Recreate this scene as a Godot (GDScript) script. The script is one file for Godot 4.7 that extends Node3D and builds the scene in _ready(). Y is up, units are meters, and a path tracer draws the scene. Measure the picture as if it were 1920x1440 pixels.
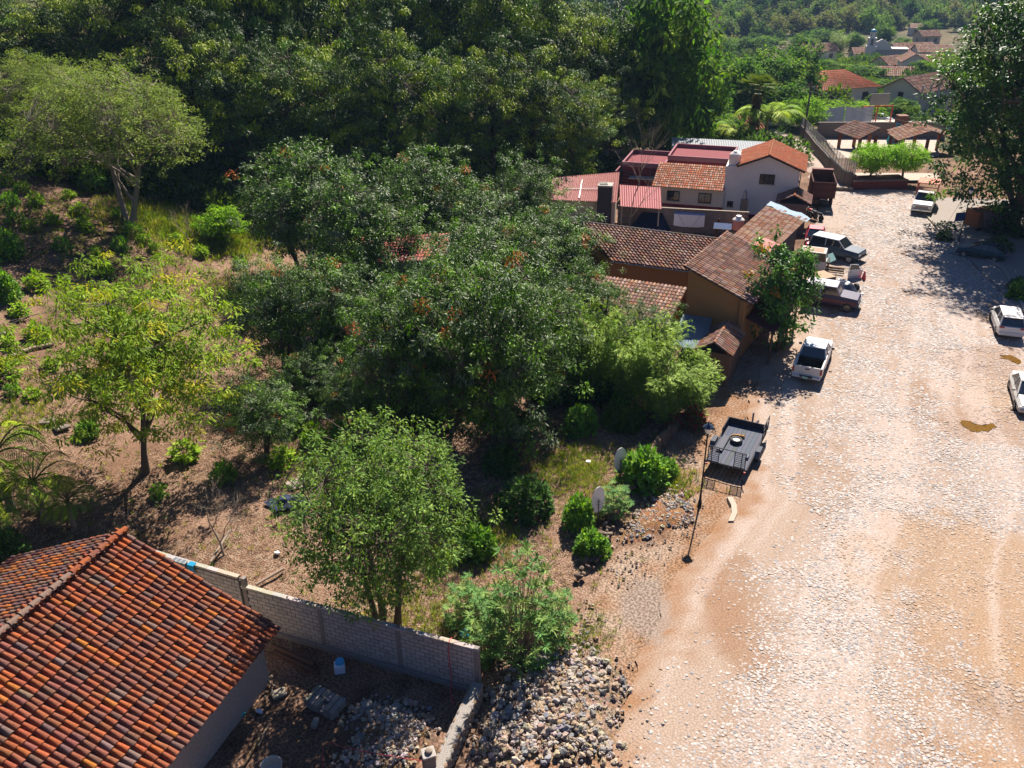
extends Node3D
# A village edge seen from a drone: a cobbled street, a wooded lot, tiled houses, parked and wrecked cars.

var M := {}
var names := {}
var rng := RandomNumberGenerator.new()
var nz := FastNoiseLite.new()
var fine := FastNoiseLite.new()

class MB:
	var v := PackedVector3Array()
	var n := PackedVector3Array()
	var c := PackedColorArray()
	var i := PackedInt32Array()
	func tri(a: Vector3, b: Vector3, d: Vector3, k := Color.WHITE) -> void:
		var m := (b - a).cross(d - a).normalized()
		var s := v.size()
		v.append_array([a, b, d]); n.append_array([m, m, m]); c.append_array([k, k, k])
		i.append_array([s, s + 2, s + 1])
	func quad(a: Vector3, b: Vector3, d: Vector3, e: Vector3, k := Color.WHITE) -> void:
		var m := (d - a).cross(e - b).normalized()
		var s := v.size()
		v.append_array([a, b, d, e]); n.append_array([m, m, m, m]); c.append_array([k, k, k, k])
		i.append_array([s, s + 2, s + 1, s, s + 3, s + 2])
	# a box centred at t, bevelled by b
	func box(t: Transform3D, s: Vector3, k := Color.WHITE, b := 0.0) -> void:
		var h := s * 0.5
		if b <= 0.0:
			for f in 6:
				_face(t, h, f, 0.0, k)
			return
		for f in 6:
			_face(t, h, f, b, k)
		var ax := [Vector3.RIGHT, Vector3.UP, Vector3.BACK]
		for a in 3:      # edges along axis a
			var p := (a + 1) % 3
			var q := (a + 2) % 3
			for sp in [-1.0, 1.0]:
				for sq in [-1.0, 1.0]:
					var e1 := Vector3.ZERO
					var e2 := Vector3.ZERO
					e1[p] = sp * h[p]; e1[q] = sq * (h[q] - b)
					e2[p] = sp * (h[p] - b); e2[q] = sq * h[q]
					var l: Vector3 = ax[a] * (h[a] - b)
					if sp * sq > 0.0:
						quad(t * (e1 - l), t * (e2 - l), t * (e2 + l), t * (e1 + l), k)
					else:
						quad(t * (e1 + l), t * (e2 + l), t * (e2 - l), t * (e1 - l), k)
		for sx in [-1.0, 1.0]:
			for sy in [-1.0, 1.0]:
				for sz in [-1.0, 1.0]:
					var A := Vector3(sx * h.x, sy * (h.y - b), sz * (h.z - b))
					var B := Vector3(sx * (h.x - b), sy * h.y, sz * (h.z - b))
					var D := Vector3(sx * (h.x - b), sy * (h.y - b), sz * h.z)
					if sx * sy * sz > 0.0: tri(t * A, t * B, t * D, k)
					else: tri(t * A, t * D, t * B, k)
	func _face(t: Transform3D, h: Vector3, f: int, b: float, k: Color) -> void:
		var a := f / 2
		var s := 1.0 if f % 2 == 0 else -1.0
		var p := (a + 1) % 3
		var q := (a + 2) % 3
		var o := Vector3.ZERO
		var u := Vector3.ZERO
		var w := Vector3.ZERO
		o[a] = s * h[a]; u[p] = h[p] - b; w[q] = s * (h[q] - b)
		quad(t * (o - u - w), t * (o + u - w), t * (o + u + w), t * (o - u + w), k)
	func tube(pts: Array, rad: Array, sides := 6, k := Color.WHITE, cap := true) -> void:
		var s0 := v.size()
		var x := Vector3.ZERO
		for j in pts.size():
			var d: Vector3 = (pts[mini(j + 1, pts.size() - 1)] - pts[maxi(j - 1, 0)]).normalized()
			if x == Vector3.ZERO or absf(d.dot(x)) > 0.98:
				x = d.cross(Vector3(0.31, 0.2, 0.93)).normalized()
			x = (x - d * x.dot(d)).normalized()
			var y := d.cross(x)
			for q in sides:
				var a := TAU * q / sides
				var r := x * cos(a) + y * sin(a)
				v.append(pts[j] + r * rad[j]); n.append(r); c.append(k)
			if j > 0:
				var s := s0 + j * sides
				for q in sides:
					var q2 := (q + 1) % sides
					i.append_array([s - sides + q, s + q2, s - sides + q2, s - sides + q, s + q, s + q2])
		if cap and rad[-1] > 0.003:
			for q in range(1, sides - 1):
				var s := s0 + (pts.size() - 1) * sides
				tri(v[s], v[s + q], v[s + q + 1], k)
			for q in range(1, sides - 1):
				tri(v[s0], v[s0 + q + 1], v[s0 + q], k)
	# profile of Vector2(radius, height) turned about t's y axis
	func lathe(t: Transform3D, prof: Array, sides := 16, k := Color.WHITE) -> void:
		for j in prof.size() - 1:
			var a: Vector2 = prof[j]
			var b: Vector2 = prof[j + 1]
			for q in sides:
				var p := TAU * q / sides
				var r := TAU * (q + 1) / sides
				var A := t * Vector3(a.x * cos(p), a.y, a.x * sin(p))
				var B := t * Vector3(a.x * cos(r), a.y, a.x * sin(r))
				var D := t * Vector3(b.x * cos(r), b.y, b.x * sin(r))
				var E := t * Vector3(b.x * cos(p), b.y, b.x * sin(p))
				if b.x < 0.0005: tri(A, D, B, k)
				elif a.x < 0.0005: tri(A, E, D, k)
				else: quad(A, E, D, B, k)
	# closed prism: outline (Vector2 list, counter-clockwise in the x-y plane of t) from z0 to z1
	func prism(t: Transform3D, o: PackedVector2Array, z0: float, z1: float, k := Color.WHITE) -> void:
		var ix := Geometry2D.triangulate_polygon(o)
		var ccw := not Geometry2D.is_polygon_clockwise(o)
		for j in range(0, ix.size(), 3):
			var a := o[ix[j]]
			var b := o[ix[j + 1]]
			var d := o[ix[j + 2]]
			if (b - a).cross(d - a) < 0.0:
				var w := b
				b = d; d = w
			tri(t * Vector3(a.x, a.y, z1), t * Vector3(b.x, b.y, z1), t * Vector3(d.x, d.y, z1), k)
			tri(t * Vector3(a.x, a.y, z0), t * Vector3(d.x, d.y, z0), t * Vector3(b.x, b.y, z0), k)
		for j in o.size():
			var a := o[j]
			var b := o[(j + 1) % o.size()]
			if not ccw:
				var w := a
				a = b; b = w
			quad(t * Vector3(a.x, a.y, z0), t * Vector3(b.x, b.y, z0), t * Vector3(b.x, b.y, z1), t * Vector3(a.x, a.y, z1), k)
	# one leaf: two triangles folded along the midrib
	func leaf(p: Vector3, d: Vector3, up: Vector3, l: float, w: float, k: Color) -> void:
		var sd := d.cross(up).normalized()
		var m := sd.cross(d).normalized()
		var s := v.size()
		var mid := p + d * (l * 0.45) - m * (w * 0.22)
		v.push_back(p); v.push_back(mid + sd * w * 0.5); v.push_back(p + d * l - m * (l * 0.10)); v.push_back(mid - sd * w * 0.5)
		n.push_back(m); n.push_back((m + sd * 0.45).normalized()); n.push_back(m); n.push_back((m - sd * 0.45).normalized())
		c.push_back(k); c.push_back(k); c.push_back(k); c.push_back(k)
		i.append_array([s, s + 2, s + 1, s, s + 3, s + 2])
	# lofted skin through rings of equal length
	func loft(rings: Array, k := Color.WHITE, closed := true, caps := true) -> void:
		var m: int = rings[0].size()
		for j in rings.size() - 1:
			for q in (m if closed else m - 1):
				var q2 := (q + 1) % m
				quad(rings[j][q], rings[j][q2], rings[j + 1][q2], rings[j + 1][q], k)
		if caps:
			for q in range(1, m - 1):
				tri(rings[0][0], rings[0][q + 1], rings[0][q], k)
				tri(rings[-1][0], rings[-1][q], rings[-1][q + 1], k)
	func mesh() -> ArrayMesh:
		var a := []
		a.resize(Mesh.ARRAY_MAX)
		a[Mesh.ARRAY_VERTEX] = v; a[Mesh.ARRAY_NORMAL] = n; a[Mesh.ARRAY_COLOR] = c; a[Mesh.ARRAY_INDEX] = i
		var m := ArrayMesh.new()
		m.add_surface_from_arrays(Mesh.PRIMITIVE_TRIANGLES, a)
		return m

func at(p: Vector3, yaw := 0.0) -> Transform3D:
	return Transform3D(Basis(Vector3.UP, yaw), p)

func numbered(s: String) -> String:
	var k: int = names.get(s, 0)
	names[s] = k + 1
	return s if k == 0 else "%s_%03d" % [s, k]

func tag(o: Node, label: String, category: String, group := "", kind := "") -> void:
	if label: o.set_meta("label", label)
	if category: o.set_meta("category", category)
	if group: o.set_meta("group", group)
	if kind: o.set_meta("kind", kind)

func thing(called: String, label: String, category: String, p := Vector3.ZERO, yaw := 0.0, group := "") -> Node3D:
	var o := Node3D.new()
	o.name = numbered(called)
	add_child(o)
	o.position = p
	o.rotation.y = yaw
	tag(o, label, category, group)
	return o

func part(parent: Node, called: String, m: Mesh, mt: Material, t := Transform3D.IDENTITY) -> MeshInstance3D:
	var o := MeshInstance3D.new()
	o.name = called
	o.mesh = m
	o.material_override = mt
	o.transform = t
	parent.add_child(o, true)
	return o

func solo(called: String, m: Mesh, mt: Material, label: String, category: String, p := Vector3.ZERO, yaw := 0.0, group := "") -> MeshInstance3D:
	var o := MeshInstance3D.new()
	o.name = numbered(called)
	o.mesh = m
	o.material_override = mt
	add_child(o)
	o.position = p
	o.rotation.y = yaw
	tag(o, label, category, group)
	return o

func setting(called: String, m: Mesh, mt: Material) -> MeshInstance3D:
	var o := MeshInstance3D.new()
	o.name = numbered(called)
	o.mesh = m
	o.material_override = mt
	o.set_meta("kind", "structure")
	add_child(o)
	return o

func copy(o: Node3D, label: String, p: Vector3, yaw := 0.0, sc := Vector3.ONE, group := "") -> Node3D:
	var r: Node3D = o.duplicate()
	r.name = numbered(String(o.name).rstrip("0123456789").trim_suffix("_"))
	add_child(r)
	r.transform = Transform3D(Basis(Vector3.UP, yaw) * Basis.from_scale(sc), p)
	r.set_meta("label", label)
	if group: r.set_meta("group", group)
	return r

func many(parent: Node, called: String, m: Mesh, mt: Material, tr: Array, cols: Array) -> MultiMeshInstance3D:
	var mm := MultiMesh.new()
	mm.transform_format = MultiMesh.TRANSFORM_3D
	mm.use_colors = not cols.is_empty()
	mm.mesh = m
	mm.instance_count = tr.size()
	for k in tr.size():
		mm.set_instance_transform(k, tr[k])
		if cols: mm.set_instance_color(k, cols[k])
	var o := MultiMeshInstance3D.new()
	o.name = called if parent != self else numbered(called)
	o.multimesh = mm
	o.material_override = mt
	o.set_meta("kind", "stuff")
	parent.add_child(o, true)
	return o

func lin(r: float, g: float, b: float) -> Color:
	return Color(r, g, b).linear_to_srgb()

func noise_tex(sd: int, freq: float, lo: Color, hi: Color, oct := 5, bump := false, size := 512, mid = null) -> NoiseTexture2D:
	var t := NoiseTexture2D.new()
	var f := FastNoiseLite.new()
	f.seed = sd
	f.frequency = freq
	f.noise_type = FastNoiseLite.TYPE_SIMPLEX
	f.fractal_octaves = oct
	t.noise = f
	t.width = size; t.height = size
	t.seamless = true
	if not bump:
		var g := Gradient.new()
		g.set_color(0, lo); g.set_color(1, hi)
		if mid != null: g.add_point(0.5, mid)
		t.color_ramp = g
	return t

# a matt material; base colour in linear light, mottled by a triplanar noise of that scale (repeats per metre)
func mat(key: String, col: Color, rough := 0.8, mottle := 0.0, scale := 0.4, spec := 0.5, relief := 0.0, metal := 0.0, sd := 1) -> StandardMaterial3D:
	var m := StandardMaterial3D.new()
	m.resource_name = key
	m.vertex_color_use_as_albedo = true
	m.albedo_color = col.linear_to_srgb()
	m.roughness = rough
	m.metallic = metal
	m.metallic_specular = spec
	if mottle > 0.0:
		m.albedo_texture = mottles(mottle, sd)
		m.uv1_triplanar = true
		m.uv1_world_triplanar = true
		m.uv1_scale = Vector3.ONE * scale
	if relief > 0.0:
		m.heightmap_enabled = true
		m.heightmap_texture = bumps(sd)
		m.heightmap_scale = relief
		m.uv1_triplanar = true
		m.uv1_world_triplanar = true
		m.uv1_scale = Vector3.ONE * scale
	M[key] = m
	return m

var mottle_cache := {}
func mottles(a: float, sd: int) -> NoiseTexture2D:
	var key := [a, sd]
	if not mottle_cache.has(key):
		var lo := clampf(1.0 - a, 0.0, 1.0)
		mottle_cache[key] = noise_tex(sd, 0.05, Color(lo, lo * 0.98, lo * 0.95), Color(1, 1, 1), 6)
	return mottle_cache[key]
func bumps(sd: int) -> NoiseTexture2D:
	var key := [-1.0, sd]
	if not mottle_cache.has(key):
		mottle_cache[key] = noise_tex(sd + 50, 0.06, Color.BLACK, Color.WHITE, 5, true)
	return mottle_cache[key]

func leaf_mat(key: String, rough: float, back: Color, spec := 0.5) -> void:
	var m := StandardMaterial3D.new()
	m.resource_name = key
	m.vertex_color_use_as_albedo = true
	m.roughness = rough
	m.metallic_specular = spec
	m.backlight_enabled = true
	m.backlight = back
	m.cull_mode = BaseMaterial3D.CULL_DISABLED
	M[key] = m

func smooth(a: float, b: float, x: float) -> float:
	var t := clampf((x - a) / (b - a), 0.0, 1.0)
	return t * t * (3.0 - 2.0 * t)

# height of the land: level street and lot, a hillside on the left, a valley falling away behind, a wooded mountain beyond
func land(x: float, z: float) -> float:
	var d := -z
	var h := 0.0
	var e := -x - 12.0
	if e > 0.0: h += 0.22 * e * smooth(0, 25, e) * smooth(15, 45, d)
	if d > 88.0: h -= 0.075 * (d - 88.0) * smooth(88, 130, d) if d < 400.0 else 0.075 * 312.0
	return h

func mountain(x: float, z: float) -> float:
	var d := -z
	var h := land(x, z)
	var s := d - 0.35 * (x - 150.0) - 470.0
	if s > 0.0: h += 95.0 * (1.0 - exp(-0.33 * s * smooth(0, 160, s) / 95.0)) + nz.get_noise_2d(x * 0.35, z * 0.35) * 22.0 * smooth(0, 120, s)
	return h

func _ready() -> void:
	# camera: a drone 26 m above the street, looking down 28 degrees
	var cam := Camera3D.new()
	cam.name = "camera"
	cam.fov = 48.455
	cam.near = 0.5
	cam.far = 4000.0
	cam.transform = Transform3D(Basis(Vector3.RIGHT, deg_to_rad(-28.0)) * Basis(Vector3.BACK, deg_to_rad(-0.7)), Vector3(0, 26, 0))
	add_child(cam)
	cam.current = true
	# sky and haze
	var sky := ProceduralSkyMaterial.new()
	sky.sky_top_color = Color(0.27, 0.42, 0.68)
	sky.sky_horizon_color = Color(0.66, 0.73, 0.82)
	sky.sky_curve = 0.12
	sky.ground_bottom_color = Color(0.30, 0.27, 0.22)
	sky.ground_horizon_color = Color(0.50, 0.55, 0.60)
	sky.sky_energy_multiplier = 0.56
	sky.ground_energy_multiplier = 0.6
	var env := Environment.new()
	env.background_mode = Environment.BG_SKY
	env.sky = Sky.new()
	env.sky.sky_material = sky
	env.tonemap_mode = Environment.TONE_MAPPER_LINEAR
	env.tonemap_exposure = 2.75
	env.sdfgi_enabled = true
	env.ssao_enabled = true
	env.ssil_enabled = true
	env.fog_enabled = true
	env.fog_density = 0.00012
	env.fog_light_color = Color(0.62, 0.76, 0.95)
	var we := WorldEnvironment.new()
	we.name = "environment"
	we.environment = env
	add_child(we)
	# late-morning sun behind the houses, a little to the right: shadows fall towards the camera
	var sun := DirectionalLight3D.new()
	sun.name = "sun"
	sun.light_energy = 1.6
	sun.light_color = Color(1.0, 0.96, 0.91)
	sun.light_angular_distance = 0.5
	sun.shadow_enabled = true
	sun.basis = Basis.looking_at(Vector3(-0.222, -0.72, 0.66))
	add_child(sun)

	rng.seed = 7
	nz.seed = 3; nz.frequency = 0.05; nz.fractal_octaves = 4
	fine.seed = 9; fine.frequency = 0.6; fine.fractal_octaves = 4
	materials()
	build_land()
	build_street()
	build_houses()
	build_town()
	build_trees()
	build_cars()
	build_yard()
	build_ground_cover()

func materials() -> void:
	leaf_mat("leaf", 0.6, Color(0.84, 0.88, 0.36), 0.2)
	leaf_mat("leaf_gloss", 0.42, Color(0.72, 0.82, 0.4), 0.25)
	leaf_mat("leaf_dark", 0.55, Color(0.55, 0.62, 0.28), 0.25)
	leaf_mat("leaf_far", 0.8, Color(0.85, 0.95, 0.45), 0.15)
	mat("bark", Color(0.16, 0.12, 0.09), 0.9, 0.5, 1.5)
	mat("bark_pale", Color(0.34, 0.28, 0.22), 0.9, 0.4, 1.5)
	mat("plain", Color(1, 1, 1), 0.75)
	mat("soil", Color(0.86, 0.86, 0.86), 0.95, 0.5, 0.23, 0.2, 1.2, 0.0, 3)
	mat("street", Color(0.71, 0.71, 0.72), 0.92, 0.26, 0.31, 0.25, 0.5, 0.0, 4)
	mat("stone", Color(0.70, 0.70, 0.70), 0.85, 0.45, 1.4, 0.4, 2.0, 0.0, 5)
	mat("cobble", Color(0.60, 0.60, 0.61), 0.85, 0.22, 2.5, 0.3, 0.0, 0.0, 5)
	mat("concrete", Color(0.84, 0.84, 0.84), 0.9, 0.4, 0.7, 0.3, 0.12, 0.0, 6)
	mat("plaster", Color(0.95, 0.95, 0.95), 0.85, 0.16, 0.25, 0.3, 0.06, 0.0, 7)
	mat("tile", Color(0.64, 0.64, 0.64), 0.85, 0.72, 1.3, 0.3, 0.5, 0.0, 8)
	mat("tile_far", Color(0.88, 0.88, 0.88), 0.85, 0.3, 0.6, 0.3, 0.0, 0.0, 8)
	mat("wood", Color(1, 1, 1), 0.8, 0.45, 1.2, 0.3, 0.5, 0.0, 10)
	mat("iron", Color(1, 1, 1), 0.75, 0.0, 1.0, 0.25)
	mat("tin", Color(0.75, 0.75, 0.75), 0.38, 0.3, 0.6, 0.6, 0.0, 0.35, 11)
	mat("cloth", Color(1, 1, 1), 0.9, 0.15, 1.0, 0.2)
	mat("plastic", Color(1, 1, 1), 0.4)
	mat("rubber", Color(0.02, 0.02, 0.02), 0.85)
	var p := mat("paint", Color(0.88, 0.88, 0.88), 0.45, 0.12, 0.8, 0.35)
	p.clearcoat_enabled = true
	p.clearcoat = 0.35
	p.clearcoat_roughness = 0.1
	var g := mat("glass", Color(0.015, 0.02, 0.025), 0.06, 0.0, 1.0, 0.7)
	g.vertex_color_use_as_albedo = false
	var c := mat("chrome", Color(0.75, 0.75, 0.75), 0.2)
	c.metallic = 1.0
	var w := mat("water", Color(0.30, 0.155, 0.03), 0.1, 0.65, 0.9, 0.5)
	w.vertex_color_use_as_albedo = false
	mat("rust", Color(1, 1, 1), 0.85, 0.5, 1.6, 0.3, 0.0, 0.0, 13)
	mat("deck", Color(1, 1, 1), 0.75, 0.3, 1.2, 0.25, 0.0, 0.0, 14)
	mat("adobe", Color(1, 1, 1), 0.95, 0.45, 1.1, 0.2, 2.0, 0.0, 15)
	mat("print", Color(1, 1, 1), 0.7, 0.6, 1.4, 0.3, 0.0, 0.0, 16)
	var gl := mat("lantern_glass", Color(0.75, 0.75, 0.7), 0.25)
	gl.vertex_color_use_as_albedo = false

func steps(lo: float, hi: float, f: float) -> PackedFloat32Array:
	var a := PackedFloat32Array([lo])
	while a[-1] < hi:
		a.append(a[-1] + f)
	return a

var mud := [[Vector3(20.81, 0, -26.53), 4.5, 6.5, Color(0.52, 0.31, 0.14), 0.8], [Vector3(18.45, 0, -22.42), 2.0, 2.0, Color(0.34, 0.19, 0.09), 0.7], [Vector3(27.63, 0, -43.47), 3.4, 2.6, Color(0.40, 0.23, 0.13), 0.75], [Vector3(30.05, 0, -46.69), 3.5, 3.0, Color(0.52, 0.33, 0.18), 0.6], [Vector3(33.3, 0, -51.73), 5.0, 2.4, Color(0.42, 0.26, 0.17), 0.7], [Vector3(8.99, 0, -29.02), 0.9, 3.6, Color(0.40, 0.245, 0.155), 0.75], [Vector3(7.1, 0, -28.38), 0.6, 3.0, Color(0.42, 0.27, 0.18), 0.7]]
var cement := Vector3(5.67, 0, -27.81)
var edge_left := [Vector3(2.71, 0, -18.86), Vector3(3.02, 0, -20.1), Vector3(4.54, 0, -23.93), Vector3(7.15, 0, -29.76), Vector3(10.03, 0, -33.8), Vector3(11.56, 0, -35.77), Vector3(12.82, 0, -39.21), Vector3(14.6, 0, -45.72), Vector3(16.38, 0, -49.97), Vector3(18.94, 0, -54.42), Vector3(22.67, 0, -62.7), Vector3(27.05, 0, -74.01), Vector3(31.7, 0, -85.4), Vector3(34.97, -0.12, -98.35), Vector3(40.25, -2.01, -119.63), Vector3(44.39, -3.65, -136.7)]
var edge_right := [Vector3(40, 0, -15), Vector3(44, 0, -45), Vector3(40.5, 0, -58), Vector3(42.21, 0, -68.64), Vector3(41.73, 0, -72.32), Vector3(41, 0, -78.08), Vector3(43.68, 0, -87.77), Vector3(45.22, -0.02, -93.38), Vector3(38.62, -0.04, -95.1), Vector3(38.61, -0.16, -99.54), Vector3(42.61, -1.98, -119.36), Vector3(45.54, -3.47, -134.25)]

func along(line: Array, z: float) -> float:
	for k in line.size() - 1:
		var a: Vector3 = line[k]
		var b: Vector3 = line[k + 1]
		if (z <= a.z and z >= b.z):
			return lerpf(a.x, b.x, (z - a.z) / minf(b.z - a.z, -0.001))
	return line[0].x if z > line[0].z else line[-1].x

func soil_colour(x: float, z: float) -> Color:
	var d := -z
	var a := nz.get_noise_2d(x * 2.2, z * 2.2)
	var b := fine.get_noise_2d(x, z)
	var c := nz.get_noise_2d(x * 0.7 + 90.0, z * 0.7)
	var brown := Color(0.28, 0.165, 0.105).lerp(Color(0.43, 0.275, 0.195), clampf(0.5 + a * 1.2, 0, 1))
	brown = brown.lerp(Color(0.115, 0.065, 0.045), clampf(b * 1.6 + c * 0.8, 0, 0.75))
	# sand spilled beside the street, with a ragged border
	var off := along(edge_left, z) - x + a * 3.0 + b * 1.2
	if d < 62.0 and d > 16.0:
		var sand := Color(0.51, 0.385, 0.295).lerp(Color(0.40, 0.22, 0.12), clampf(0.35 + c * 1.5 + b, 0, 1))
		brown = brown.lerp(sand, smooth(5.0, 2.6, off))
	# a dried spill of cement beside the street
	var pd := Vector2((x - cement.x) * 1.15, (z - cement.z) * 0.55).length() + a * 0.9 + b * 0.5
	brown = brown.lerp(Color(0.40, 0.32, 0.27), 0.85 * smooth(1.35, 1.0, pd))
	# weeds where the lot is damp
	var green := Color(0.10, 0.13, 0.03)
	if x > along(edge_left, z) - 4.0: green = brown
	brown = brown.lerp(green, 0.4 * smooth(0.2, 0.5, c + b * 0.6))
	if d > 100.0:
		brown = brown.lerp(Color(0.09, 0.115, 0.04).lerp(Color(0.25, 0.19, 0.11), clampf(0.5 + a * 2.0, 0, 1)), smooth(100, 140, d))
	return brown

func build_land() -> void:
	# one sheet of land, fine near the lot and coarse towards the mountain
	var xs := PackedFloat32Array()
	var x := -400.0
	while x < 800.0:
		xs.append(x)
		x += 0.4 if absf(x + 12.0) < 36.0 else (1.2 if absf(x) < 85.0 else 14.0)
	var zs := PackedFloat32Array()
	var z := 10.0
	while z > -1000.0:
		zs.append(z)
		z -= 3.0 if z > -15.0 else (0.4 if z > -75.0 else (1.0 if z > -125.0 else (5.0 if z > -420.0 else 22.0)))
	var m := MB.new()
	var w := xs.size()
	for b in zs:
		for a in xs:
			var y := mountain(a, b)
			if b > -100.0 and absf(a) < 60.0: y += fine.get_noise_2d(a * 0.8, b * 0.8) * 0.07 - 0.06
			m.v.append(Vector3(a, y, b))
			var e := 0.8
			m.n.append(Vector3(mountain(a - e, b) - mountain(a + e, b), 2.0 * e, mountain(a, b - e) - mountain(a, b + e)).normalized())
			m.c.append(soil_colour(a, b))
	for r in zs.size() - 1:
		for q in w - 1:
			var s := r * w + q
			m.i.append_array([s, s + w, s + w + 1, s, s + w + 1, s + 1])
	setting("ground", m.mesh(), M.soil)

func muddy(e: Array, x: float, z: float) -> float:
	var q := Vector2((x - e[0].x) / e[1], (z - e[0].z) / e[2]).length() + nz.get_noise_2d(x * 1.4, z * 1.4) * 0.9 + fine.get_noise_2d(x * 0.9, z * 0.9) * 0.55
	return smooth(1.1, 0.55, q)

func street_colour(x: float, z: float) -> Color:
	var a := nz.get_noise_2d(x * 1.4, z * 1.4)
	var c := nz.get_noise_2d(x * 0.55 + 40.0, z * 0.55 - 70.0)
	var b := fine.get_noise_2d(x * 0.9, z * 0.9)
	var l := along(edge_left, z)
	var pale := Color(0.60, 0.505, 0.45)
	var k := pale.lerp(Color(0.54, 0.425, 0.36), clampf(0.35 + a * 1.6, 0, 1))
	# bare earth along the left edge and ochre mud on the right
	k = k.lerp(Color(0.51, 0.395, 0.315), smooth(7.0, 2.0, x - l + a * 4.0))
	k = k.lerp(Color(0.52, 0.32, 0.17), smooth(0.0, 0.5, c + b * 0.4) * smooth(6.0, 14.0, x - l + a * 5.0))
	k = k.lerp(Color(0.36, 0.215, 0.13), 0.75 * smooth(0.22, 0.5, nz.get_noise_2d(x * 3.0 + 17.0, z * 1.7) + b * 0.35))
	# ochre mud on the right and damp earth round the potholes, with ragged outlines
	for e in mud:
		k = k.lerp(e[3], e[4] * muddy(e, x, z))
	# earth in the joints of the cobbles
	k = k.lerp(Color(0.45, 0.345, 0.275), 0.55 * smooth(1.0, 6.0, x - l + a * 4.0) * (1.0 - 0.7 * smooth(14.0, 22.0, x - l + a * 10.0)))
	# wheel tracks running with the street
	var st := nz.get_noise_2d((x - l) * 5.5, z * 0.22) + 0.5 * nz.get_noise_2d((x - l) * 13.0 + 60.0, z * 0.3)
	k = k.lerp(Color(0.68, 0.58, 0.52), 0.55 * smooth(0.10, 0.42, st))
	k = k.lerp(Color(0.42, 0.29, 0.20), 0.5 * smooth(0.15, 0.5, -st))
	k = k.lerp(soil_colour(x, z), smooth(1.7, 0.1, x - l + b * 1.2 + a))
	if -z > 80.0: k = k.lerp(Color(0.58, 0.48, 0.42), 0.6)
	return k

func build_street() -> void:
	var m := MB.new()
	var rows := PackedFloat32Array()
	var z := -14.0
	while z > -150.0:
		rows.append(z)
		z -= 0.3 if z > -75.0 else 0.8
	var w := 120
	for b in rows:
		var l := along(edge_left, b) + fine.get_noise_2d(b * 0.7, 5.0) * 0.5
		var r := maxf(along(edge_right, b), l + 1.0)
		for q in w + 1:
			var a := lerpf(l, r, float(q) / w)
			m.v.append(Vector3(a, land(a, b) + 0.035 + fine.get_noise_2d(a * 0.5, b * 0.5) * 0.02, b))
			m.n.append(Vector3.UP)
			m.c.append(street_colour(a, b))
	for r in rows.size() - 1:
		for q in w:
			var s := r * (w + 1) + q
			m.i.append_array([s, s + w + 1, s + w + 2, s, s + w + 2, s + 1])
	var road := setting("road", m.mesh(), M.street)
	# cobbles: rounded river stones bedded in the earth
	var shapes := []
	for k in 4:
		shapes.append(pebble(100 + k, 0.55, true))
	var near := []
	var tr := [[], [], [], []]
	var cl := [[], [], [], []]
	var tone := [Color(0.74, 0.68, 0.645), Color(0.64, 0.545, 0.485), Color(0.82, 0.77, 0.735), Color(0.48, 0.48, 0.50), Color(0.60, 0.47, 0.37), Color(0.70, 0.61, 0.55)]
	z = -16.0
	while z > -98.0:
		var l := along(edge_left, z)
		var x := l + 1.0
		var right := minf(along(edge_right, z), 0.62 * -z + 6.0)
		var gap := 0.108 + 0.0016 * maxf(-z - 24.0, 0.0)
		while x < right:
			var px := x + rng.randf_range(-0.05, 0.05)
			var pz := z + rng.randf_range(-0.05, 0.05)
			var bare := nz.get_noise_2d(px * 1.4, pz * 1.4) * 0.9 + fine.get_noise_2d(px * 0.6, pz * 0.6) * 0.5
			var inn := smooth(0.8, 5.5, px - l + bare * 5.0) * (1.0 - 0.75 * smooth(14.0, 22.0, px - l + bare * 12.0))
			var wet := 0.0
			var earth := Color.WHITE
			for e in mud:
				var g := muddy(e, px, pz) * float(e[4])
				if g > wet:
					wet = g
					earth = e[3]
			if rng.randf() < (1.0 - 0.62 * wet) * inn * (0.97 - 0.6 * smooth(0.05, 0.4, bare)):
				var s := gap * rng.randf_range(0.95, 1.45)
				var t := Transform3D(Basis(Vector3.UP, rng.randf() * TAU).rotated(Vector3.RIGHT, rng.randf_range(-0.2, 0.2)) * Basis.from_scale(Vector3(s, s * rng.randf_range(0.13, 0.24), s * rng.randf_range(0.68, 0.95))), Vector3(px, land(px, pz) + 0.034 + rng.randf_range(-0.008, 0.006), pz))
				var k: Color = tone[[0, 0, 1, 1, 2, 2, 3, 4, 5, 5][rng.randi() % 10]]
				k = k.lerp(earth * 1.2, 0.6 * wet) * rng.randf_range(0.8, 1.06)
				var q := rng.randi() % 4
				if near.size() < 300 and z > -24.0 and s > 0.135 and px < -z * 0.6 - 0.5:
					near.append([t, q, k])
				else:
					tr[q].append(t); cl[q].append(k)
			x += gap * rng.randf_range(0.95, 1.2)
		z -= gap * 0.98
	var tints := []
	for k in 6:
		var mt: StandardMaterial3D = M.cobble.duplicate()
		mt.albedo_color = (tone[k] * 0.6).linear_to_srgb()
		tints.append(mt)
	for e in near:
		part(road, "cobblestone", shapes[e[1]], tints[rng.randi() % 6], e[0])
	for q in 4:
		many(road, "cobblestones", shapes[q], M.cobble, tr[q], cl[q])

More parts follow.
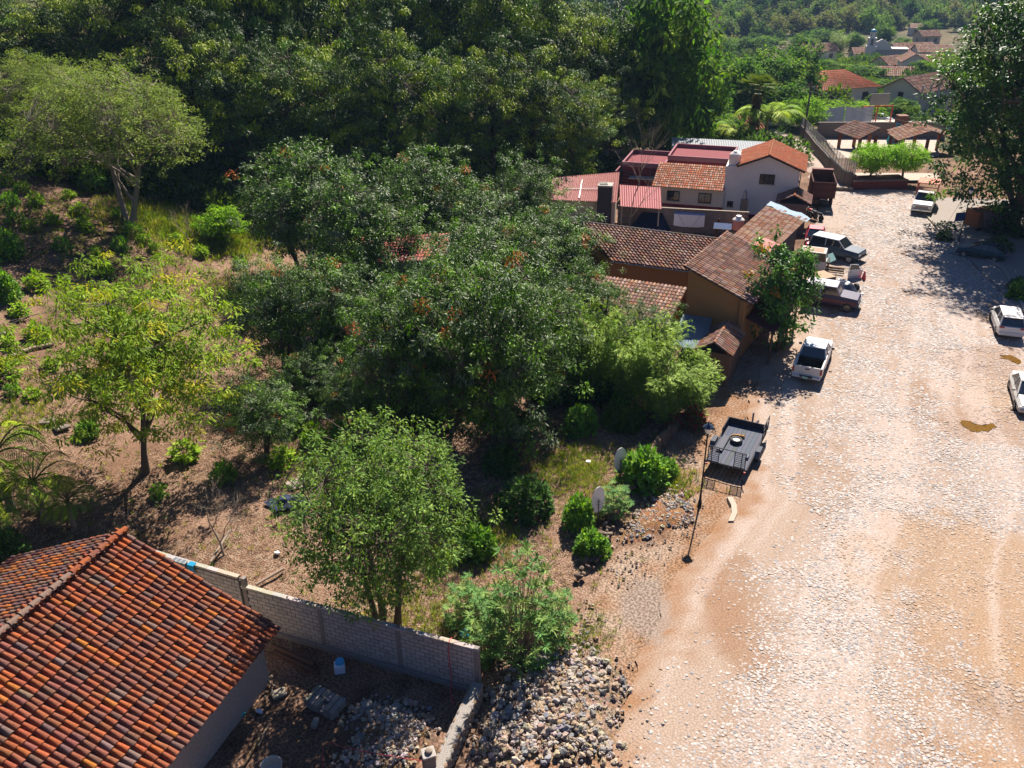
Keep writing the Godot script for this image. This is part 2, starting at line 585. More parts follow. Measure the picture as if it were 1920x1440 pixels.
# a lumpy stone of about unit size (radius 0.5); half: only the upper dome; broken: with flat faces
func pebble(sd: int, round_: float, half := false, broken := false) -> ArrayMesh:
	var f := FastNoiseLite.new()
	f.seed = sd
	f.frequency = 1.1
	var m := MB.new()
	var rings := 4 if half else 6
	var sides := 8
	for r in rings + 1:
		var phi := (PI * 0.62 if half else PI) * r / rings
		for q in sides:
			var th := TAU * (q + 0.5 * (r % 2)) / sides
			var p := Vector3(sin(phi) * cos(th), cos(phi), sin(phi) * sin(th))
			var e := 1.0 + f.get_noise_3dv(p) * (1.0 - round_) * 1.3
			var b := Vector3(signf(p.x) * pow(absf(p.x), 0.85), signf(p.y) * pow(absf(p.y), 0.8), signf(p.z) * pow(absf(p.z), 0.85))
			m.v.append(b * 0.5 * e); m.n.append(p); m.c.append(Color.WHITE)
	for r in rings:
		for q in sides:
			var q2 := (q + 1) % sides
			var a := r * sides
			var b := a + sides
			if r % 2 == 0: m.i.append_array([a + q, b + q, a + q2, a + q2, b + q, b + q2])
			else: m.i.append_array([a + q, b + q, b + q2, a + q, b + q2, a + q2])
	if broken:
		var w := MB.new()
		for k in range(0, m.i.size(), 3):
			if m.v[m.i[k]].distance_squared_to(m.v[m.i[k + 1]]) > 1e-6 and m.v[m.i[k + 1]].distance_squared_to(m.v[m.i[k + 2]]) > 1e-6 and m.v[m.i[k]].distance_squared_to(m.v[m.i[k + 2]]) > 1e-6:
				w.tri(m.v[m.i[k]], m.v[m.i[k + 2]], m.v[m.i[k + 1]])
		return w.mesh()
	return m.mesh()

# ---- vegetation -------------------------------------------------------------------------------
func pick(pal: Array) -> Color:
	var r := rng.randf()
	for e in pal:
		r -= e[1]
		if r <= 0.0: return e[0]
	return pal[0][0]

func jitter(k: Color, a: float) -> Color:
	var f := rng.randf_range(1.0 - a, 1.0 + a)
	return Color(clampf(k.r * f * rng.randf_range(0.9, 1.12), 0, 1), clampf(k.g * f, 0, 1), clampf(k.b * f * rng.randf_range(0.8, 1.2), 0, 1))

func ball() -> Vector3:
	var p := Vector3(rng.randf_range(-1, 1), rng.randf_range(-1, 1), rng.randf_range(-1, 1))
	while p.length_squared() > 1.0:
		p = Vector3(rng.randf_range(-1, 1), rng.randf_range(-1, 1), rng.randf_range(-1, 1))
	return p

# [crown, trunk] meshes of a broadleaf tree, foot at the origin
func tree_meshes(o: Dictionary) -> Array:
	rng.seed = o.seed
	var f := FastNoiseLite.new()
	f.seed = o.seed
	f.frequency = o.get("lump", 0.9)
	var H: float = o.h
	var hb: float = o.hb
	var R: float = o.r
	var lean: Vector3 = o.get("lean", Vector3.ZERO)
	var wood := MB.new()
	var tr: float = o.get("trunk", 0.2)
	var stems: int = o.get("stems", 1)
	var nodes: Array[Vector3] = []
	var cen := Vector3(0, (H + hb) * 0.5, 0) + lean
	var rad := Vector3(R, (H - hb) * 0.5, R)
	for st in stems:
		var a0 := rng.randf() * TAU
		var foot := Vector3(cos(a0), 0, sin(a0)) * (0.0 if stems == 1 else 0.35)
		var topp := Vector3(lean.x, H * 0.82, lean.z) + (Vector3.ZERO if stems == 1 else Vector3(cos(a0), 0, sin(a0)) * R * 0.45)
		var pts := []
		var rr := []
		var wob := Vector3(rng.randf_range(-1, 1), 0, rng.randf_range(-1, 1)) * R * 0.12
		for k in 9:
			var u := k / 8.0
			pts.append(foot.lerp(topp, u) + wob * sin(u * 5.0) * u + Vector3(0, -0.15 if k == 0 else 0.0, 0))
			rr.append(maxf(tr * (1.0 - u * 0.88) * (1.35 if k == 0 else 1.0), 0.012))
		wood.tube(pts, rr, 7)
		for k in range(3, 9): nodes.append(pts[k])
		for l in int(o.get("limbs", 7)) / stems:
			var u := rng.randf_range(hb / H * 0.75, 0.85)
			var s: Vector3 = pts[clampi(int(u * 8.0), 0, 7)].lerp(pts[clampi(int(u * 8.0) + 1, 0, 8)], u * 8.0 - floorf(u * 8.0))
			var a := TAU * (l * 0.382 + rng.randf() * 0.15) + a0
			var e := cen + Vector3(cos(a) * rad.x, rng.randf_range(-0.55, 0.6) * rad.y, sin(a) * rad.z) * rng.randf_range(0.6, 0.85)
			if e.y < s.y + 0.2 * R: e.y = s.y + rng.randf_range(0.15, 0.45) * R
			var lp := []
			var lr := []
			for k in 6:
				var t := k / 5.0
				lp.append(s.lerp(e, t) + Vector3(0, sin(t * PI) * R * 0.08 - t * t * o.get("sag", 0.0), 0) + ball() * R * 0.035 * sin(t * PI))
				lr.append(maxf(tr * 0.5 * (1.0 - t * 0.85), 0.012))
				if k > 1: nodes.append(lp[-1])
			wood.tube(lp, lr, 5)
	var m := MB.new()
	var L: float = o.leaf
	var W: float = o.get("wide", 0.42)
	var droop: float = o.get("droop", 0.2)
	var cr: float = o.clump
	var flat: float = o.get("flat", 0.6)
	var gap: float = o.get("gap", 0.0)
	var left: int = o.clumps
	var tries := 0
	var umb: float = o.get("umbrella", 0.0)
	while left > 0 and tries < o.clumps * 6:
		tries += 1
		var d := ball().normalized()
		if d.y < -0.2 and rng.randf() < o.get("open", 0.5): continue
		var q := pow(rng.randf(), o.get("shell", 0.35))
		var lump: float = 1.0 + f.get_noise_3dv(d * 2.2) * o.get("uneven", 0.45)
		if f.get_noise_3dv(d * 4.0 + Vector3(9, 9, 9) * q) < gap - 0.5: continue
		var p: Vector3 = d * q * lump
		if umb > 0.0: p.y = (p.y * 0.75 + 0.25) - umb * 1.2 * Vector2(p.x, p.z).length_squared() + 0.1
		p = cen + p * rad
		if p.y < 0.25: continue
		left -= 1
		var near := nodes[0]
		for s in nodes:
			if s.distance_squared_to(p) < near.distance_squared_to(p): near = s
		if rng.randf() < o.get("twigs", 0.6):
			var mid := near.lerp(p, 0.5) + ball() * 0.12 * R * 0.3
			wood.tube([near, mid, p], [maxf(tr * 0.1, 0.018), maxf(tr * 0.06, 0.012), 0.006], 3, Color.WHITE, false)
		var base := pick(o.pal)
		var sz := cr * rng.randf_range(0.6, 1.35)
		for k in int(o.leaves * rng.randf_range(0.6, 1.4)):
			var off := ball()
			off.y *= flat
			var dir := (off * 1.2 + ball() * 0.7 + Vector3(0, -droop * rng.randf_range(0.4, 1.6), 0)).normalized()
			var up := (Vector3(0, 1.0, 0) + d * 0.45 + ball() * 0.75).normalized()
			if absf(dir.dot(up)) > 0.95: up = (up + Vector3(0.5, 0.1, 0.4)).normalized()
			var l := L * rng.randf_range(0.65, 1.3)
			m.leaf(p + off * sz - Vector3(0, droop * off.length_squared() * sz * 0.6, 0), dir, up, l, l * W, jitter(base, 0.28))
	return [m.mesh(), wood.mesh()]

func make_tree(called: String, o: Dictionary, leafm := "leaf", bark := "bark") -> Node3D:
	var ms := tree_meshes(o)
	var t := Node3D.new()
	t.name = called
	part(t, "trunk", ms[1], M[bark])
	part(t, "crown", ms[0], M[leafm])
	t.set_meta("category", o.get("cat", "tree"))
	t.set_meta("h", o.h)
	t.set_meta("r", o.r)
	return t

# plant a copy of a tree with that height and crown width
func plant(t: Node3D, p: Vector3, h: float, wide: float, label: String, group := "", yaw := -1.0) -> Node3D:
	var s := h / float(t.get_meta("h"))
	var w := wide * 0.5 / float(t.get_meta("r"))
	var o := copy(t, label, p - Vector3(0, 0.05, 0), rng.randf() * TAU if yaw < 0.0 else yaw, Vector3(w, s, w), group)
	return o

func build_trees() -> void:
	var DK := Color(0.042, 0.085, 0.020)
	var MD := Color(0.085, 0.155, 0.028)
	var YG := Color(0.21, 0.285, 0.02)
	var LG := Color(0.14, 0.26, 0.03)
	var GG := Color(0.17, 0.215, 0.13)
	var OR := Color(0.45, 0.12, 0.03)
	var forest := []
	for k in 3:
		forest.append(make_tree("forest_tree", {"seed": 11 + k, "h": 24.0, "hb": 4.5, "r": 7.0, "trunk": 0.42, "limbs": 12, "clumps": 400, "leaves": 96, "clump": 1.0, "leaf": 0.36, "wide": 0.32, "droop": 1.0, "flat": 0.7, "uneven": 0.95, "gap": 0.42, "shell": 0.45, "open": 0.25, "sag": 1.0, "pal": [[Color(0.03, 0.062, 0.015), 0.48], [MD, 0.24], [Color(0.27, 0.345, 0.02), 0.28]] if k != 1 else [[Color(0.04, 0.08, 0.018), 0.3], [MD, 0.28], [LG, 0.17], [Color(0.27, 0.345, 0.02), 0.25]]}, "leaf_dark"))
	var coffee := []
	for k in 3:
		coffee.append(make_tree("broadleaf_tree", {"seed": 21 + k, "h": 10.0, "hb": 0.7, "r": 3.8, "trunk": 0.17, "stems": 2, "limbs": 10, "clumps": 540, "leaves": 54, "clump": 0.40, "leaf": 0.20, "wide": 0.38, "droop": 0.6, "flat": 0.8, "uneven": 0.85, "gap": 0.36, "shell": 0.45, "open": 0.3, "pal": [[DK, 0.34], [MD, 0.33], [GG, 0.15], [LG, 0.167], [OR, 0.013]]}, "leaf_gloss"))
	var feather := make_tree("feathery_tree", {"seed": 31, "h": 11.0, "hb": 2.2, "r": 5.2, "lean": Vector3(0.9, 0, 0), "trunk": 0.17, "limbs": 14, "clumps": 620, "leaves": 48, "clump": 0.5, "leaf": 0.24, "wide": 0.3, "droop": 0.55, "flat": 0.35, "uneven": 0.5, "gap": 0.38, "shell": 0.6, "open": 0.3, "pal": [[Color(0.241, 0.349, 0.0275), 0.5], [Color(0.158, 0.256, 0.025), 0.35], [Color(0.384, 0.372, 0.025), 0.15]]})
	var umbrella := make_tree("spreading_tree", {"seed": 41, "h": 14.0, "hb": 2.4, "r": 7.5, "trunk": 0.26, "stems": 2, "limbs": 18, "clumps": 1400, "leaves": 32, "clump": 0.5, "leaf": 0.19, "wide": 0.45, "droop": 0.2, "flat": 0.5, "uneven": 0.35, "gap": 0.3, "shell": 0.4, "open": 0.75, "umbrella": 0.42, "twigs": 1.0, "pal": [[Color(0.206, 0.287, 0.0438), 0.55], [Color(0.138, 0.202, 0.0375), 0.35], [Color(0.261, 0.31, 0.0625), 0.1]]}, "leaf", "bark_pale")
	var rounded := make_tree("round_tree", {"seed": 51, "h": 7.5, "hb": 1.5, "r": 3.3, "trunk": 0.13, "stems": 3, "limbs": 12, "clumps": 900, "leaves": 32, "clump": 0.27, "leaf": 0.145, "wide": 0.42, "droop": 0.3, "flat": 0.8, "uneven": 0.4, "gap": 0.26, "shell": 0.5, "open": 0.25, "twigs": 0.9, "pal": [[Color(0.144, 0.248, 0.05), 0.55], [Color(0.22, 0.333, 0.075), 0.25], [Color(0.0826, 0.147, 0.0375), 0.2]]})
	var big := make_tree("fig_tree", {"seed": 61, "h": 26.0, "hb": 2.4, "r": 10.0, "trunk": 0.55, "limbs": 16, "clumps": 1150, "leaves": 62, "clump": 0.9, "leaf": 0.38, "wide": 0.5, "droop": 0.5, "flat": 0.6, "uneven": 0.55, "gap": 0.3, "shell": 0.45, "open": 0.1, "pal": [[Color(0.0385, 0.0961, 0.0225), 0.5], [Color(0.0688, 0.163, 0.0312), 0.33], [Color(0.172, 0.287, 0.0375), 0.17]]}, "leaf_gloss")
	var pod := make_tree("pod_tree", {"seed": 71, "h": 7.5, "hb": 1.0, "r": 2.7, "trunk": 0.12, "stems": 2, "limbs": 9, "clumps": 230, "leaves": 34, "clump": 0.42, "leaf": 0.30, "wide": 0.55, "droop": 0.5, "flat": 0.8, "uneven": 0.75, "gap": 0.33, "shell": 0.5, "open": 0.2, "pal": [[Color(0.055, 0.132, 0.0312), 0.55], [Color(0.124, 0.256, 0.0375), 0.42], [Color(0.4, 0.202, 0.025), 0.03]]}, "leaf_gloss")
	var ficus := make_tree("trimmed_ficus", {"seed": 81, "h": 5.2, "hb": 1.7, "r": 3.1, "trunk": 0.22, "limbs": 8, "clumps": 380, "leaves": 38, "clump": 0.42, "leaf": 0.22, "wide": 0.5, "droop": 0.2, "flat": 0.7, "uneven": 0.3, "gap": 0.2, "shell": 0.45, "open": 0.2, "pal": [[Color(0.275, 0.5, 0.015), 0.6], [Color(0.179, 0.357, 0.015), 0.4]]}, "leaf", "bark_pale")
	var far := []
	for k in 3:
		far.append(make_tree("village_tree", {"seed": 91 + k, "h": 10.0, "hb": 1.0, "r": 4.2, "trunk": 0.2, "limbs": 7, "clumps": 170, "leaves": 30, "clump": 0.85, "leaf": 0.62, "wide": 0.5, "droop": 0.4, "flat": 0.75, "uneven": 0.6, "gap": 0.22, "shell": 0.5, "open": 0.2, "twigs": 0.2, "pal": [[Color(0.0688, 0.147, 0.0275), 0.45], [Color(0.124, 0.225, 0.0375), 0.35], [Color(0.206, 0.31, 0.0375), 0.2]]}, "leaf_far"))
	var lime := make_tree("lime_tree", {"seed": 97, "h": 6.0, "hb": 0.8, "r": 3.4, "trunk": 0.15, "limbs": 8, "clumps": 240, "leaves": 30, "clump": 0.55, "leaf": 0.36, "wide": 0.45, "droop": 0.35, "flat": 0.6, "uneven": 0.55, "gap": 0.25, "shell": 0.5, "open": 0.2, "pal": [[Color(0.248, 0.419, 0.025), 0.6], [Color(0.151, 0.279, 0.025), 0.4]]}, "leaf_far")
	rng.seed = 77

	# the back wall of the wood, tall dark trees
	var grp := "tall dark trees at the back of the lot"
	var back := [[20, 215, 13, 13], [120, 225, 14, 13], [225, 235, 17, 14], [330, 262, 22, 14], [430, 285, 28, 14], [520, 300, 27, 14], [610, 305, 28, 15], [700, 310, 27, 14], [790, 312, 28, 14], [880, 312, 27, 15], [960, 312, 26, 14], [1040, 310, 24, 14], [1110, 300, 19, 13]]
	var say := ["first", "second", "third", "fourth", "fifth", "sixth", "seventh", "eighth", "ninth", "tenth", "eleventh", "twelfth", "thirteenth"]
	var bp := [Vector3(-53.49, 9.09, -94.82), Vector3(-49.02, 8.07, -97), Vector3(-44.17, 6.91, -99.64), Vector3(-37.61, 5.52, -98.27), Vector3(-32.16, 3.85, -99.29), Vector3(-27.71, 2.07, -102.75), Vector3(-23.26, 0.31, -108.53), Vector3(-17.76, -0.91, -111.91), Vector3(-11.47, -1.05, -111.58), Vector3(-5.19, -0.99, -111.02), Vector3(0.34, -0.94, -110.54), Vector3(5.88, -0.99, -111.05), Vector3(11.2, -1.58, -116.16)]
	for k in bp.size():
		plant(forest[k % 3], bp[k], back[k][2] * rng.randf_range(0.92, 1.05), back[k][3], "tall dark tree with drooping yellow-green tips, %s from left in the back row" % say[k], grp)
	# a second rank before it, lower, its tips catching the sun
	var mid := [[Vector3(-49.79, 8.31, -91.51), 9.0, 9.0], [Vector3(-31.19, 3.64, -88.11), 17.0, 11.0], [Vector3(-26.56, 1.99, -88.43), 15.0, 10.0], [Vector3(-21.86, 0.74, -90.64), 17.5, 11.0], [Vector3(-16.98, 0.11, -92.07), 15.5, 10.0], [Vector3(-11.68, -0.01, -91.6), 18.0, 10.5], [Vector3(-6.8, -0.01, -92.66), 17.0, 10.0], [Vector3(-1.82, -0.02, -93.32), 15.0, 10.0], [Vector3(2.65, -0.03, -94.47), 16.0, 10.5], [Vector3(7.29, -0.07, -96.65), 13.0, 9.0], [Vector3(12.84, -0.48, -105.35), 11.0, 8.0]]
	for k in mid.size():
		plant(forest[(k + 1) % 3], mid[k][0], mid[k][1], mid[k][2], "dark tree of the middle rank before the tall wood, %s from left" % say[k], "middle rank of the wood")
	# bright tall trees beside the view of the mountain
	plant(far[0], Vector3(20.28, -1.46, -115.2), 24.0, 12.5, "tall bright green tree reaching the top edge beside the mountain view")
	plant(far[1], Vector3(16.18, -1.51, -115.63), 20.0, 11.0, "tall green tree just left of the brightest tall tree")
	plant(far[2], Vector3(25.6, -2.23, -121.34), 15.0, 9.0, "leafy tree below the tall bright tree, behind the palms")
	# spreading pale tree and companions on the hillside
	plant(umbrella, Vector3(-32.58, 4.15, -70.81), 12.89, 15.69, "wide spreading pale-twigged tree on the bare hillside", "", 0.6)
	plant(umbrella, Vector3(-42.41, 6.69, -80.15), 10.04, 11.73, "yellowish spreading tree further up the hillside, behind the pale one", "", 2.3)
	plant(feather, Vector3(-19.89, 0.36, -38.6), 12.25, 11.53, "lone feathery yellow-green tree on the open dirt slope", "", 0.1)
	plant(rounded, Vector3(-5.42, 0, -27.35), 9.85, 7.5, "small round leafy tree just behind the grey block wall", "", 0.4)
	# the thicket in the middle of the lot
	var th := [
		[Vector3(-17.34, 0.14, -68.41), 11.79, 10.5, 0, "dense tree at the upper left corner of the thicket"],
		[Vector3(-11.48, 0, -63.8), 11.07, 9.0, 1, "thicket tree before the dark wood, left of the pink roof"],
		[Vector3(-7.48, 0, -72.41), 10.32, 8.5, 2, "thicket tree below the tallest yellow-green crown of the wood"],
		[Vector3(-2.44, 0, -70.86), 7.97, 8.0, 0, "thicket tree behind the orange-tipped crowns"],
		[Vector3(1.37, 0, -74.95), 8.97, 7.0, 1, "thicket tree left of the red metal roof"],
		[Vector3(3.85, 0, -62.2), 8.11, 7.0, 2, "thicket tree touching the brown house's tiled roof"],
		[Vector3(0.24, 0, -57.25), 8.83, 7.5, 0, "bright-topped thicket tree above the orange-red shoots"],
		[Vector3(-3.02, 0, -55.5), 9.4, 8.0, 1, "thicket tree just right of the pink roof"],
		[Vector3(-0.96, 0, -41.62), 11.58, 8.5, 2, "tallest near tree of the thicket, two bare stems at its foot"],
		[Vector3(-3.55, 0, -44.22), 10.72, 8.0, 0, "near thicket tree left of the two bare stems"],
		[Vector3(1.97, 0, -46.03), 8.42, 6.2, 1, "near thicket tree beside the bamboo"],
		[Vector3(-6.44, 0, -44.28), 9.2, 7.0, 2, "near thicket tree above the round tree behind the block wall"],
		[Vector3(5.2, 0, -51.05), 7.53, 5.6, 0, "thicket tree between bamboo and brown house"],
		[Vector3(8.66, 0, -50.18), 5.32, 4.5, 1, "small bright tree before the lower tiled roof of the brown house"],
		[Vector3(-15.31, 0.03, -50.75), 8.22, 6.5, 2, "sparse greyish tree at the left side of the thicket"],
		[Vector3(-11.52, 0, -51.5), 8.29, 7.0, 0, "greyish thicket tree left of the dry bare branches"],
	]
	for e in th:
		plant(coffee[e[3]], e[0], e[1], e[2] * 0.98, e[4], "trees of the thicket")
	plant(coffee[1], Vector3(-13.97, 0.01, -40.45), 5.32, 4.6, "short pollarded tree with a thick dark trunk")
	plant(coffee[0], Vector3(-9.56, 0, -43.73), 3.92, 3.6, "low bushy tree under the dry bare branches")
	plant(coffee[2], Vector3(-12.31, 0, -46.39), 4.05, 4.2, "low bushy tree right of the feathery tree")
	plant(lime, Vector3(-25.53, 1.67, -73.27), 3.39, 4.4, "lime-green bush in the sunny grass below the wood")
	plant(pod, Vector3(18.35, 0, -53.66), 7.97, 4.7, "upright roadside tree with orange pods in front of the wrecked cars", "", 0.5)
	# the big fig tree on the right and its neighbours
	plant(big, Vector3(48.13, 0, -79.11), 25.0, 20.5, "huge dark tree at the right edge, taller than the frame", "", 1.0)
	plant(big, Vector3(66, 0, -92), 26.0, 20.0, "second huge dark tree behind the right-hand one", "", 2.2)
	plant(ficus, Vector3(41.04, -0.07, -96.71), 4.63, 4.88, "left of the two lime-green trimmed trees in the red planter", "trimmed planter trees", 0.2)
	plant(ficus, Vector3(44.95, -0.08, -97.03), 4.64, 5.02, "right of the two lime-green trimmed trees in the red planter", "trimmed planter trees", 2.0)
	# trees along the valley, from the palms up to the village
	var vt := [[1340, 275, 205, 90, 0], [1315, 262, 150, 95, 1], [1380, 235, 100, 110, 2], [1440, 215, 88, 120, 0], [1490, 205, 70, 90, 1], [1465, 235, 150, 110, 2], [1345, 210, 95, 80, 0]]
	var vs := [[Vector3(31.04, -3.18, -130.41), 5.45, 7.25], [Vector3(30.59, -3.74, -137.9), 9.05, 8.06], [Vector3(40.38, -5.05, -155.28), 12.02, 10.43], [Vector3(50.45, -6.22, -170.91), 12.34, 12.45], [Vector3(58.34, -6.87, -179.66), 13.68, 9.79], [Vector3(47.75, -4.99, -154.56), 7.64, 9.44], [Vector3(41.86, -6.64, -176.56), 11.54, 8.56]]
	var vl := ["round grey-green tree behind the palms and the grey metal roof", "dark tree left of the fan palm", "broad sunlit tree above the fan palm", "largest round tree of the valley, left of the red hall roof", "tall dark tree against the red hall roof", "tree between the fan palm and the lane", "far leafy tree at the foot of the mountain"]
	for k in vs.size():
		plant(far[vt[k][4]], vs[k][0], vs[k][1], vs[k][2], vl[k], "valley trees")
	var lt := [[Vector3(49.21, -4.44, -147.2), 5.46, 8.11, "lime-green tree at the far end of the lane"], [Vector3(38.46, -5.85, -165.98), 5.22, 7.07, "bright lime tree behind the fan palm"], [Vector3(57.65, -5.09, -155.88), 3.85, 8.56, "olive tree behind the hanging white sheets"], [Vector3(65.21, -5.45, -160.69), 3.3, 7.83, "olive tree behind the basketball board"]]
	for e in lt:
		plant(lime, e[0], e[1], e[2], e[3], "lime and olive trees")
	var ft := [[Vector3(94.39, -12.33, -252.47), 4.55, 10.54, "green tree above the red hall roof"], [Vector3(97.31, -11.59, -242.48), 5.06, 10.14, "green tree below the church tower"], [Vector3(87.73, -8.77, -204.94), 3.76, 7.4, "bright tree before the veranda house"], [Vector3(83.82, -8.61, -202.84), 3.72, 6.1, "green tree right of the red hall"], [Vector3(143.74, -19.4, -346.7), 5.74, 9.41, "dark round tree beside the church tower"], [Vector3(151.05, -23.14, -396.59), 8.67, 9.33, "tree behind the church tower, to its left"], [Vector3(172.98, -23.4, -419.83), 10.47, 10.34, "tall dark tree behind the church"], [Vector3(135.18, -16.3, -305.33), 4.58, 7.24, "tree among the upper village roofs"], [Vector3(115.47, -12.08, -249.08), 5.32, 7.43, "tree right of the white gabled house"], [Vector3(114.11, -19.9, -353.36), 9.69, 12.51, "dark tree left of the white school"], [Vector3(141.85, -23.4, -414.91), 9.47, 14.61, "tree behind the white school"], [Vector3(175.83, -23.4, -405.71), 5.55, 9.54, "tree above the village roofs"], [Vector3(209.6, -23.4, -455.8), 8.59, 10.64, "tree by the farthest houses"], [Vector3(81.04, -9.04, -208.51), 4.52, 6.89, "tree against the end of the red hall"], [Vector3(71.77, -5.4, -160.02), 3.75, 5.85, "tree at the foot of the veranda house"], [Vector3(88.68, -12.4, -253.38), 5.69, 9.07, "tree between the white school and the red hall"], [Vector3(98.39, -20.17, -356.9), 9.78, 16.84, "far tree where the valley meets the mountain"], [Vector3(69.68, -16.18, -303.71), 10.06, 14.4, "far tree beyond the valley, left"]]
	for k in ft.size():
		plant(far[k % 3], ft[k][0], ft[k][1], ft[k][2], ft[k][3], "village trees")
	bamboo_and_palms()
	shrubs()
	# the wooded mountain: one mass
	var tr := []
	var cl := []
	var blob := make_tree("mass", {"seed": 99, "h": 10.0, "hb": 0.2, "r": 4.6, "trunk": 0.2, "limbs": 3, "clumps": 70, "leaves": 14, "clump": 1.1, "leaf": 1.1, "wide": 0.6, "droop": 0.3, "flat": 0.7, "uneven": 0.5, "shell": 0.4, "open": 0.6, "twigs": 0.0, "pal": [[Color(1, 1, 1), 1.0]]})
	var tone := [Color(0.072, 0.132, 0.03), Color(0.12, 0.194, 0.0438), Color(0.16, 0.194, 0.0625), Color(0.224, 0.209, 0.0813), Color(0.176, 0.264, 0.05)]
	rng.seed = 5
	var tries := 0
	while tr.size() < 5200 and tries < 40000:
		tries += 1
		var d := lerpf(300.0, 1000.0, pow(rng.randf(), 0.8))
		var x := d * rng.randf_range(0.0, 0.78)
		var on_hill := d - 0.35 * (x - 150.0) > 470.0
		if not on_hill and (d < 330.0 or rng.randf() < 0.55 or (x > 0.3 * d and x < 0.62 * d and d < 480.0)): continue
		if nz.get_noise_2d(x * 0.6 + 30.0, d * 0.6) > 0.25 and rng.randf() < 0.8: continue
		var s := rng.randf_range(0.5, 1.25)
		tr.append(Transform3D(Basis(Vector3.UP, rng.randf() * TAU) * Basis.from_scale(Vector3(s, s * rng.randf_range(0.7, 1.2), s)), Vector3(x, mountain(x, -d) - 0.5, -d)))
		cl.append(tone[clampi(int(rng.randf() * 3.0 + (nz.get_noise_2d(x * 0.3, d * 0.3) + 0.3) * 4.0), 0, 4)] * rng.randf_range(0.8, 1.2))
	var wood := many(self, "mountain_wood", (blob.get_node("crown") as MeshInstance3D).mesh, M.leaf_far, tr, cl)
	tag(wood, "hazy wooded mountainside closing the valley beyond the village", "wood")

func frond(m: MB, p: Vector3, a: float, l: float, rise: float, w: float, pal: Array, fan := false) -> void:
	var h := Vector3(cos(a), 0, sin(a))
	var pts := []
	for k in 9:
		var t := k / 8.0
		pts.append(p + h * (l * t * (1.0 - 0.25 * t)) + Vector3(0, l * (rise * t - (rise * 0.85 + 0.12) * t * t), 0))
	var rr := []
	for k in 9: rr.append(0.03 * (1.0 - k / 9.0) + 0.006)
	m.tube(pts, rr, 3, Color(0.16, 0.17, 0.04), false)
	var base := pick(pal)
	for k in 24:
		var t := 0.14 + 0.84 * k / 23.0
		var q := t * 8.0
		var s: Vector3 = pts[mini(int(q), 7)].lerp(pts[mini(int(q), 7) + 1], q - floorf(q))
		var d: Vector3 = (pts[mini(int(q), 7) + 1] - pts[mini(int(q), 7)]).normalized()
		var side := d.cross(Vector3.UP).normalized()
		var ll := w * (0.35 + 1.2 * t * (1.0 - t) * 2.2) * rng.randf_range(0.85, 1.1)
		for g in [-1.0, 1.0]:
			var dir: Vector3 = (side * g + d * 0.65 + Vector3(0, -0.30, 0)).normalized()
			m.leaf(s, dir, (side.cross(d) + Vector3(0, 0.6, 0)).normalized(), ll, maxf(ll * 0.065, 0.022), jitter(base, 0.2))

func make_palm(called: String, sd: int, h: float, n: int, l: float, pal: Array, skirt := false) -> Node3D:
	rng.seed = sd
	var t := Node3D.new()
	t.name = called
	var w := MB.new()
	w.tube([Vector3(0, -0.2, 0), Vector3(0.05, h * 0.5, 0.02), Vector3(0, h, 0)], [0.17, 0.13, 0.11], 8)
	part(t, "trunk", w.mesh(), M.bark_pale)
	var m := MB.new()
	if skirt:                                          # fan leaves on stalks all round the head
		for k in 46:
			var d := ball().normalized()
			if d.y < -0.35: d.y = -d.y
			var tip := Vector3(0, h, 0) + d * l * 0.45
			m.tube([Vector3(0, h, 0), tip], [0.03, 0.02], 3, Color(0.12, 0.13, 0.05), false)
			var across := d.cross(Vector3(0.2, 1, 0.1)).normalized()
			var base := pick(pal)
			for q in 15:
				var a := (q - 7) * 0.2
				m.leaf(tip, (d * cos(a) + across * sin(a)).normalized(), across.cross(d).normalized(), l * 0.42 * rng.randf_range(0.85, 1.1), 0.12, jitter(base, 0.2))
	for k in (0 if skirt else n):
		frond(m, Vector3(0, h, 0), TAU * k * 0.382, l * rng.randf_range(0.8, 1.1), rng.randf_range(0.2, 1.15), l * 0.26, pal)
	part(t, "crown", m.mesh(), M.leaf)
	if skirt:
		var s := MB.new()
		for k in 260:
			var a := rng.randf() * TAU
			var y := rng.randf_range(h * 0.45, h * 0.98)
			var d := Vector3(cos(a) * 0.45, -1.0, sin(a) * 0.45).normalized()
			s.leaf(Vector3(cos(a) * 0.3, y, sin(a) * 0.3), d, Vector3(cos(a), 0.3, sin(a)), rng.randf_range(1.2, 2.0), 0.28, jitter(Color(0.16, 0.11, 0.07), 0.25))
		part(t, "dead_fronds", s.mesh(), M.leaf_far)
	t.set_meta("category", "palm")
	t.set_meta("h", h + l * 0.4)
	t.set_meta("r", l * 0.8)
	return t

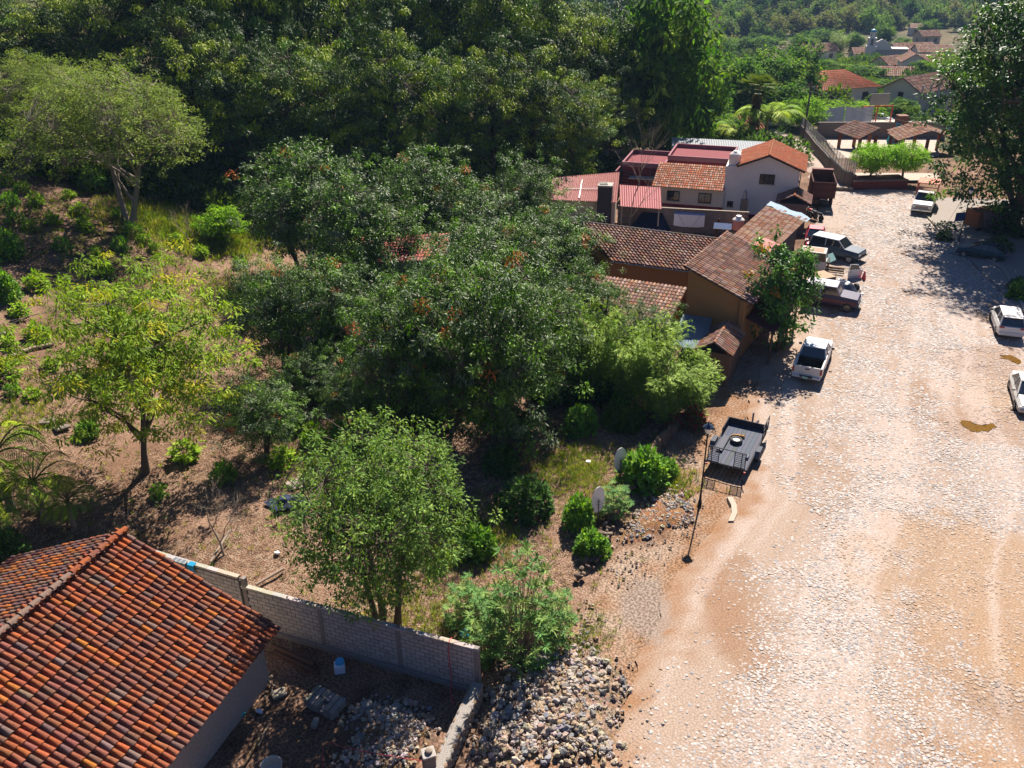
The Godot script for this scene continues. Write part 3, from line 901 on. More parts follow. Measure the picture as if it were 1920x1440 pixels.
func bamboo_and_palms() -> void:
	var YL := [[Color(0.275, 0.419, 0.0375), 0.6], [Color(0.344, 0.434, 0.0375), 0.25], [Color(0.165, 0.31, 0.0375), 0.15]]
	var near := make_palm("areca_palm", 301, 1.6, 14, 2.4, YL)
	var tall := make_palm("date_palm", 302, 3.2, 20, 3.6, YL)
	var fan := make_palm("fan_palm", 303, 12.0, 34, 3.6, [[Color(0.096, 0.139, 0.0375), 0.7], [Color(0.16, 0.202, 0.05), 0.3]], true)
	var pl := [[near, Vector3(-24.85, 1.06, -34.6), 4.8, 5.2, "palm at the left edge beside the orange tiled roof"], [near, Vector3(-23.04, 0.7, -34.09), 3.6, 4.2, "palm leaning over the left gable of the orange roof"], [near, Vector3(-24.05, 0.8, -32.81), 3.0, 4.0, "lowest palm of the clump at the left edge"],
		[near, Vector3(-21.53, 0.47, -33.82), 2.4, 3.2, "small palm nearest the ridge of the orange roof"],
		[near, Vector3(21.12, -1.45, -115.11), 5.5, 7.0, "palm left of the grey metal roof behind the white house"], [near, Vector3(21.73, -2.7, -125.25), 7.0, 7.0, "palm further back behind the maroon house"], [near, Vector3(31.97, -2.4, -122.74), 5.0, 7.5, "yellow palm behind the water tank of the white house"], [tall, Vector3(36.56, -2.51, -123.64), 7.2, 10.5, "date palm right behind the orange gable roof"]]
	for e in pl:
		plant(e[0], e[1], e[2], e[3], e[4], "palms")
	plant(fan, Vector3(34.77, -2.53, -123.84), 9.86, 6.0, "tall fan palm with a skirt of dead brown fronds")
	# bamboo: plumes of fine leaves on arching culms
	rng.seed = 330
	var spots := [[Vector3(5.19, 0, -46.98), 6.8, "bamboo plume nearest the thicket"], [Vector3(6.91, 0, -45.91), 5.8, "second bamboo plume from the thicket"], [Vector3(8.5, 0, -45.54), 6.0, "middle bamboo plume of the clump"], [Vector3(9.82, 0, -44.66), 4.5, "bamboo plume beside the little tiled porch roof"], [Vector3(10.88, 0, -44.63), 3.7, "bamboo plume leaning over the pavement by the trailer"], [Vector3(8.89, 0, -43.92), 4.0, "low bamboo plume above the stub wall"]]
	var protos := []
	for k in 3:
		var t := Node3D.new()
		t.name = "bamboo"
		var w := MB.new()
		var m := MB.new()
		for c in 16:
			var a := rng.randf() * TAU
			var h := rng.randf_range(4.6, 7.0)
			var out := rng.randf_range(0.4, 1.9)
			var pts := []
			for q in 8:
				var u := q / 7.0
				pts.append(Vector3(cos(a) * (0.25 + out * u * u), h * u * (1.0 - 0.13 * u), sin(a) * (0.25 + out * u * u)))
			w.tube(pts, [0.03, 0.028, 0.026, 0.022, 0.018, 0.014, 0.010, 0.005], 4, Color(0.24, 0.25, 0.07), false)
			var base := pick([[Color(0.213, 0.326, 0.05), 0.6], [Color(0.289, 0.403, 0.0875), 0.25], [Color(0.124, 0.202, 0.0375), 0.15]])
			for q in 150:
				var u := pow(rng.randf(), 0.6) * 0.98
				var f := u * 7.0
				var s: Vector3 = pts[mini(int(f), 6)].lerp(pts[mini(int(f), 6) + 1], f - floorf(f))
				var b := ball() * 0.5
				var d := (ball() + Vector3(cos(a), -0.5, sin(a)) * 0.7).normalized()
				for g in 3:
					m.leaf(s + b + ball() * 0.08, (d + ball() * 0.4).normalized(), (Vector3.UP + ball() * 0.6).normalized(), rng.randf_range(0.2, 0.34), 0.05, jitter(base, 0.25))
		part(t, "culms", w.mesh(), M.plain)
		part(t, "foliage", m.mesh(), M.leaf)
		t.set_meta("category", "bamboo")
		t.set_meta("h", 6.4)
		t.set_meta("r", 1.9)
		protos.append(t)
	for k in spots.size():
		plant(protos[k % 3], spots[k][0], spots[k][1], 4.4, spots[k][2], "bamboo clump before the brown house")
	var far := make_palm("plume", 5, 1, 1, 1, YL)
	far.free()
	plant(protos[0], Vector3(127.63, -19.67, -350.32), 11.5, 10.34, "dark feathery bamboo beside the white school and church")

# one leafy plant as a crown of leaves on a few stems
func make_bush(called: String, sd: int, r: float, h: float, n: int, l: float, w: float, pal: Array, whorl := false, leafm := "leaf") -> Node3D:
	rng.seed = sd
	var t := Node3D.new()
	t.name = called
	var m := MB.new()
	var s := MB.new()
	for k in n:
		var d := ball().normalized()
		d.y = absf(d.y)
		var p := Vector3(d.x * r, d.y * h * 0.95, d.z * r) * pow(rng.randf(), 0.35) + Vector3(0, 0.04, 0)
		if whorl or k % 6 == 0:
			s.tube([Vector3(d.x, 0, d.z) * 0.08, p * Vector3(0.5, 0.6, 0.5), p], [0.025, 0.016, 0.006], 3, Color(0.17, 0.13, 0.08), false)
		var base := pick(pal)
		for g in (13 if whorl else 5):
			var a := TAU * g * 0.382
			var dir := (Vector3(cos(a), rng.randf_range(-0.25, 0.55), sin(a)) + d * 0.25).normalized() if whorl else (d * 0.6 + ball()).normalized()
			m.leaf(p, dir, (Vector3.UP + ball() * 0.4).normalized(), l * rng.randf_range(0.7, 1.25), l * w, jitter(base, 0.25))
	part(t, "stem", s.mesh(), M.plain)
	part(t, "foliage", m.mesh(), M[leafm])
	t.set_meta("category", "shrub")
	t.set_meta("h", h)
	t.set_meta("r", r)
	return t

func shrubs() -> void:
	var G1 := [[Color(0.138, 0.295, 0.0438), 0.6], [Color(0.22, 0.372, 0.0375), 0.25], [Color(0.0826, 0.171, 0.0375), 0.15]]
	var G2 := [[Color(0.22, 0.372, 0.025), 0.6], [Color(0.289, 0.419, 0.0375), 0.4]]
	var BL := [[Color(0.112, 0.232, 0.0688), 0.6], [Color(0.208, 0.31, 0.0875), 0.4]]
	var leafy := make_bush("leafy_shrub", 401, 0.95, 1.3, 330, 0.24, 0.55, G1)
	var low := [make_bush("seedling", 402, 0.5, 0.7, 60, 0.24, 0.45, G2), make_bush("seedling", 403, 0.45, 0.9, 55, 0.26, 0.4, G2), make_bush("seedling", 404, 0.6, 0.55, 70, 0.2, 0.5, G1)]
	var whorl := make_bush("tall_weed", 405, 1.5, 4.0, 120, 0.36, 0.2, BL, true)
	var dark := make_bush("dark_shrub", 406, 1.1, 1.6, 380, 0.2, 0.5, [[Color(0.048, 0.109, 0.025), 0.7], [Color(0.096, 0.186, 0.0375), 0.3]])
	var red := make_bush("bougainvillea", 407, 1.0, 1.6, 300, 0.15, 0.7, [[Color(0.4, 0.031, 0.0625), 0.35], [Color(0.08, 0.139, 0.0375), 0.65]])
	for e in [
		[leafy, Vector3(3.99, 0, -43.11), 1.7, 2.0, "round leafy shrub alone beneath the bamboo's shade"],
		[leafy, Vector3(6.88, 0, -37.55), 2.2, 2.6, "big leafy shrub overgrowing the stub wall beside the white oval sign"],
		[leafy, Vector3(3.21, 0, -33.94), 1.9, 1.6, "leafy shrub left of the lower white sign"],
		[leafy, Vector3(3.69, 0, -31.88), 1.3, 1.6, "leafy shrub just below the lower white sign"],
		[leafy, Vector3(-1.74, 0, -31.98), 1.6, 1.8, "leafy shrub right of the round tree"],
		[leafy, Vector3(8.28, 0, -38.27), 1.1, 1.2, "small leafy shrub at the end of the stub wall, near the lamp"],
		[leafy, Vector3(6.46, 0, -44.93), 1.5, 1.3, "small leafy shrub in the deep shade of the bamboo"],
		[leafy, Vector3(-12.84, 0, -43.5), 1.2, 1.3, "shrub on bare ground right of the pollarded trunk"],
		[leafy, Vector3(-9.89, 0, -41.94), 1.6, 1.2, "shrub behind the top of the round tree"],
		[leafy, Vector3(-23.92, 1.17, -41.24), 1.0, 1.3, "shrub by the flat stone slabs"],
		[leafy, Vector3(-27.6, 2.34, -54.7), 1.2, 1.6, "shrub at the left of the feathery tree's top"],
		[leafy, Vector3(-37.64, 5.64, -76.91), 2.2, 2.6, "shrub under the spreading tree on the hillside"],
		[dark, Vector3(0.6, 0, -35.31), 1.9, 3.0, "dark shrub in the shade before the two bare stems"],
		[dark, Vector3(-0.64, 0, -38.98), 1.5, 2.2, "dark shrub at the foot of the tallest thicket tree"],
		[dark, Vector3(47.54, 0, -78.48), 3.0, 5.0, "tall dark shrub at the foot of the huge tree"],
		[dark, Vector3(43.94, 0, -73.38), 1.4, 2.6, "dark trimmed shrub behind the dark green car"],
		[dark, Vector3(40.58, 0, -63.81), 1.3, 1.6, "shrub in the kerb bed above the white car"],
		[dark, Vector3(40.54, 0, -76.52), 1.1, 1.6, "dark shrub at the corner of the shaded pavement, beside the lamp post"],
		[leafy, Vector3(39.83, 0, -62.15), 1.6, 1.8, "bright leafy shrub in the kerb bed at the right edge"],
		[red, Vector3(10.68, 0, -43.25), 1.5, 1.5, "red bougainvillea at the foot of the bamboo"],
		[red, Vector3(9.49, 0, -43.28), 1.0, 1.3, "small red bougainvillea beside the stub wall"],
		[whorl, Vector3(0.19, 0, -25.24), 6.94, 3.0, "tall weed with star-shaped leaf whorls at the end of the block wall"],
		[whorl, Vector3(-0.89, 0, -25.55), 4.0, 2.4, "tall weed leaning over the end of the block wall"],
		[whorl, Vector3(1.54, 0, -26.4), 3.2, 2.2, "tall weed nearest the rubble heap"],
		[whorl, Vector3(-1.94, 0, -27.39), 2.6, 2.2, "tall weed behind the block wall, right of the round tree"],
		[whorl, Vector3(5.04, 0, -34.99), 2.0, 2.0, "grey-green weed beside the lower white sign"],
		[dark, Vector3(-23.3, 0.57, -30.74), 2.0, 2.4, "dark shrub below the palms at the left edge"],
		[leafy, Vector3(-36.73, 5.44, -59.5), 2.2, 2.4, "leafy shrub at the left edge of the slope"],
		[leafy, Vector3(-33.84, 4.59, -53.31), 2.2, 2.0, "darker leafy shrub at the left edge of the slope, lower down"],
	]:
		plant(e[0], e[1], e[2], e[3], e[4], "shrubs")
	# seedlings dotted over the bare slope
	rng.seed = 411
	var spots := [Vector3(-30.27, 3.3, -49.64), Vector3(-32.26, 4.04, -51.85), Vector3(-30.28, 3.31, -55.84), Vector3(-33.04, 4.32, -55.91), Vector3(-30.92, 3.54, -61.06), Vector3(-34.18, 4.71, -62.69), Vector3(-32.19, 4.01, -63.37), Vector3(-37.61, 5.63, -65.2), Vector3(-31.13, 3.62, -65.71), Vector3(-36.86, 5.47, -67.08), Vector3(-36.25, 5.32, -70.49), Vector3(-39.01, 5.94, -65.65), Vector3(-31, 3.57, -47.91), Vector3(-27.83, 2.4, -43.46), Vector3(-28.71, 2.71, -43.25), Vector3(-28.3, 2.59, -46.87), Vector3(-29.25, 2.93, -56.73), Vector3(-31.61, 3.8, -69.26), Vector3(-30.47, 3.38, -68.39), Vector3(-28.61, 2.7, -70.34), Vector3(-40.89, 6.36, -68.72), Vector3(-39.6, 6.07, -70.41), Vector3(-38.46, 5.82, -73.68), Vector3(-23, 0.99, -68.88), Vector3(-26.14, 1.86, -69.24), Vector3(-29.73, 3.1, -44.84), Vector3(-15.57, 0.04, -38.22), Vector3(-11.43, 0, -41.98), Vector3(-12.77, 0, -39.78), Vector3(-10.1, 0, -38.16), Vector3(-43.82, 7, -73.9), Vector3(-41.81, 6.56, -72.86), Vector3(-30.19, 3.27, -60.62), Vector3(-34.62, 4.85, -67.53), Vector3(-18.32, 0.21, -40.13), Vector3(-18.4, 0.19, -36.6), Vector3(-4.91, 0, -37.8), Vector3(-14.25, 0.01, -50.77), Vector3(-33.51, 4.48, -71.61), Vector3(-29.36, 2.97, -67.53)]
	for k in spots.size():
		var s := rng.randf_range(0.7, 1.5)
		plant(low[k % 3], spots[k], 0.85 * s, 1.15 * s, "knee-high bright green seedling on the bare slope", "seedlings on the bare slope")
	# dry bare shrubs
	for e in [[Vector3(-13.76, 0, -32.01), 3.6, 1.0, "dry leafless shrub with a pale fallen trunk behind the block wall"], [Vector3(-7.17, 0, -43.68), 4.2, 1.3, "dry leafless tangle of branches in the thicket"], [Vector3(-11.48, 0, -55.74), 3.6, 1.1, "bare grey branches at the left of the thicket"], [Vector3(-26.97, 2.13, -69.86), 3.4, 1.0, "small dead tree in the sunny grass"], [Vector3(11.37, 0, -79.23), 8.6, 1.1, "tall thin dead tree before the maroon house"]]:
		rng.seed = int(e[0].x * 100.0)
		var m := MB.new()
		twig(m, Vector3(0, -0.05, 0), Vector3(rng.randf_range(-0.25, 0.25), 1, rng.randf_range(-0.2, 0.2)).normalized(), e[1] * 0.42, 0.045 * e[2] + 0.02, 0)
		solo("dead_tree", m.mesh(), M.bark_pale, e[3], "dead tree", e[0])

func twig(m: MB, p: Vector3, d: Vector3, l: float, r: float, depth: int) -> void:
	var mid := p + d * l * 0.5 + ball() * l * 0.08
	var e := p + d * l + ball() * l * 0.1
	m.tube([p, mid, e], [r, r * 0.8, r * 0.6], 5 if depth < 2 else 3, Color.WHITE, false)
	if depth >= 5 or r < 0.004: return
	for k in (3 if depth < 4 else 2):
		twig(m, e if k > 0 else mid, (d + ball() * 0.85 + Vector3(0, 0.12, 0)).normalized(), l * rng.randf_range(0.6, 0.85), r * 0.58, depth + 1)

# ---- buildings --------------------------------------------------------------------------------
var OLD := [[Color(0.30, 0.165, 0.125), 0.35], [Color(0.38, 0.225, 0.17), 0.25], [Color(0.21, 0.115, 0.09), 0.2], [Color(0.44, 0.30, 0.235), 0.12], [Color(0.36, 0.15, 0.085), 0.08]]
var NEW := [[Color(0.50, 0.125, 0.040), 0.45], [Color(0.44, 0.15, 0.07), 0.35], [Color(0.56, 0.19, 0.09), 0.2]]
var BRIGHT := [[Color(0.52, 0.13, 0.04), 0.25], [Color(0.50, 0.19, 0.10), 0.3], [Color(0.58, 0.32, 0.22), 0.3], [Color(0.32, 0.12, 0.07), 0.15]]
var PALE := [[Color(0.50, 0.30, 0.21), 0.4], [Color(0.58, 0.40, 0.30), 0.3], [Color(0.42, 0.19, 0.11), 0.3]]

# barrel tiles laid on the plane A B (eave) C D (ridge, C above B); one joined mesh
func tiles(A: Vector3, B: Vector3, C: Vector3, D: Vector3, pal: Array, pitch := 0.30, expo := 0.42, segs := 4) -> ArrayMesh:
	var m := MB.new()
	if (B - A).cross(D - A).y < 0.0: return tiles(B, A, D, C, pal, pitch, expo, segs)
	var n := (B - A).cross(D - A).normalized()
	if n.y < 0.0: n = -n
	var cols := maxi(int(round((B - A).length() / pitch)), 1)
	var rows := maxi(int(round((D - A).length() / expo)), 1)
	var dk := Color(0.12, 0.07, 0.05)
	# the bed of the roof
	var q := n * -0.05
	if (B - A).cross(D - A).y > 0.0: m.quad(A + n * 0.01, B + n * 0.01, C + n * 0.01, D + n * 0.01, dk)
	else: m.quad(B + n * 0.01, A + n * 0.01, D + n * 0.01, C + n * 0.01, dk)
	m.quad(A + q, D + q, C + q, B + q, dk)
	for e in [[A, B], [B, C], [C, D], [D, A]]:
		m.quad(e[0] + q, e[1] + q, e[1] + n * 0.01, e[0] + n * 0.01, dk)
	for k in cols:
		var t := (k + 0.5) / cols
		var lo := A.lerp(B, t)
		var hi := D.lerp(C, t)
		var side := (B - A).normalized()
		var wd := lerpf((B - A).length(), (C - D).length(), 0.5) / cols
		for r in rows:
			var a := lo.lerp(hi, float(r) / rows - (0.03 if r == 0 else 0.0))
			var b := lo.lerp(hi, (r + 1.08) / rows) if r < rows - 1 else hi
			var col := jitter(pick(pal), 0.10)
			var off := side * rng.randf_range(-0.012, 0.012)
			var ra := wd * 0.41
			var rb := wd * 0.36
			var pts := []
			for s in segs + 1:
				var th := PI * s / segs
				pts.append([a + off + side * (cos(th) * ra) + n * (0.035 + sin(th) * ra * 0.72), b + off + side * (cos(th) * rb) + n * (0.0 + sin(th) * rb * 0.72)])
			for s in segs:
				m.quad(pts[s][0], pts[s][1], pts[s + 1][1], pts[s + 1][0], col)
			for s in range(1, segs):
				m.tri(pts[0][0], pts[s][0], pts[s + 1][0], Color(0.05, 0.03, 0.025))
	return m.mesh()

# ridge caps from A to B
func ridge_caps(A: Vector3, B: Vector3, pal: Array, r := 0.13, l := 0.42) -> ArrayMesh:
	var m := MB.new()
	var k := maxi(int((B - A).length() / l), 1)
	var d := (B - A).normalized()
	var s := d.cross(Vector3.UP).normalized()
	for j in k:
		var a := A.lerp(B, float(j) / k)
		var b := A.lerp(B, (j + 1.1) / k)
		var col := jitter(pick(pal), 0.12)
		for q in 5:
			var t0 := PI * q / 5.0
			var t1 := PI * (q + 1) / 5.0
			m.quad(a + s * cos(t0) * r + Vector3.UP * (sin(t0) * r + 0.03), b + s * cos(t0) * r * 0.86 + Vector3.UP * sin(t0) * r * 0.86, b + s * cos(t1) * r * 0.86 + Vector3.UP * sin(t1) * r * 0.86, a + s * cos(t1) * r + Vector3.UP * (sin(t1) * r + 0.03), col)
	return m.mesh()

func corrugated(A: Vector3, B: Vector3, C: Vector3, D: Vector3, ribs: int, col: Color, deep := 0.025) -> ArrayMesh:
	var m := MB.new()
	if (B - A).cross(D - A).y < 0.0: return corrugated(B, A, D, C, ribs, col, deep)
	var n := (B - A).cross(D - A).normalized()
	if n.y < 0.0: n = -n
	var N := ribs * 4
	for k in N:
		var t0 := float(k) / N
		var t1 := float(k + 1) / N
		var h0 := n * sin(t0 * ribs * TAU) * deep
		var h1 := n * sin(t1 * ribs * TAU) * deep
		var sheet := col
		var f := 1.0 + 0.12 * sin(floorf(t0 * 7.0) * 12.9)
		m.quad(A.lerp(B, t0) + h0, A.lerp(B, t1) + h1, D.lerp(C, t1) + h1, D.lerp(C, t0) + h0, Color(sheet.r * f, sheet.g * f, sheet.b * f))
		m.quad(A.lerp(B, t0) + h0 - n * 0.008, D.lerp(C, t0) + h0 - n * 0.008, D.lerp(C, t1) + h1 - n * 0.008, A.lerp(B, t1) + h1 - n * 0.008, col * 0.8)
	return m.mesh()

# closed body on a footprint (any winding), each corner with its own top height
func body(foot: Array, tops: Array, y0 := -0.3, col := Color.WHITE) -> ArrayMesh:
	var m := MB.new()
	var k := foot.size()
	var area := 0.0
	for j in k:
		var a: Vector3 = foot[j]
		var b: Vector3 = foot[(j + 1) % k]
		area += a.x * b.z - b.x * a.z
	var ord := range(k)
	if area > 0.0: ord.reverse()
	for j in k:
		var a: Vector3 = foot[ord[j]]
		var b: Vector3 = foot[ord[(j + 1) % k]]
		m.quad(Vector3(a.x, y0, a.z), Vector3(b.x, y0, b.z), Vector3(b.x, tops[ord[(j + 1) % k]], b.z), Vector3(a.x, tops[ord[j]], a.z), col)
	for j in range(1, k - 1):
		var a: Vector3 = foot[ord[0]]
		var b: Vector3 = foot[ord[j]]
		var c: Vector3 = foot[ord[j + 1]]
		m.tri(Vector3(a.x, tops[ord[0]], a.z), Vector3(b.x, tops[ord[j]], b.z), Vector3(c.x, tops[ord[j + 1]], c.z), col)
	return m.mesh()

func facing(p: Vector3, n: Vector3) -> Transform3D:   # local z along n
	var z := n.normalized()
	var x := Vector3.UP.cross(z).normalized()
	return Transform3D(Basis(x, Vector3.UP, z), p)

# a window on a wall: dark pane, frame proud of the wall, sill; p is its centre on the wall face
func window(parent: Node, p: Vector3, n: Vector3, w: float, h: float, fcol: Color, bars := 1, called := "window") -> void:
	var t := facing(p, n)
	var g := MB.new()
	g.box(Transform3D(Basis(), Vector3(0, 0, -0.03)), Vector3(w, h, 0.08))
	var pane := part(parent, called, g.mesh(), M.glass, t)
	var f := MB.new()
	for s in [-1.0, 1.0]:
		f.box(at(Vector3(s * (w * 0.5 + 0.03), 0, 0.02)), Vector3(0.08, h + 0.14, 0.10), fcol)
		f.box(at(Vector3(0, s * (h * 0.5 + 0.03), 0.022)), Vector3(w - 0.02, 0.08, 0.10), fcol)
	for k in bars:
		f.box(at(Vector3(w * ((k + 1.0) / (bars + 1) - 0.5), 0, 0.025)), Vector3(0.045, h - 0.02, 0.06), fcol)
	part(pane, "frame", f.mesh(), M.wood)
	var s := MB.new()
	s.box(at(Vector3(0, -h * 0.5 - 0.11, 0.05)), Vector3(w + 0.24, 0.07, 0.16), Color(0.5, 0.47, 0.43))
	part(pane, "sill", s.mesh(), M.concrete)

func flat_mesh(t: Transform3D, s: Vector3, col: Color, b := 0.0) -> ArrayMesh:
	var m := MB.new()
	m.box(t, s, col, b)
	return m.mesh()

# the tiled house at the lower left, its tiles laid one by one
func near_house() -> void:
	var o := thing("tiled_house", "house under weathered orange barrel tiles at the lower left corner", "house")
	var e1 := Vector3(-9.0, 2.5, -24.55)
	var u := Vector3(-0.335, 0, 0.942)                 # along the eave, towards the camera
	var v := Vector3(-0.942, 0, -0.335)                # from eave to ridge
	var run := 6.55
	var rise := 2.95
	var L := 15.0
	var up := (v * run + Vector3(0, rise, 0))
	var sl := up.length()
	up /= sl
	var nrm := u.cross(up)
	if nrm.y < 0.0: nrm = -nrm
	# walls below the overhang
	var a := e1 + u * 0.5 + v * 0.55
	var foot := [a, a + u * (L - 1.0), a + u * (L - 1.0) + v * (run * 2.0 - 1.1), a + v * (run * 2.0 - 1.1)]
	part(o, "wall", body(foot, [2.55, 2.55, 2.55, 2.55], -0.3, Color(0.42, 0.37, 0.33)), M.plaster)
	for end in [0.0, L - 1.05]:
		var gm := MB.new()
		var p: Vector3 = a + u * end
		var q: Vector3 = p + v * (run * 2.0 - 1.1)
		var top: Vector3 = p.lerp(q, 0.5)
		gm.tri(Vector3(p.x, 2.5, p.z), Vector3(q.x, 2.5, q.z), Vector3(top.x, 5.15, top.z), Color(0.42, 0.37, 0.33))
		gm.tri(Vector3(q.x, 2.5, q.z), Vector3(p.x, 2.5, p.z), Vector3(top.x, 5.15, top.z), Color(0.42, 0.37, 0.33))
		part(o, "gable", gm.mesh(), M.plaster)
	var deck := MB.new()
	var rt := e1 + v * run + Vector3(0, rise, 0)
	for sgn in [0, 1]:
		var lo := e1 if sgn == 0 else e1 + v * run * 2.0
		var th := nrm * 0.10
		var A: Vector3 = lo
		var B: Vector3 = lo + u * L
		var C: Vector3 = rt + u * L
		var D: Vector3 = rt
		var nn := (B - A).cross(D - A).normalized()
		if nn.y < 0.0: nn = -nn
		for f in [0.0, -0.10]:
			if sgn == 0: deck.quad(A + nn * f, D + nn * f, C + nn * f, B + nn * f, Color(0.16, 0.10, 0.08))
			else: deck.quad(A + nn * f, B + nn * f, C + nn * f, D + nn * f, Color(0.16, 0.10, 0.08))
		for e in [[A, B], [B, C], [D, A]]:
			deck.quad(e[0] - nn * 0.1, e[1] - nn * 0.1, e[1], e[0], Color(0.14, 0.09, 0.07))
	var roof := part(o, "roof", deck.mesh(), M.wood)
	# barrel tile, lower end wide and lifted over the next
	var tm := MB.new()
	var segs := 7
	var ln := 0.50
	for s in segs:
		var p0 := PI * s / segs
		var p1 := PI * (s + 1) / segs
		var f := func(th: float, r: float, z: float, lift: float) -> Vector3: return Vector3(cos(th) * r, sin(th) * r * 0.85 + lift, z)
		tm.quad(f.call(p0, 0.118, 0.0, 0.045), f.call(p0, 0.095, -ln, 0.0), f.call(p1, 0.095, -ln, 0.0), f.call(p1, 0.118, 0.0, 0.045))
		tm.quad(f.call(p0, 0.098, 0.0, 0.045), f.call(p0, 0.118, 0.0, 0.045), f.call(p1, 0.118, 0.0, 0.045), f.call(p1, 0.098, 0.0, 0.045))
	# smooth the barrel
	for k in tm.v.size():
		if absf(tm.n[k].z) < 0.6: tm.n[k] = Vector3(tm.v[k].x, maxf(tm.v[k].y - 0.03, 0.0), 0.01).normalized()
	var tile := tm.mesh()
	var tints := [Color(0.46, 0.125, 0.04), Color(0.38, 0.105, 0.045), Color(0.52, 0.17, 0.035), Color(0.29, 0.105, 0.07), Color(0.23, 0.105, 0.08), Color(0.19, 0.11, 0.092), Color(0.26, 0.16, 0.13), Color(0.34, 0.115, 0.055)]
	var mats := []
	for c in tints:
		var mt: StandardMaterial3D = M.tile.duplicate()
		mt.albedo_color = (c * 1.3).linear_to_srgb()
		mats.append(mt)
	rng.seed = 1001
	var pitch := 0.238
	var expo := 0.445
	var all := []
	for sgn in [0, 1]:
		var lo := e1 if sgn == 0 else e1 + v * run * 2.0
		var uv := up if sgn == 0 else (up - 2.0 * up.dot(v) * v)
		var nn := u.cross(uv)
		if nn.y < 0.0: nn = -nn
		nn = nn.normalized()
		for k in int(L / pitch):
			for r in int(sl / expo) + 1:
				var up_at := minf(r * expo, sl - 0.12)
				var p: Vector3 = lo + u * ((k + 0.5) * pitch) + uv * (up_at - 0.06) + nn * (0.015 + rng.randf_range(0.0, 0.012)) + u * rng.randf_range(-0.02, 0.02) + uv * rng.randf_range(-0.03, 0.03)
				var zz := -uv.rotated(nn, rng.randf_range(-0.06, 0.06))
				var xx := nn.cross(zz)
				var t := Transform3D(Basis(xx, nn, zz), p)
				var w := nz.get_noise_2d(k * 5.0 + sgn * 500.0, r * 9.0) + rng.randf_range(-0.30, 0.30)
				var c := 0
				if sgn == 1: c = [3, 4, 5, 6, 6, 7, 2][rng.randi() % 7]
				elif w > 0.12: c = [0, 1, 7, 0, 1][rng.randi() % 5]
				elif w > -0.14: c = [3, 7, 1, 3, 7][rng.randi() % 5]
				else: c = [4, 3, 6, 4, 5, 3][rng.randi() % 6]
				if rng.randf() < 0.03: c = 2
				all.append([t, c, sgn, p])
	# those that show largest are tiles of their own, the rest joined
	var inst := []
	var icol := []
	var single := 0
	for e in all:
		var p: Vector3 = e[3]
		var near_enough: bool = e[2] == 0 and p.z < -18.6 and p.x > -14.4 and single < 300
		if near_enough:
			single += 1
			part(roof, "tile", tile, mats[e[1]], e[0])
		else:
			inst.append(e[0])
			icol.append(jitter(tints[e[1]] * 1.3, 0.1))
	var tm2: StandardMaterial3D = M.tile.duplicate()
	tm2.albedo_color = lin(1.0, 1.0, 1.0)
	many(roof, "barrel_tiles", tile, tm2, inst, icol)
	# ridge: big half-round caps, newer towards the far gable
	var cap := MB.new()
	for s in 7:
		var p0 := PI * s / 7.0
		var p1 := PI * (s + 1) / 7.0
		cap.quad(Vector3(cos(p0) * 0.15, sin(p0) * 0.13 + 0.03, 0.0), Vector3(cos(p0) * 0.125, sin(p0) * 0.11, -0.52), Vector3(cos(p1) * 0.125, sin(p1) * 0.11, -0.52), Vector3(cos(p1) * 0.15, sin(p1) * 0.13 + 0.03, 0.0))
	for k in cap.v.size(): cap.n[k] = Vector3(cap.v[k].x, cap.v[k].y, 0).normalized()
	var cm := cap.mesh()
	var pale: StandardMaterial3D = M.tile.duplicate()
	pale.albedo_color = lin(0.40, 0.27, 0.21)
	for k in int(L / 0.46):
		var t := Transform3D(Basis(u.cross(Vector3.UP) * -1.0, Vector3.UP, u), rt + Vector3(0, 0.10, 0) + u * (k * 0.46 + 0.4))
		part(roof, "ridge_tile", cm, pale if k > 5 and k < 13 else mats[[0, 1, 7, 3][k % 4]], t)

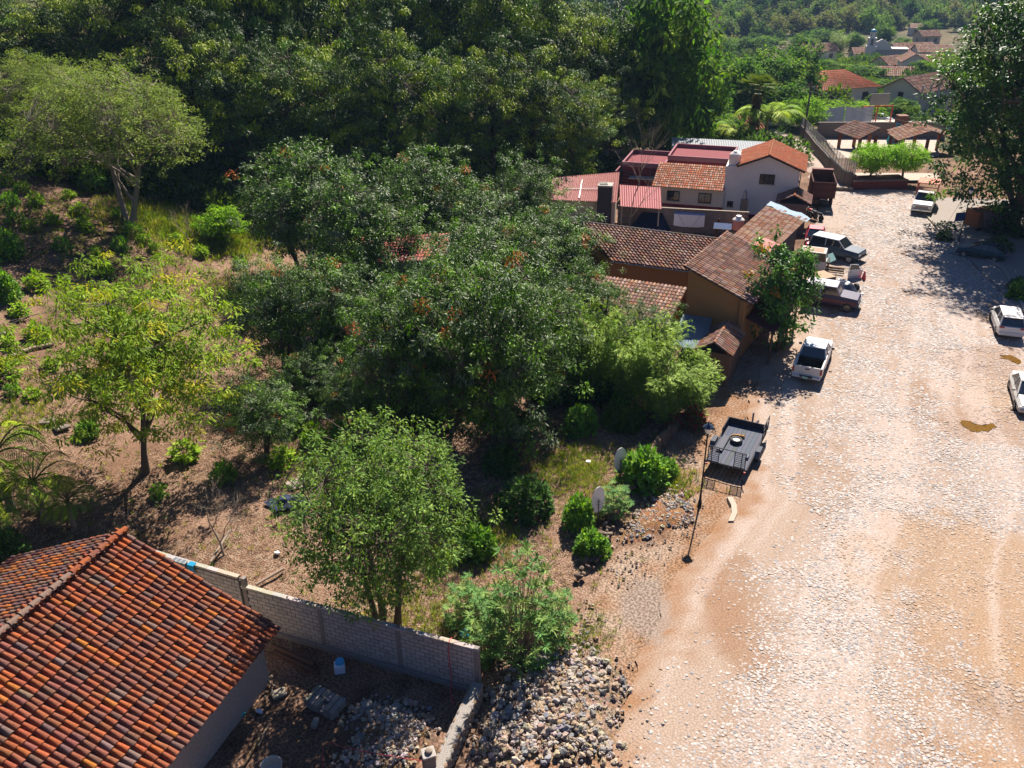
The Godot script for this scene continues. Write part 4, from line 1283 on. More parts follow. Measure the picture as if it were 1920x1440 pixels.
# grey concrete-block wall behind the tiled house, block by block
func block_wall() -> void:
	var o := thing("block_wall", "grey concrete block wall running up behind the tiled house", "wall")
	var A := Vector3(-1.38, 0, -23.6)
	var B := Vector3(-11.3, 0, -27.3)
	var E := Vector3(-18.2, 0, -30.1)
	var d := (B - A).normalized()
	var n := d.cross(Vector3.UP) * -1.0            # towards the camera
	if n.z < 0.0: n = -n
	var core := MB.new()
	for sgm in [[A, B, 2.05], [B, E, 2.45]]:
		var p: Vector3 = sgm[0]
		var q: Vector3 = sgm[1]
		var c := (p + q) * 0.5 - n * 0.07 + Vector3(0, sgm[2] * 0.5 - 0.15, 0)
		core.box(Transform3D(Basis((q - p).normalized(), Vector3.UP, (q - p).normalized().cross(Vector3.UP)), c), Vector3((q - p).length(), sgm[2] + 0.3, 0.115), Color(0.10, 0.092, 0.085))
	part(o, "mortar", core.mesh(), M.concrete)
	var bm := MB.new()
	bm.box(Transform3D(), Vector3(0.376, 0.178, 0.15), Color.WHITE, 0.006)
	var mesh := bm.mesh()
	bm = MB.new()
	bm.box(Transform3D(), Vector3(0.178, 0.178, 0.15), Color.WHITE, 0.006)
	var half := bm.mesh()
	var mats := []
	for c in [Color(0.52, 0.48, 0.45), Color(0.57, 0.53, 0.50), Color(0.47, 0.435, 0.41), Color(0.55, 0.50, 0.46)]:
		var mt: StandardMaterial3D = M.concrete.duplicate()
		mt.albedo_color = c.linear_to_srgb()
		mats.append(mt)
	rng.seed = 60
	for sgm in [[A, B, 10], [B, E, 12]]:
		var p: Vector3 = sgm[0]
		var q: Vector3 = sgm[1]
		var dd := (q - p).normalized()
		var cnt := int((q - p).length() / 0.40)
		var bs := Basis(dd, Vector3.UP, dd.cross(Vector3.UP))
		for r in sgm[2]:
			for k in cnt:
				var x: float = 0.30 + k * 0.40 + (0.2 if r % 2 else 0.0)
				if x > (q - p).length() - 0.1: continue
				if k == 0 and r % 2 and (sgm[2] == 10 or r >= 4): part(o, "block", half, mats[rng.randi() % 4], Transform3D(bs, p + dd * 0.2 + Vector3(0, 0.13 + r * 0.20, 0) - n * 0.07))
				if sgm[2] == 12 and r < 4: continue
				part(o, "block", mesh, mats[rng.randi() % 4], Transform3D(bs, p + dd * x + Vector3(0, 0.15 + r * 0.20 - 0.02, 0) + n * (rng.randf_range(-0.004, 0.004) - 0.07)))
	# cast posts, footing beam and cap
	for x in [0.10, 3.4, 6.9, 10.45, 14.0, 17.6]:
		var cm := MB.new()
		var p: Vector3 = A + d * x
		var hh: float = 2.2 if x < 10.0 else 2.62
		cm.box(Transform3D(Basis(d, Vector3.UP, d.cross(Vector3.UP)), p + Vector3(0, hh * 0.5 - 0.1, 0) - n * 0.065), Vector3(0.2, hh + 0.2, 0.185), Color(0.37, 0.33, 0.30), 0.01)
		part(o, "post", cm.mesh(), M.concrete)
	var cap := MB.new()
	for sgm in [[A, B, 2.12], [B + d * 0.1, E, 2.56]]:
		var p: Vector3 = sgm[0]
		var q: Vector3 = sgm[1]
		var segs := int((q - p).length() / 0.5)
		for k in segs:
			var c := p.lerp(q, (k + 0.5) / segs) + Vector3(0, sgm[2] + rng.randf_range(0.0, 0.015), 0) - n * (0.07 + rng.randf_range(-0.006, 0.006))
			cap.box(Transform3D(Basis((q - p).normalized(), Vector3.UP, (q - p).normalized().cross(Vector3.UP)).rotated(Vector3.UP, rng.randf_range(-0.01, 0.01)), c), Vector3((q - p).length() / segs + 0.012, 0.11, 0.215), jitter(Color(0.60, 0.55, 0.50), 0.08), 0.012)
	part(o, "coping", cap.mesh(), M.concrete)
	var ft := MB.new()
	ft.box(Transform3D(Basis(d, Vector3.UP, d.cross(Vector3.UP)), (A + B) * 0.5 + Vector3(0, 0.02, 0) + n * 0.08), Vector3((B - A).length(), 0.28, 0.16), Color(0.33, 0.31, 0.30), 0.02)
	part(o, "footing", ft.mesh(), M.concrete)
	# low stone wall returning towards the camera, with a stub pillar
	var w := thing("stone_foundation_wall", "low stone foundation wall with concrete top, below the end of the block wall", "wall")
	var S0 := Vector3(-1.45, 0, -23.3)
	var S1 := Vector3(-3.05, 0, -18.6)
	var sd := (S1 - S0).normalized()
	var sb := Basis(sd.cross(Vector3.UP), Vector3.UP, -sd)
	var bd := MB.new()
	bd.box(Transform3D(sb, (S0 + S1) * 0.5 + Vector3(0, 0.18, 0)), Vector3(0.40, 1.0, (S1 - S0).length()), Color(0.25, 0.2, 0.16))
	part(w, "mortar", bd.mesh(), M.stone)
	var tp := MB.new()
	tp.box(Transform3D(sb, (S0 + S1) * 0.5 + Vector3(0, 0.72, 0)), Vector3(0.46, 0.09, (S1 - S0).length() + 0.05), Color(0.42, 0.39, 0.36), 0.015)
	part(w, "coping", tp.mesh(), M.concrete)
	var st := [pebble(31, 0.3), pebble(32, 0.3), pebble(33, 0.3)]
	for sgn in [-1.0, 1.0]:
		var y := 0.02
		while y < 0.64:
			var x := 0.1
			while x < (S1 - S0).length() - 0.1:
				var s := rng.randf_range(0.2, 0.36)
				part(w, "stone", st[rng.randi() % 3], M["stone_%d" % (rng.randi() % 3)], Transform3D(sb * Basis.from_scale(Vector3(0.16, 0.20, s)), S0 + sd * (x + s * 0.5) + sb.x * sgn * 0.19 + Vector3(0, y + 0.09, 0)))
				x += s + 0.02
			y += 0.19
	var pp := thing("stub_pillar", "broken concrete pillar stub with a round stone on top", "pillar", Vector3(-3.0, 0, -19.75), 0.33)
	part(pp, "shaft", flat_mesh(at(Vector3(0, 0.6, 0)), Vector3(0.42, 1.4, 0.42), Color(0.36, 0.30, 0.26), 0.03), M.concrete)
	part(pp, "cap", flat_mesh(at(Vector3(0, 1.33, 0)), Vector3(0.47, 0.07, 0.47), Color(0.55, 0.51, 0.47), 0.02), M.concrete)
	part(pp, "round_stone", pebble(40, 0.8), M.stone_0, Transform3D(Basis.from_scale(Vector3(0.26, 0.16, 0.26)), Vector3(0.02, 1.42, 0)))

func house(called: String, label: String, cat := "house") -> Node3D:
	return thing(called, label, cat)

func post(m: MB, p: Vector3, h: float, s := 0.14, col := Color(0.2, 0.12, 0.07)) -> void:
	m.box(at(p + Vector3(0, h * 0.5, 0)), Vector3(s, h, s), col)

func brown_house() -> void:
	rng.seed = 200
	var ochre := Color(0.52, 0.275, 0.115)
	var o := house("brown_house", "ochre brick house with weathered tile roofs behind the bamboo")
	var s := Vector3(0.53, 0, -0.848)             # up the street
	var x := Vector3(0.848, 0, 0.53)              # towards the street
	# main block: one slope falling to the street
	var R0 := Vector3(11.62, 6.0, -54.04)
	var foot := [R0 + x * 0.25 + s * 0.3, R0 + x * 4.25 + s * 0.3, R0 + x * 4.25 + s * 8.2, R0 + x * 0.25 + s * 8.2]
	part(o, "main_wall", body(foot, [5.85, 4.45, 4.45, 5.85], -0.3, ochre), M.brickwork)
	var m := part(o, "main_roof", tiles(R0 + x * 4.75 + Vector3(0, -1.72, 0), R0 + x * 4.75 + s * 8.6 + Vector3(0, -1.72, 0), R0 + s * 8.6, R0, OLD), M.tile_far)
	m.set_meta("kind", "stuff")
	part(o, "ridge", ridge_caps(R0, R0 + s * 8.6, OLD, 0.11), M.tile_far)
	var fr := MB.new()
	fr.box(Transform3D(Basis(x, Vector3.UP, s * -1.0), R0 + x * 4.2 + s * 0.18 + Vector3(0, -3.9, 0)), Vector3(0.35, 4.6, 0.3), Color(0.47, 0.25, 0.10), 0.02)
	for k in 5:
		fr.tube([R0 + x * 4.2 + s * (1.2 + k * 1.6) + Vector3(0, -2.6, 0), R0 + x * 4.72 + s * (1.2 + k * 1.6) + Vector3(0, -1.86, 0)], [0.05, 0.05], 5, Color(0.3, 0.18, 0.1))
	part(o, "corner_post", fr.mesh(), M.wood)
	# long wing to the left, ridge parallel to the front
	var W0 := Vector3(5.6, 5.4, -66.1)
	var W1 := Vector3(15.6, 5.4, -61.4)
	var f := Vector3(1.9, -1.4, 5.0)
	var b := Vector3(-1.4, -1.4, -3.6)
	part(o, "wing_roof", tiles(W0 + f, W1 + f * 0.95, W1, W0, OLD), M.tile_far).set_meta("kind", "stuff")
	part(o, "wing_roof_back", tiles(W1 + b, W0 + b, W0, W1, OLD), M.tile_far).set_meta("kind", "stuff")
	part(o, "wing_ridge", ridge_caps(W0, W1, [[Color(0.16, 0.13, 0.11), 1.0]], 0.12), M.tile_far)
	part(o, "wing_wall", body([W0 + f * 0.9, W1 + f * 0.9, W1 + b * 0.85, W0 + b * 0.85], [3.95, 3.95, 3.95, 3.95], -0.3, ochre), M.brickwork)
	var gut := MB.new()
	gut.tube([W0 + f + Vector3(0, -0.12, 0.1), W1 + f * 0.95 + Vector3(0, -0.12, 0.1)], [0.07, 0.07], 6, Color(0.4, 0.42, 0.47))
	part(o, "gutter", gut.mesh(), M.tin)
	# lower lean-to roof towards the camera
	var l0 := Vector3(5.0, 3.3, -60.4)
	var l1 := Vector3(12.6, 3.3, -57.0)
	var fl := Vector3(-2.7, -1.1, 6.6)
	part(o, "lean_to_roof", tiles(l0 + fl, l1 + fl + Vector3(-0.3, 0, 0.2), l1, l0, OLD, 0.27, 0.42), M.tile_far).set_meta("kind", "stuff")
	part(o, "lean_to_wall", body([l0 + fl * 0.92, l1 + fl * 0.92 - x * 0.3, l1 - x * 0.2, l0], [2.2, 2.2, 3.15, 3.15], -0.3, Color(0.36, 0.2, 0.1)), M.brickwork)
	# blue sheet yard roof beside the main wall
	var y := solo("blue_sheet_roof", corrugated(Vector3(10.15, 2.15, -49.9), Vector3(12.3, 2.15, -49.2), Vector3(13.6, 2.75, -52.9), Vector3(11.75, 2.75, -53.6), 12, Color(0.22, 0.33, 0.40), 0.02), M.tin, "flat blue-grey sheet roof between the brown house and the little porch", "roof")
	# little gable porch roof
	var p := house("tiled_porch", "little gabled tile roof on brick posts beside the pavement", "porch")
	var r0 := Vector3(14.41, 3.0, -51.85)
	var r1 := Vector3(12.72, 3.0, -48.4)
	var ra := Vector3(1.05, -0.72, 0.50)
	part(p, "roof_slope", tiles(r0 + ra, r1 + ra, r1, r0, OLD, 0.25, 0.42), M.tile_far).set_meta("kind", "stuff")
	part(p, "roof_slope", tiles(r1 - ra * Vector3(1, -1, 1), r0 - ra * Vector3(1, -1, 1), r0, r1, OLD, 0.25, 0.42), M.tile_far).set_meta("kind", "stuff")
	part(p, "ridge", ridge_caps(r1, r0, [[Color(0.42, 0.17, 0.09), 0.6], [Color(0.3, 0.2, 0.15), 0.4]], 0.10), M.tile_far)
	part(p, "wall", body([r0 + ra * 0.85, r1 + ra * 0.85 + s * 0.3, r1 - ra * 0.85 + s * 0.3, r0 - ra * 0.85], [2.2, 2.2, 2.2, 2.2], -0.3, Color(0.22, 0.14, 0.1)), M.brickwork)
	# maroon lean-to along the street side
	var q := house("maroon_shed", "dark maroon sheet-roofed lean-to on the street side of the brown house", "shed")
	var e0 := R0 + x * 4.35 + s * 0.6
	part(q, "roof", corrugated(Vector3(e0.x, 2.3, e0.z) + x * 2.0, Vector3(e0.x, 2.3, e0.z) + x * 2.0 + s * 6.5, Vector3(e0.x, 3.0, e0.z) + s * 6.5, Vector3(e0.x, 3.0, e0.z), 30, Color(0.14, 0.025, 0.03)), M.tin)
	for k in 4: part(q, "post", flat_mesh(at(Vector3(e0.x, 1.1, e0.z) + x * 1.85 + s * (0.2 + k * 2.0)), Vector3(0.12, 2.4, 0.12), Color(0.2, 0.12, 0.07)), M.wood)

func white_house() -> void:
	rng.seed = 210
	var o := house("white_house", "white two-storey house with bright orange gable roof")
	var u := Vector3(0.948, 0, 0.318)
	var dp := Vector3(0.318, 0, -0.948)
	var wall := Color(0.76, 0.73, 0.72)
	var F := Vector3(21.6, 0, -85.2)
	var w := 7.1
	# the front wall with the gable
	var m := MB.new()
	var outline := PackedVector2Array([Vector2(0, -0.3), Vector2(w, -0.3), Vector2(w, 5.05), Vector2(4.05, 6.2), Vector2(1.3, 5.1), Vector2(0, 5.0)])
	m.prism(Transform3D(Basis(u, Vector3.UP, -dp), F), outline, -6.6, 0.0, wall)
	part(o, "wall", m.mesh(), M.plaster)
	var A := F + u * (w + 0.45) + Vector3(0, 5.0, 0) - dp * 0.35
	var Rg := F + u * 4.05 + Vector3(0, 6.38, 0) - dp * 0.35
	var L := F + u * 1.1 + Vector3(0, 5.18, 0) - dp * 0.35
	part(o, "roof_slope", tiles(A, A + dp * 7.3, Rg + dp * 7.3, Rg, NEW, 0.24, 0.4), M.tile_far).set_meta("kind", "stuff")
	part(o, "roof_slope", tiles(L + dp * 7.3, L, Rg, Rg + dp * 7.3, NEW, 0.24, 0.4), M.tile_far).set_meta("kind", "stuff")
	part(o, "ridge", ridge_caps(Rg, Rg + dp * 7.3, [[Color(0.6, 0.24, 0.11), 1.0]], 0.12), M.tile_far)
	var vg := MB.new()
	vg.tube([A + Vector3(0, -0.08, 0), Rg + Vector3(0, -0.08, 0), L + Vector3(0, -0.08, 0)], [0.07, 0.07, 0.07], 4, Color(0.12, 0.06, 0.05))
	part(o, "bargeboard", vg.mesh(), M.wood)
	var n := -dp
	window(o, F + u * 4.1 + Vector3(0, 4.0, 0) + n * 0.0, n, 1.3, 0.8, Color(0.10, 0.05, 0.035), 2)
	window(o, F + u * 0.8 + Vector3(0, 1.25, 0), n, 0.45, 0.42, Color(0.08, 0.05, 0.04), 0)
	var bs := MB.new()
	bs.box(Transform3D(Basis(u, Vector3.UP, -dp), F + u * 2.8 + Vector3(0, 0.12, 0) + n * 0.012), Vector3(5.6, 0.45, 0.02), Color(0.20, 0.03, 0.04))
	part(o, "painted_skirting", bs.mesh(), M.plaster)
	var dn := MB.new()
	dn.tube([F + u * (w + 0.1) + Vector3(0, 4.9, 0) + n * 0.12, F + u * (w + 0.1) + n * 0.12], [0.05, 0.05], 6, Color(0.12, 0.11, 0.10))
	for k in 6: dn.box(Transform3D(Basis(u, Vector3.UP, -dp), F + u * (w + 0.02) + Vector3(0, 1.2 + k * 0.55, 0) + n * 0.05), Vector3(0.10, 0.22, 0.12), Color(0.25, 0.2, 0.17))
	part(o, "downpipe", dn.mesh(), M.iron)
	var tk := thing("water_tank", "cream water tank on the flat corner of the white house", "water tank", F + u * 0.75 + Vector3(0, 5.0, 0) + dp * 0.8)
	var tm := MB.new()
	tm.lathe(Transform3D(), [Vector2(0.55, 0.0), Vector2(0.58, 0.1), Vector2(0.58, 1.05), Vector2(0.52, 1.12), Vector2(0.3, 1.3), Vector2(0.22, 1.32), Vector2(0.22, 1.4), Vector2(0, 1.42)], 18, Color(0.72, 0.66, 0.60))
	part(tk, "tank", tm.mesh(), M.plastic)
	part(tk, "inlet_pipe", flat_mesh(at(Vector3(0.58, 0.8, 0.2)), Vector3(0.16, 0.06, 0.06), Color(0.2, 0.1, 0.1)), M.plastic)
	# annex, one storey, tiled slope towards the camera
	var a := house("cream_annex", "low cream annex with speckled orange tiles beside the white house", "annex")
	var P := Vector3(15.0, 0, -87.0)
	var wa := 6.95
	var am := MB.new()
	am.prism(Transform3D(Basis(dp * -1.0, Vector3.UP, -u), P + u * wa), PackedVector2Array([Vector2(-3.6, -0.3), Vector2(0, -0.3), Vector2(0, 2.7), Vector2(-3.6, 4.0)]), 0.0, wa, Color(0.66, 0.60, 0.52))
	part(a, "wall", am.mesh(), M.plaster)
	var Ea := P - u * 0.3 + Vector3(0, 2.75, 0) - dp * 0.45
	part(a, "roof", tiles(Ea, Ea + u * (wa + 0.2), P + u * (wa - 0.1) + dp * 3.5 + Vector3(0, 4.2, 0), P - u * 0.3 + dp * 3.5 + Vector3(0, 4.2, 0), BRIGHT, 0.24, 0.38), M.tile_far).set_meta("kind", "stuff")
	window(a, P + u * 1.9 + Vector3(0, 1.75, 0), n, 1.15, 0.85, Color(0.07, 0.05, 0.04), 1)
	window(a, P + u * 5.1 + Vector3(0, 1.75, 0), n, 1.15, 0.85, Color(0.07, 0.05, 0.04), 1)
	part(a, "painted_skirting", flat_mesh(Transform3D(Basis(u, Vector3.UP, -dp), P + u * 3.5 + Vector3(0, 0.75, 0) + n * 0.012), Vector3(6.9, 0.32, 0.02), Color(0.20, 0.03, 0.04)), M.plaster)
	# maroon house behind, flat roofs with parapets
	var h := house("maroon_house", "maroon flat-roofed house with parapets behind the cream annex")
	var Q := P + dp * 5.2 + u * 0.4
	var mar := Color(0.19, 0.035, 0.045)
	part(h, "wall", body([Q, Q + u * 6.6, Q + u * 6.6 + dp * 6.0, Q + dp * 6.0], [4.2, 4.2, 4.2, 4.2], -1.0, mar), M.plaster)
	var Q2 := P + dp * 3.6 - u * 4.2
	part(h, "wing", body([Q2, Q2 + u * 4.4, Q2 + u * 4.4 + dp * 6.0, Q2 + dp * 6.0], [3.6, 3.6, 3.6, 3.6], -1.0, mar), M.plaster)
	var pr := MB.new()
	for e in [[Q, 6.6, 4.2], [Q2, 4.4, 3.6]]:
		var c: Vector3 = e[0]
		for z in [0.0, 5.9]:
			pr.box(Transform3D(Basis(u, Vector3.UP, -dp), c + u * e[1] * 0.5 + dp * z + Vector3(0, e[2] + 0.18, 0)), Vector3(e[1] + 0.2, 0.5, 0.2), Color(0.30, 0.13, 0.16), 0.02)
		pr.box(Transform3D(Basis(u, Vector3.UP, -dp), c + dp * 2.95 + Vector3(0, e[2] + 0.16, 0)), Vector3(0.2, 0.5, 5.7), Color(0.30, 0.13, 0.16), 0.02)
		pr.box(Transform3D(Basis(u, Vector3.UP, -dp), c + dp * 2.95 + u * e[1] + Vector3(0, e[2] + 0.16, 0)), Vector3(0.2, 0.5, 5.7), Color(0.30, 0.13, 0.16), 0.02)
	part(h, "parapet", pr.mesh(), M.plaster)
	var sl := MB.new()
	sl.box(Transform3D(Basis(u, Vector3.UP, -dp), Q2 + u * 2.6 + Vector3(0, 2.55, 0) - dp * 0.5), Vector3(3.4, 0.12, 1.2), Color(0.62, 0.55, 0.48), 0.01)
	part(h, "veranda_slab", sl.mesh(), M.concrete)
	for k in 9:
		part(h, "stair_step", flat_mesh(Transform3D(Basis(u, Vector3.UP, -dp), Q2 + u * (0.35 + 0.02 * k) - dp * (1.9 - k * 0.22) + Vector3(0, 0.9 + k * 0.26, 0)), Vector3(1.0, 0.06, 0.26), Color(0.3, 0.12, 0.1)), M.concrete)
	part(h, "stair_wall", flat_mesh(Transform3D(Basis(u, Vector3.UP, -dp), Q2 - u * 0.3 - dp * 1.0 + Vector3(0, 1.8, 0)), Vector3(0.15, 3.4, 2.2), Color(0.24, 0.08, 0.1)), M.plaster)
	# grey metal roof beyond
	solo("grey_metal_roof", corrugated(Vector3(18.5, 3.4, -98.0), Vector3(29.0, 3.4, -95.0), Vector3(30.0, 3.9, -101.0), Vector3(19.5, 3.9, -104.0), 40, Color(0.50, 0.54, 0.58), 0.03), M.tin, "pale grey metal roof behind the maroon parapet", "roof")
	# red metal roof and concrete tank tower
	var r := house("red_metal_roof_house", "house under a faded red corrugated roof left of the cream annex")
	var a0 := Vector3(3.2, 3.0, -81.3)
	var a1 := Vector3(10.2, 3.0, -79.9)
	var a2 := Vector3(11.3, 4.0, -87.4)
	var a3 := Vector3(4.4, 4.0, -85.6)
	part(r, "roof", corrugated(a0, a1, a2, a3, 34, Color(0.36, 0.10, 0.085), 0.03), M.tin)
	part(r, "wall", body([a0 * Vector3(1, 0, 1) + Vector3(0.3, 0, -0.3), a1 * Vector3(1, 0, 1) + Vector3(-0.1, 0, -0.3), a2 * Vector3(1, 0, 1) + Vector3(-0.2, 0, 0.3), a3 * Vector3(1, 0, 1) + Vector3(0.2, 0, 0.3)], [2.9, 2.9, 3.8, 3.8], -0.3, Color(0.66, 0.6, 0.52)), M.plaster)
	var fl := MB.new()
	fl.box(Transform3D(Basis(Vector3(0.99, 0.03, 0.1).normalized(), Vector3.UP, Vector3(-0.1, 0, 1)), Vector3(7.6, 3.52, -83.0)), Vector3(4.6, 0.03, 0.1), Color(0.72, 0.7, 0.7))
	fl.box(Transform3D(Basis(Vector3(0.14, 0.14, -1).normalized(), Vector3.UP, Vector3(0.98, 0, 0.14)), Vector3(7.0, 3.50, -83.2)), Vector3(4.6, 0.03, 0.1), Color(0.72, 0.7, 0.7))
	part(r, "flashing", fl.mesh(), M.tin)
	var tw := thing("tank_tower", "dark grey concrete tank tower with white top rising through the red roof", "tower", Vector3(9.15, 0, -80.6), -0.2)
	part(tw, "shaft", flat_mesh(at(Vector3(0, 2.1, 0)), Vector3(1.35, 4.6, 1.3), Color(0.10, 0.095, 0.105), 0.02), M.concrete)
	part(tw, "top_slab", flat_mesh(at(Vector3(0, 4.5, 0)), Vector3(1.4, 0.16, 1.35), Color(0.55, 0.54, 0.50), 0.02), M.concrete)
	for k in 2:
		part(tw, "lid", flat_mesh(at(Vector3(-0.25 + 0.1 * k, 4.62, -0.3 + 0.55 * k)), Vector3(0.8, 0.08, 0.2), Color(0.7, 0.68, 0.6), 0.01), M.concrete)
	var aw := thing("red_awning", "pinkish red corrugated awning between red roof and cream annex", "awning")
	part(aw, "roof", corrugated(Vector3(10.6, 2.5, -80.3), Vector3(14.4, 2.5, -79.2), Vector3(15.2, 3.0, -85.0), Vector3(11.2, 3.0, -86.2), 18, Color(0.44, 0.12, 0.13), 0.025), M.tin)
	for e in [Vector3(10.8, 1.2, -80.5), Vector3(14.2, 1.2, -79.5), Vector3(15.0, 1.2, -84.8)]: part(aw, "post", flat_mesh(at(e), Vector3(0.12, 2.6, 0.12), Color(0.5, 0.45, 0.4)), M.wood)

func yard_and_sheds() -> void:
	rng.seed = 220
	# grey block wall of the back yard
	var o := thing("yard_wall", "grey block yard wall with white banner, below the cream annex", "wall")
	var A := Vector3(10.55, 0, -81.5)
	var B := Vector3(22.6, 0, -78.7)
	var d := (B - A).normalized()
	var bs := Basis(d, Vector3.UP, d.cross(Vector3.UP) * -1.0)
	var n := Vector3(-d.z, 0, d.x)
	part(o, "wall_core", flat_mesh(Transform3D(bs, (A + B) * 0.5 + Vector3(0, 1.0, 0)), Vector3((B - A).length(), 2.3, 0.13), Color(0.2, 0.18, 0.17)), M.concrete)
	var bm := MB.new()
	for r in 11:
		for k in int((B - A).length() / 0.40):
			bm.box(Transform3D(bs, A + d * (0.2 + k * 0.4 + (0.2 if r % 2 else 0.0)) + Vector3(0, 0.05 + r * 0.2, 0) + n * rng.randf_range(-0.004, 0.004)), Vector3(0.385, 0.185, 0.16), jitter(Color(0.33, 0.295, 0.28), 0.12))
	part(o, "blocks", bm.mesh(), M.concrete).set_meta("kind", "stuff")
	part(o, "coping", flat_mesh(Transform3D(bs, (A + B) * 0.5 + Vector3(0, 2.22, 0)), Vector3((B - A).length(), 0.08, 0.22), Color(0.5, 0.42, 0.34), 0.01), M.concrete)
	# banner
	var bn := thing("white_banner", "white banner with a blue top edge hung on the grey yard wall", "banner")
	var c := A + d * 6.9 + n * 0.16
	var cloth := MB.new()
	for k in 10:
		for r in 6:
			var g := func(a: float, b: float) -> Vector3: return c + d * (a * 2.9 - 1.45) + Vector3(0, 1.95 - b * 1.25 - 0.12 * sin(a * PI) * b, 0) + n * (0.05 * sin(a * 9.0) * b + 0.28 * b)
			var col := Color(0.13, 0.25, 0.55) if r == 0 else Color(0.80, 0.82, 0.85)
			cloth.quad(g.call(k / 10.0, (r + 1) / 6.0), g.call((k + 1) / 10.0, (r + 1) / 6.0), g.call((k + 1) / 10.0, r / 6.0), g.call(k / 10.0, r / 6.0), col)
	part(bn, "sheet", cloth.mesh(), M.cloth)
	var rope := MB.new()
	for k in 2: rope.tube([c + d * (-1.2 + k * 2.4) + Vector3(0, 1.95, 0) + n * 0.08, c + d * (-0.4 + k * 0.8) + Vector3(0, 0.75, 0) + n * 0.42], [0.012, 0.012], 4, Color(0.05, 0.05, 0.05))
	part(bn, "rope", rope.mesh(), M.cloth)
	# dark tarpaulin tent against the wall
	var tp := MB.new()
	var t0 := A + d * 3.1 + n * 0.12
	var apex := [t0 + d * -0.7 + Vector3(0, 1.75, 0), t0 + d * 1.2 + Vector3(0, 1.7, 0)]
	var ft := [t0 + d * -1.7 + n * 1.9, t0 + d * 2.0 + n * 1.9, t0 + d * -1.9 + n * 0.1, t0 + d * 2.2 + n * 0.1]
	tp.quad(ft[0], ft[1], apex[1], apex[0], Color(0.012, 0.02, 0.05))
	tp.tri(ft[2], ft[0], apex[0], Color(0.015, 0.02, 0.04))
	tp.tri(ft[1], ft[3], apex[1], Color(0.015, 0.02, 0.04))
	solo("tarpaulin_tent", tp.mesh(), M.cloth, "dark blue tarpaulin pitched against the grey yard wall", "tarpaulin")
	var cv := MB.new()
	for k in 1:
		cv.lathe(at(t0 + d * 1.6 + n * 2.6 + Vector3(0, 0.0, 0)), [Vector2(0.62, 0.0), Vector2(0.58, 0.35), Vector2(0.42, 0.6), Vector2(0.0, 0.75)], 10, Color(0.62, 0.66, 0.72))
	solo("clear_plastic_dome", cv.mesh(), M.plastic, "pale plastic-wrapped round bundle beside the dark tarpaulin", "bundle")
	var lg := MB.new()
	lg.tube([A + d * 9.4 + n * 1.6, A + d * 9.7 + n * 1.2 + Vector3(0, 1.8, 0)], [0.16, 0.14], 8, Color(0.30, 0.15, 0.06))
	solo("cut_log", lg.mesh(), M.bark_pale, "cut log leaning in the yard right of the white banner", "log")
	var pk := thing("pink_water_tank", "faded pink water tank with a pale lid at the end of the grey yard wall", "water tank", Vector3(21.3, 1.0, -77.3))
	var tm := MB.new()
	tm.lathe(Transform3D(), [Vector2(0.5, 0.0), Vector2(0.55, 0.08), Vector2(0.55, 0.95)], 16, Color(0.55, 0.24, 0.20))
	tm.lathe(Transform3D(), [Vector2(0.55, 0.95), Vector2(0.5, 1.02), Vector2(0.3, 1.2), Vector2(0.24, 1.34), Vector2(0, 1.36)], 16, Color(0.72, 0.66, 0.62))
	part(pk, "tank", tm.mesh(), M.plastic)
	part(pk, "stand", flat_mesh(at(Vector3(0, -0.5, 0)), Vector3(1.0, 1.0, 1.0), Color(0.3, 0.27, 0.25)), M.concrete)
	var gl := MB.new()
	gl.box(Transform3D(Basis(Vector3(0.95, 0, 0.3).normalized(), Vector3(0.1, 0.8, 0.58).normalized(), Vector3(-0.3, -0.5, 0.9).normalized()).orthonormalized(), Vector3(19.6, 1.7, -76.2)), Vector3(1.6, 0.03, 0.7), Color(0.9, 0.9, 0.9))
	var mir: StandardMaterial3D = M.chrome
	solo("shiny_metal_sheet", gl.mesh(), mir, "glaring shiny metal sheet beside the pink water tank", "metal sheet")
	var gc := MB.new()
	gc.lathe(at(Vector3(23.3, 2.2, -83.2)), [Vector2(0.16, 0), Vector2(0.17, 0.1), Vector2(0.17, 0.75), Vector2(0.1, 0.85), Vector2(0.06, 1.0), Vector2(0, 1.0)], 12, Color(0.45, 0.5, 0.6))
	gc.box(at(Vector3(23.3, 1.0, -83.2)), Vector3(0.6, 2.4, 0.5), Color(0.3, 0.27, 0.25))
	solo("gas_cylinder", gc.mesh(), M.tin, "grey gas cylinder on a ledge below the white house", "gas cylinder")
	# workshop sheds along the street
	var w := house("tiled_workshop", "row of workshop sheds under patchy pale tiles along the street", "workshop")
	var s0 := Vector3(17.3, 3.1, -66.2)
	var e := Vector3(0.52, 0, -0.854)
	var xx := Vector3(0.854, 0, 0.52)
	part(w, "roof", tiles(s0 + xx * 3.3 + Vector3(0, -0.5, 0) + e * 1.2, s0 + xx * 3.5 + e * 12.6 + Vector3(0, -0.45, 0), s0 + e * 12.2 + Vector3(0, 0.45, 0), s0 + e * 1.0 + Vector3(0, 0.35, 0), PALE, 0.27, 0.42), M.tile_far).set_meta("kind", "stuff")
	part(w, "roof", tiles(s0 + xx * 3.0 + Vector3(0, -0.3, 0) - e * 1.5, s0 + xx * 3.3 + Vector3(0, -0.4, 0) + e * 1.4, s0 + e * 1.4 + Vector3(0, 0.3, 0), s0 - e * 0.6 + Vector3(0, 0.3, 0), PALE, 0.27, 0.42), M.tile_far).set_meta("kind", "stuff")
	part(w, "wall", body([s0 + xx * 2.9 - e * 0.5, s0 + xx * 2.9 + e * 12.3, s0 + xx * 0.2 + e * 12.0, s0 + xx * 0.2 - e * 0.3], [2.3, 2.3, 3.2, 3.1], -0.3, Color(0.17, 0.15, 0.15)), M.plaster)
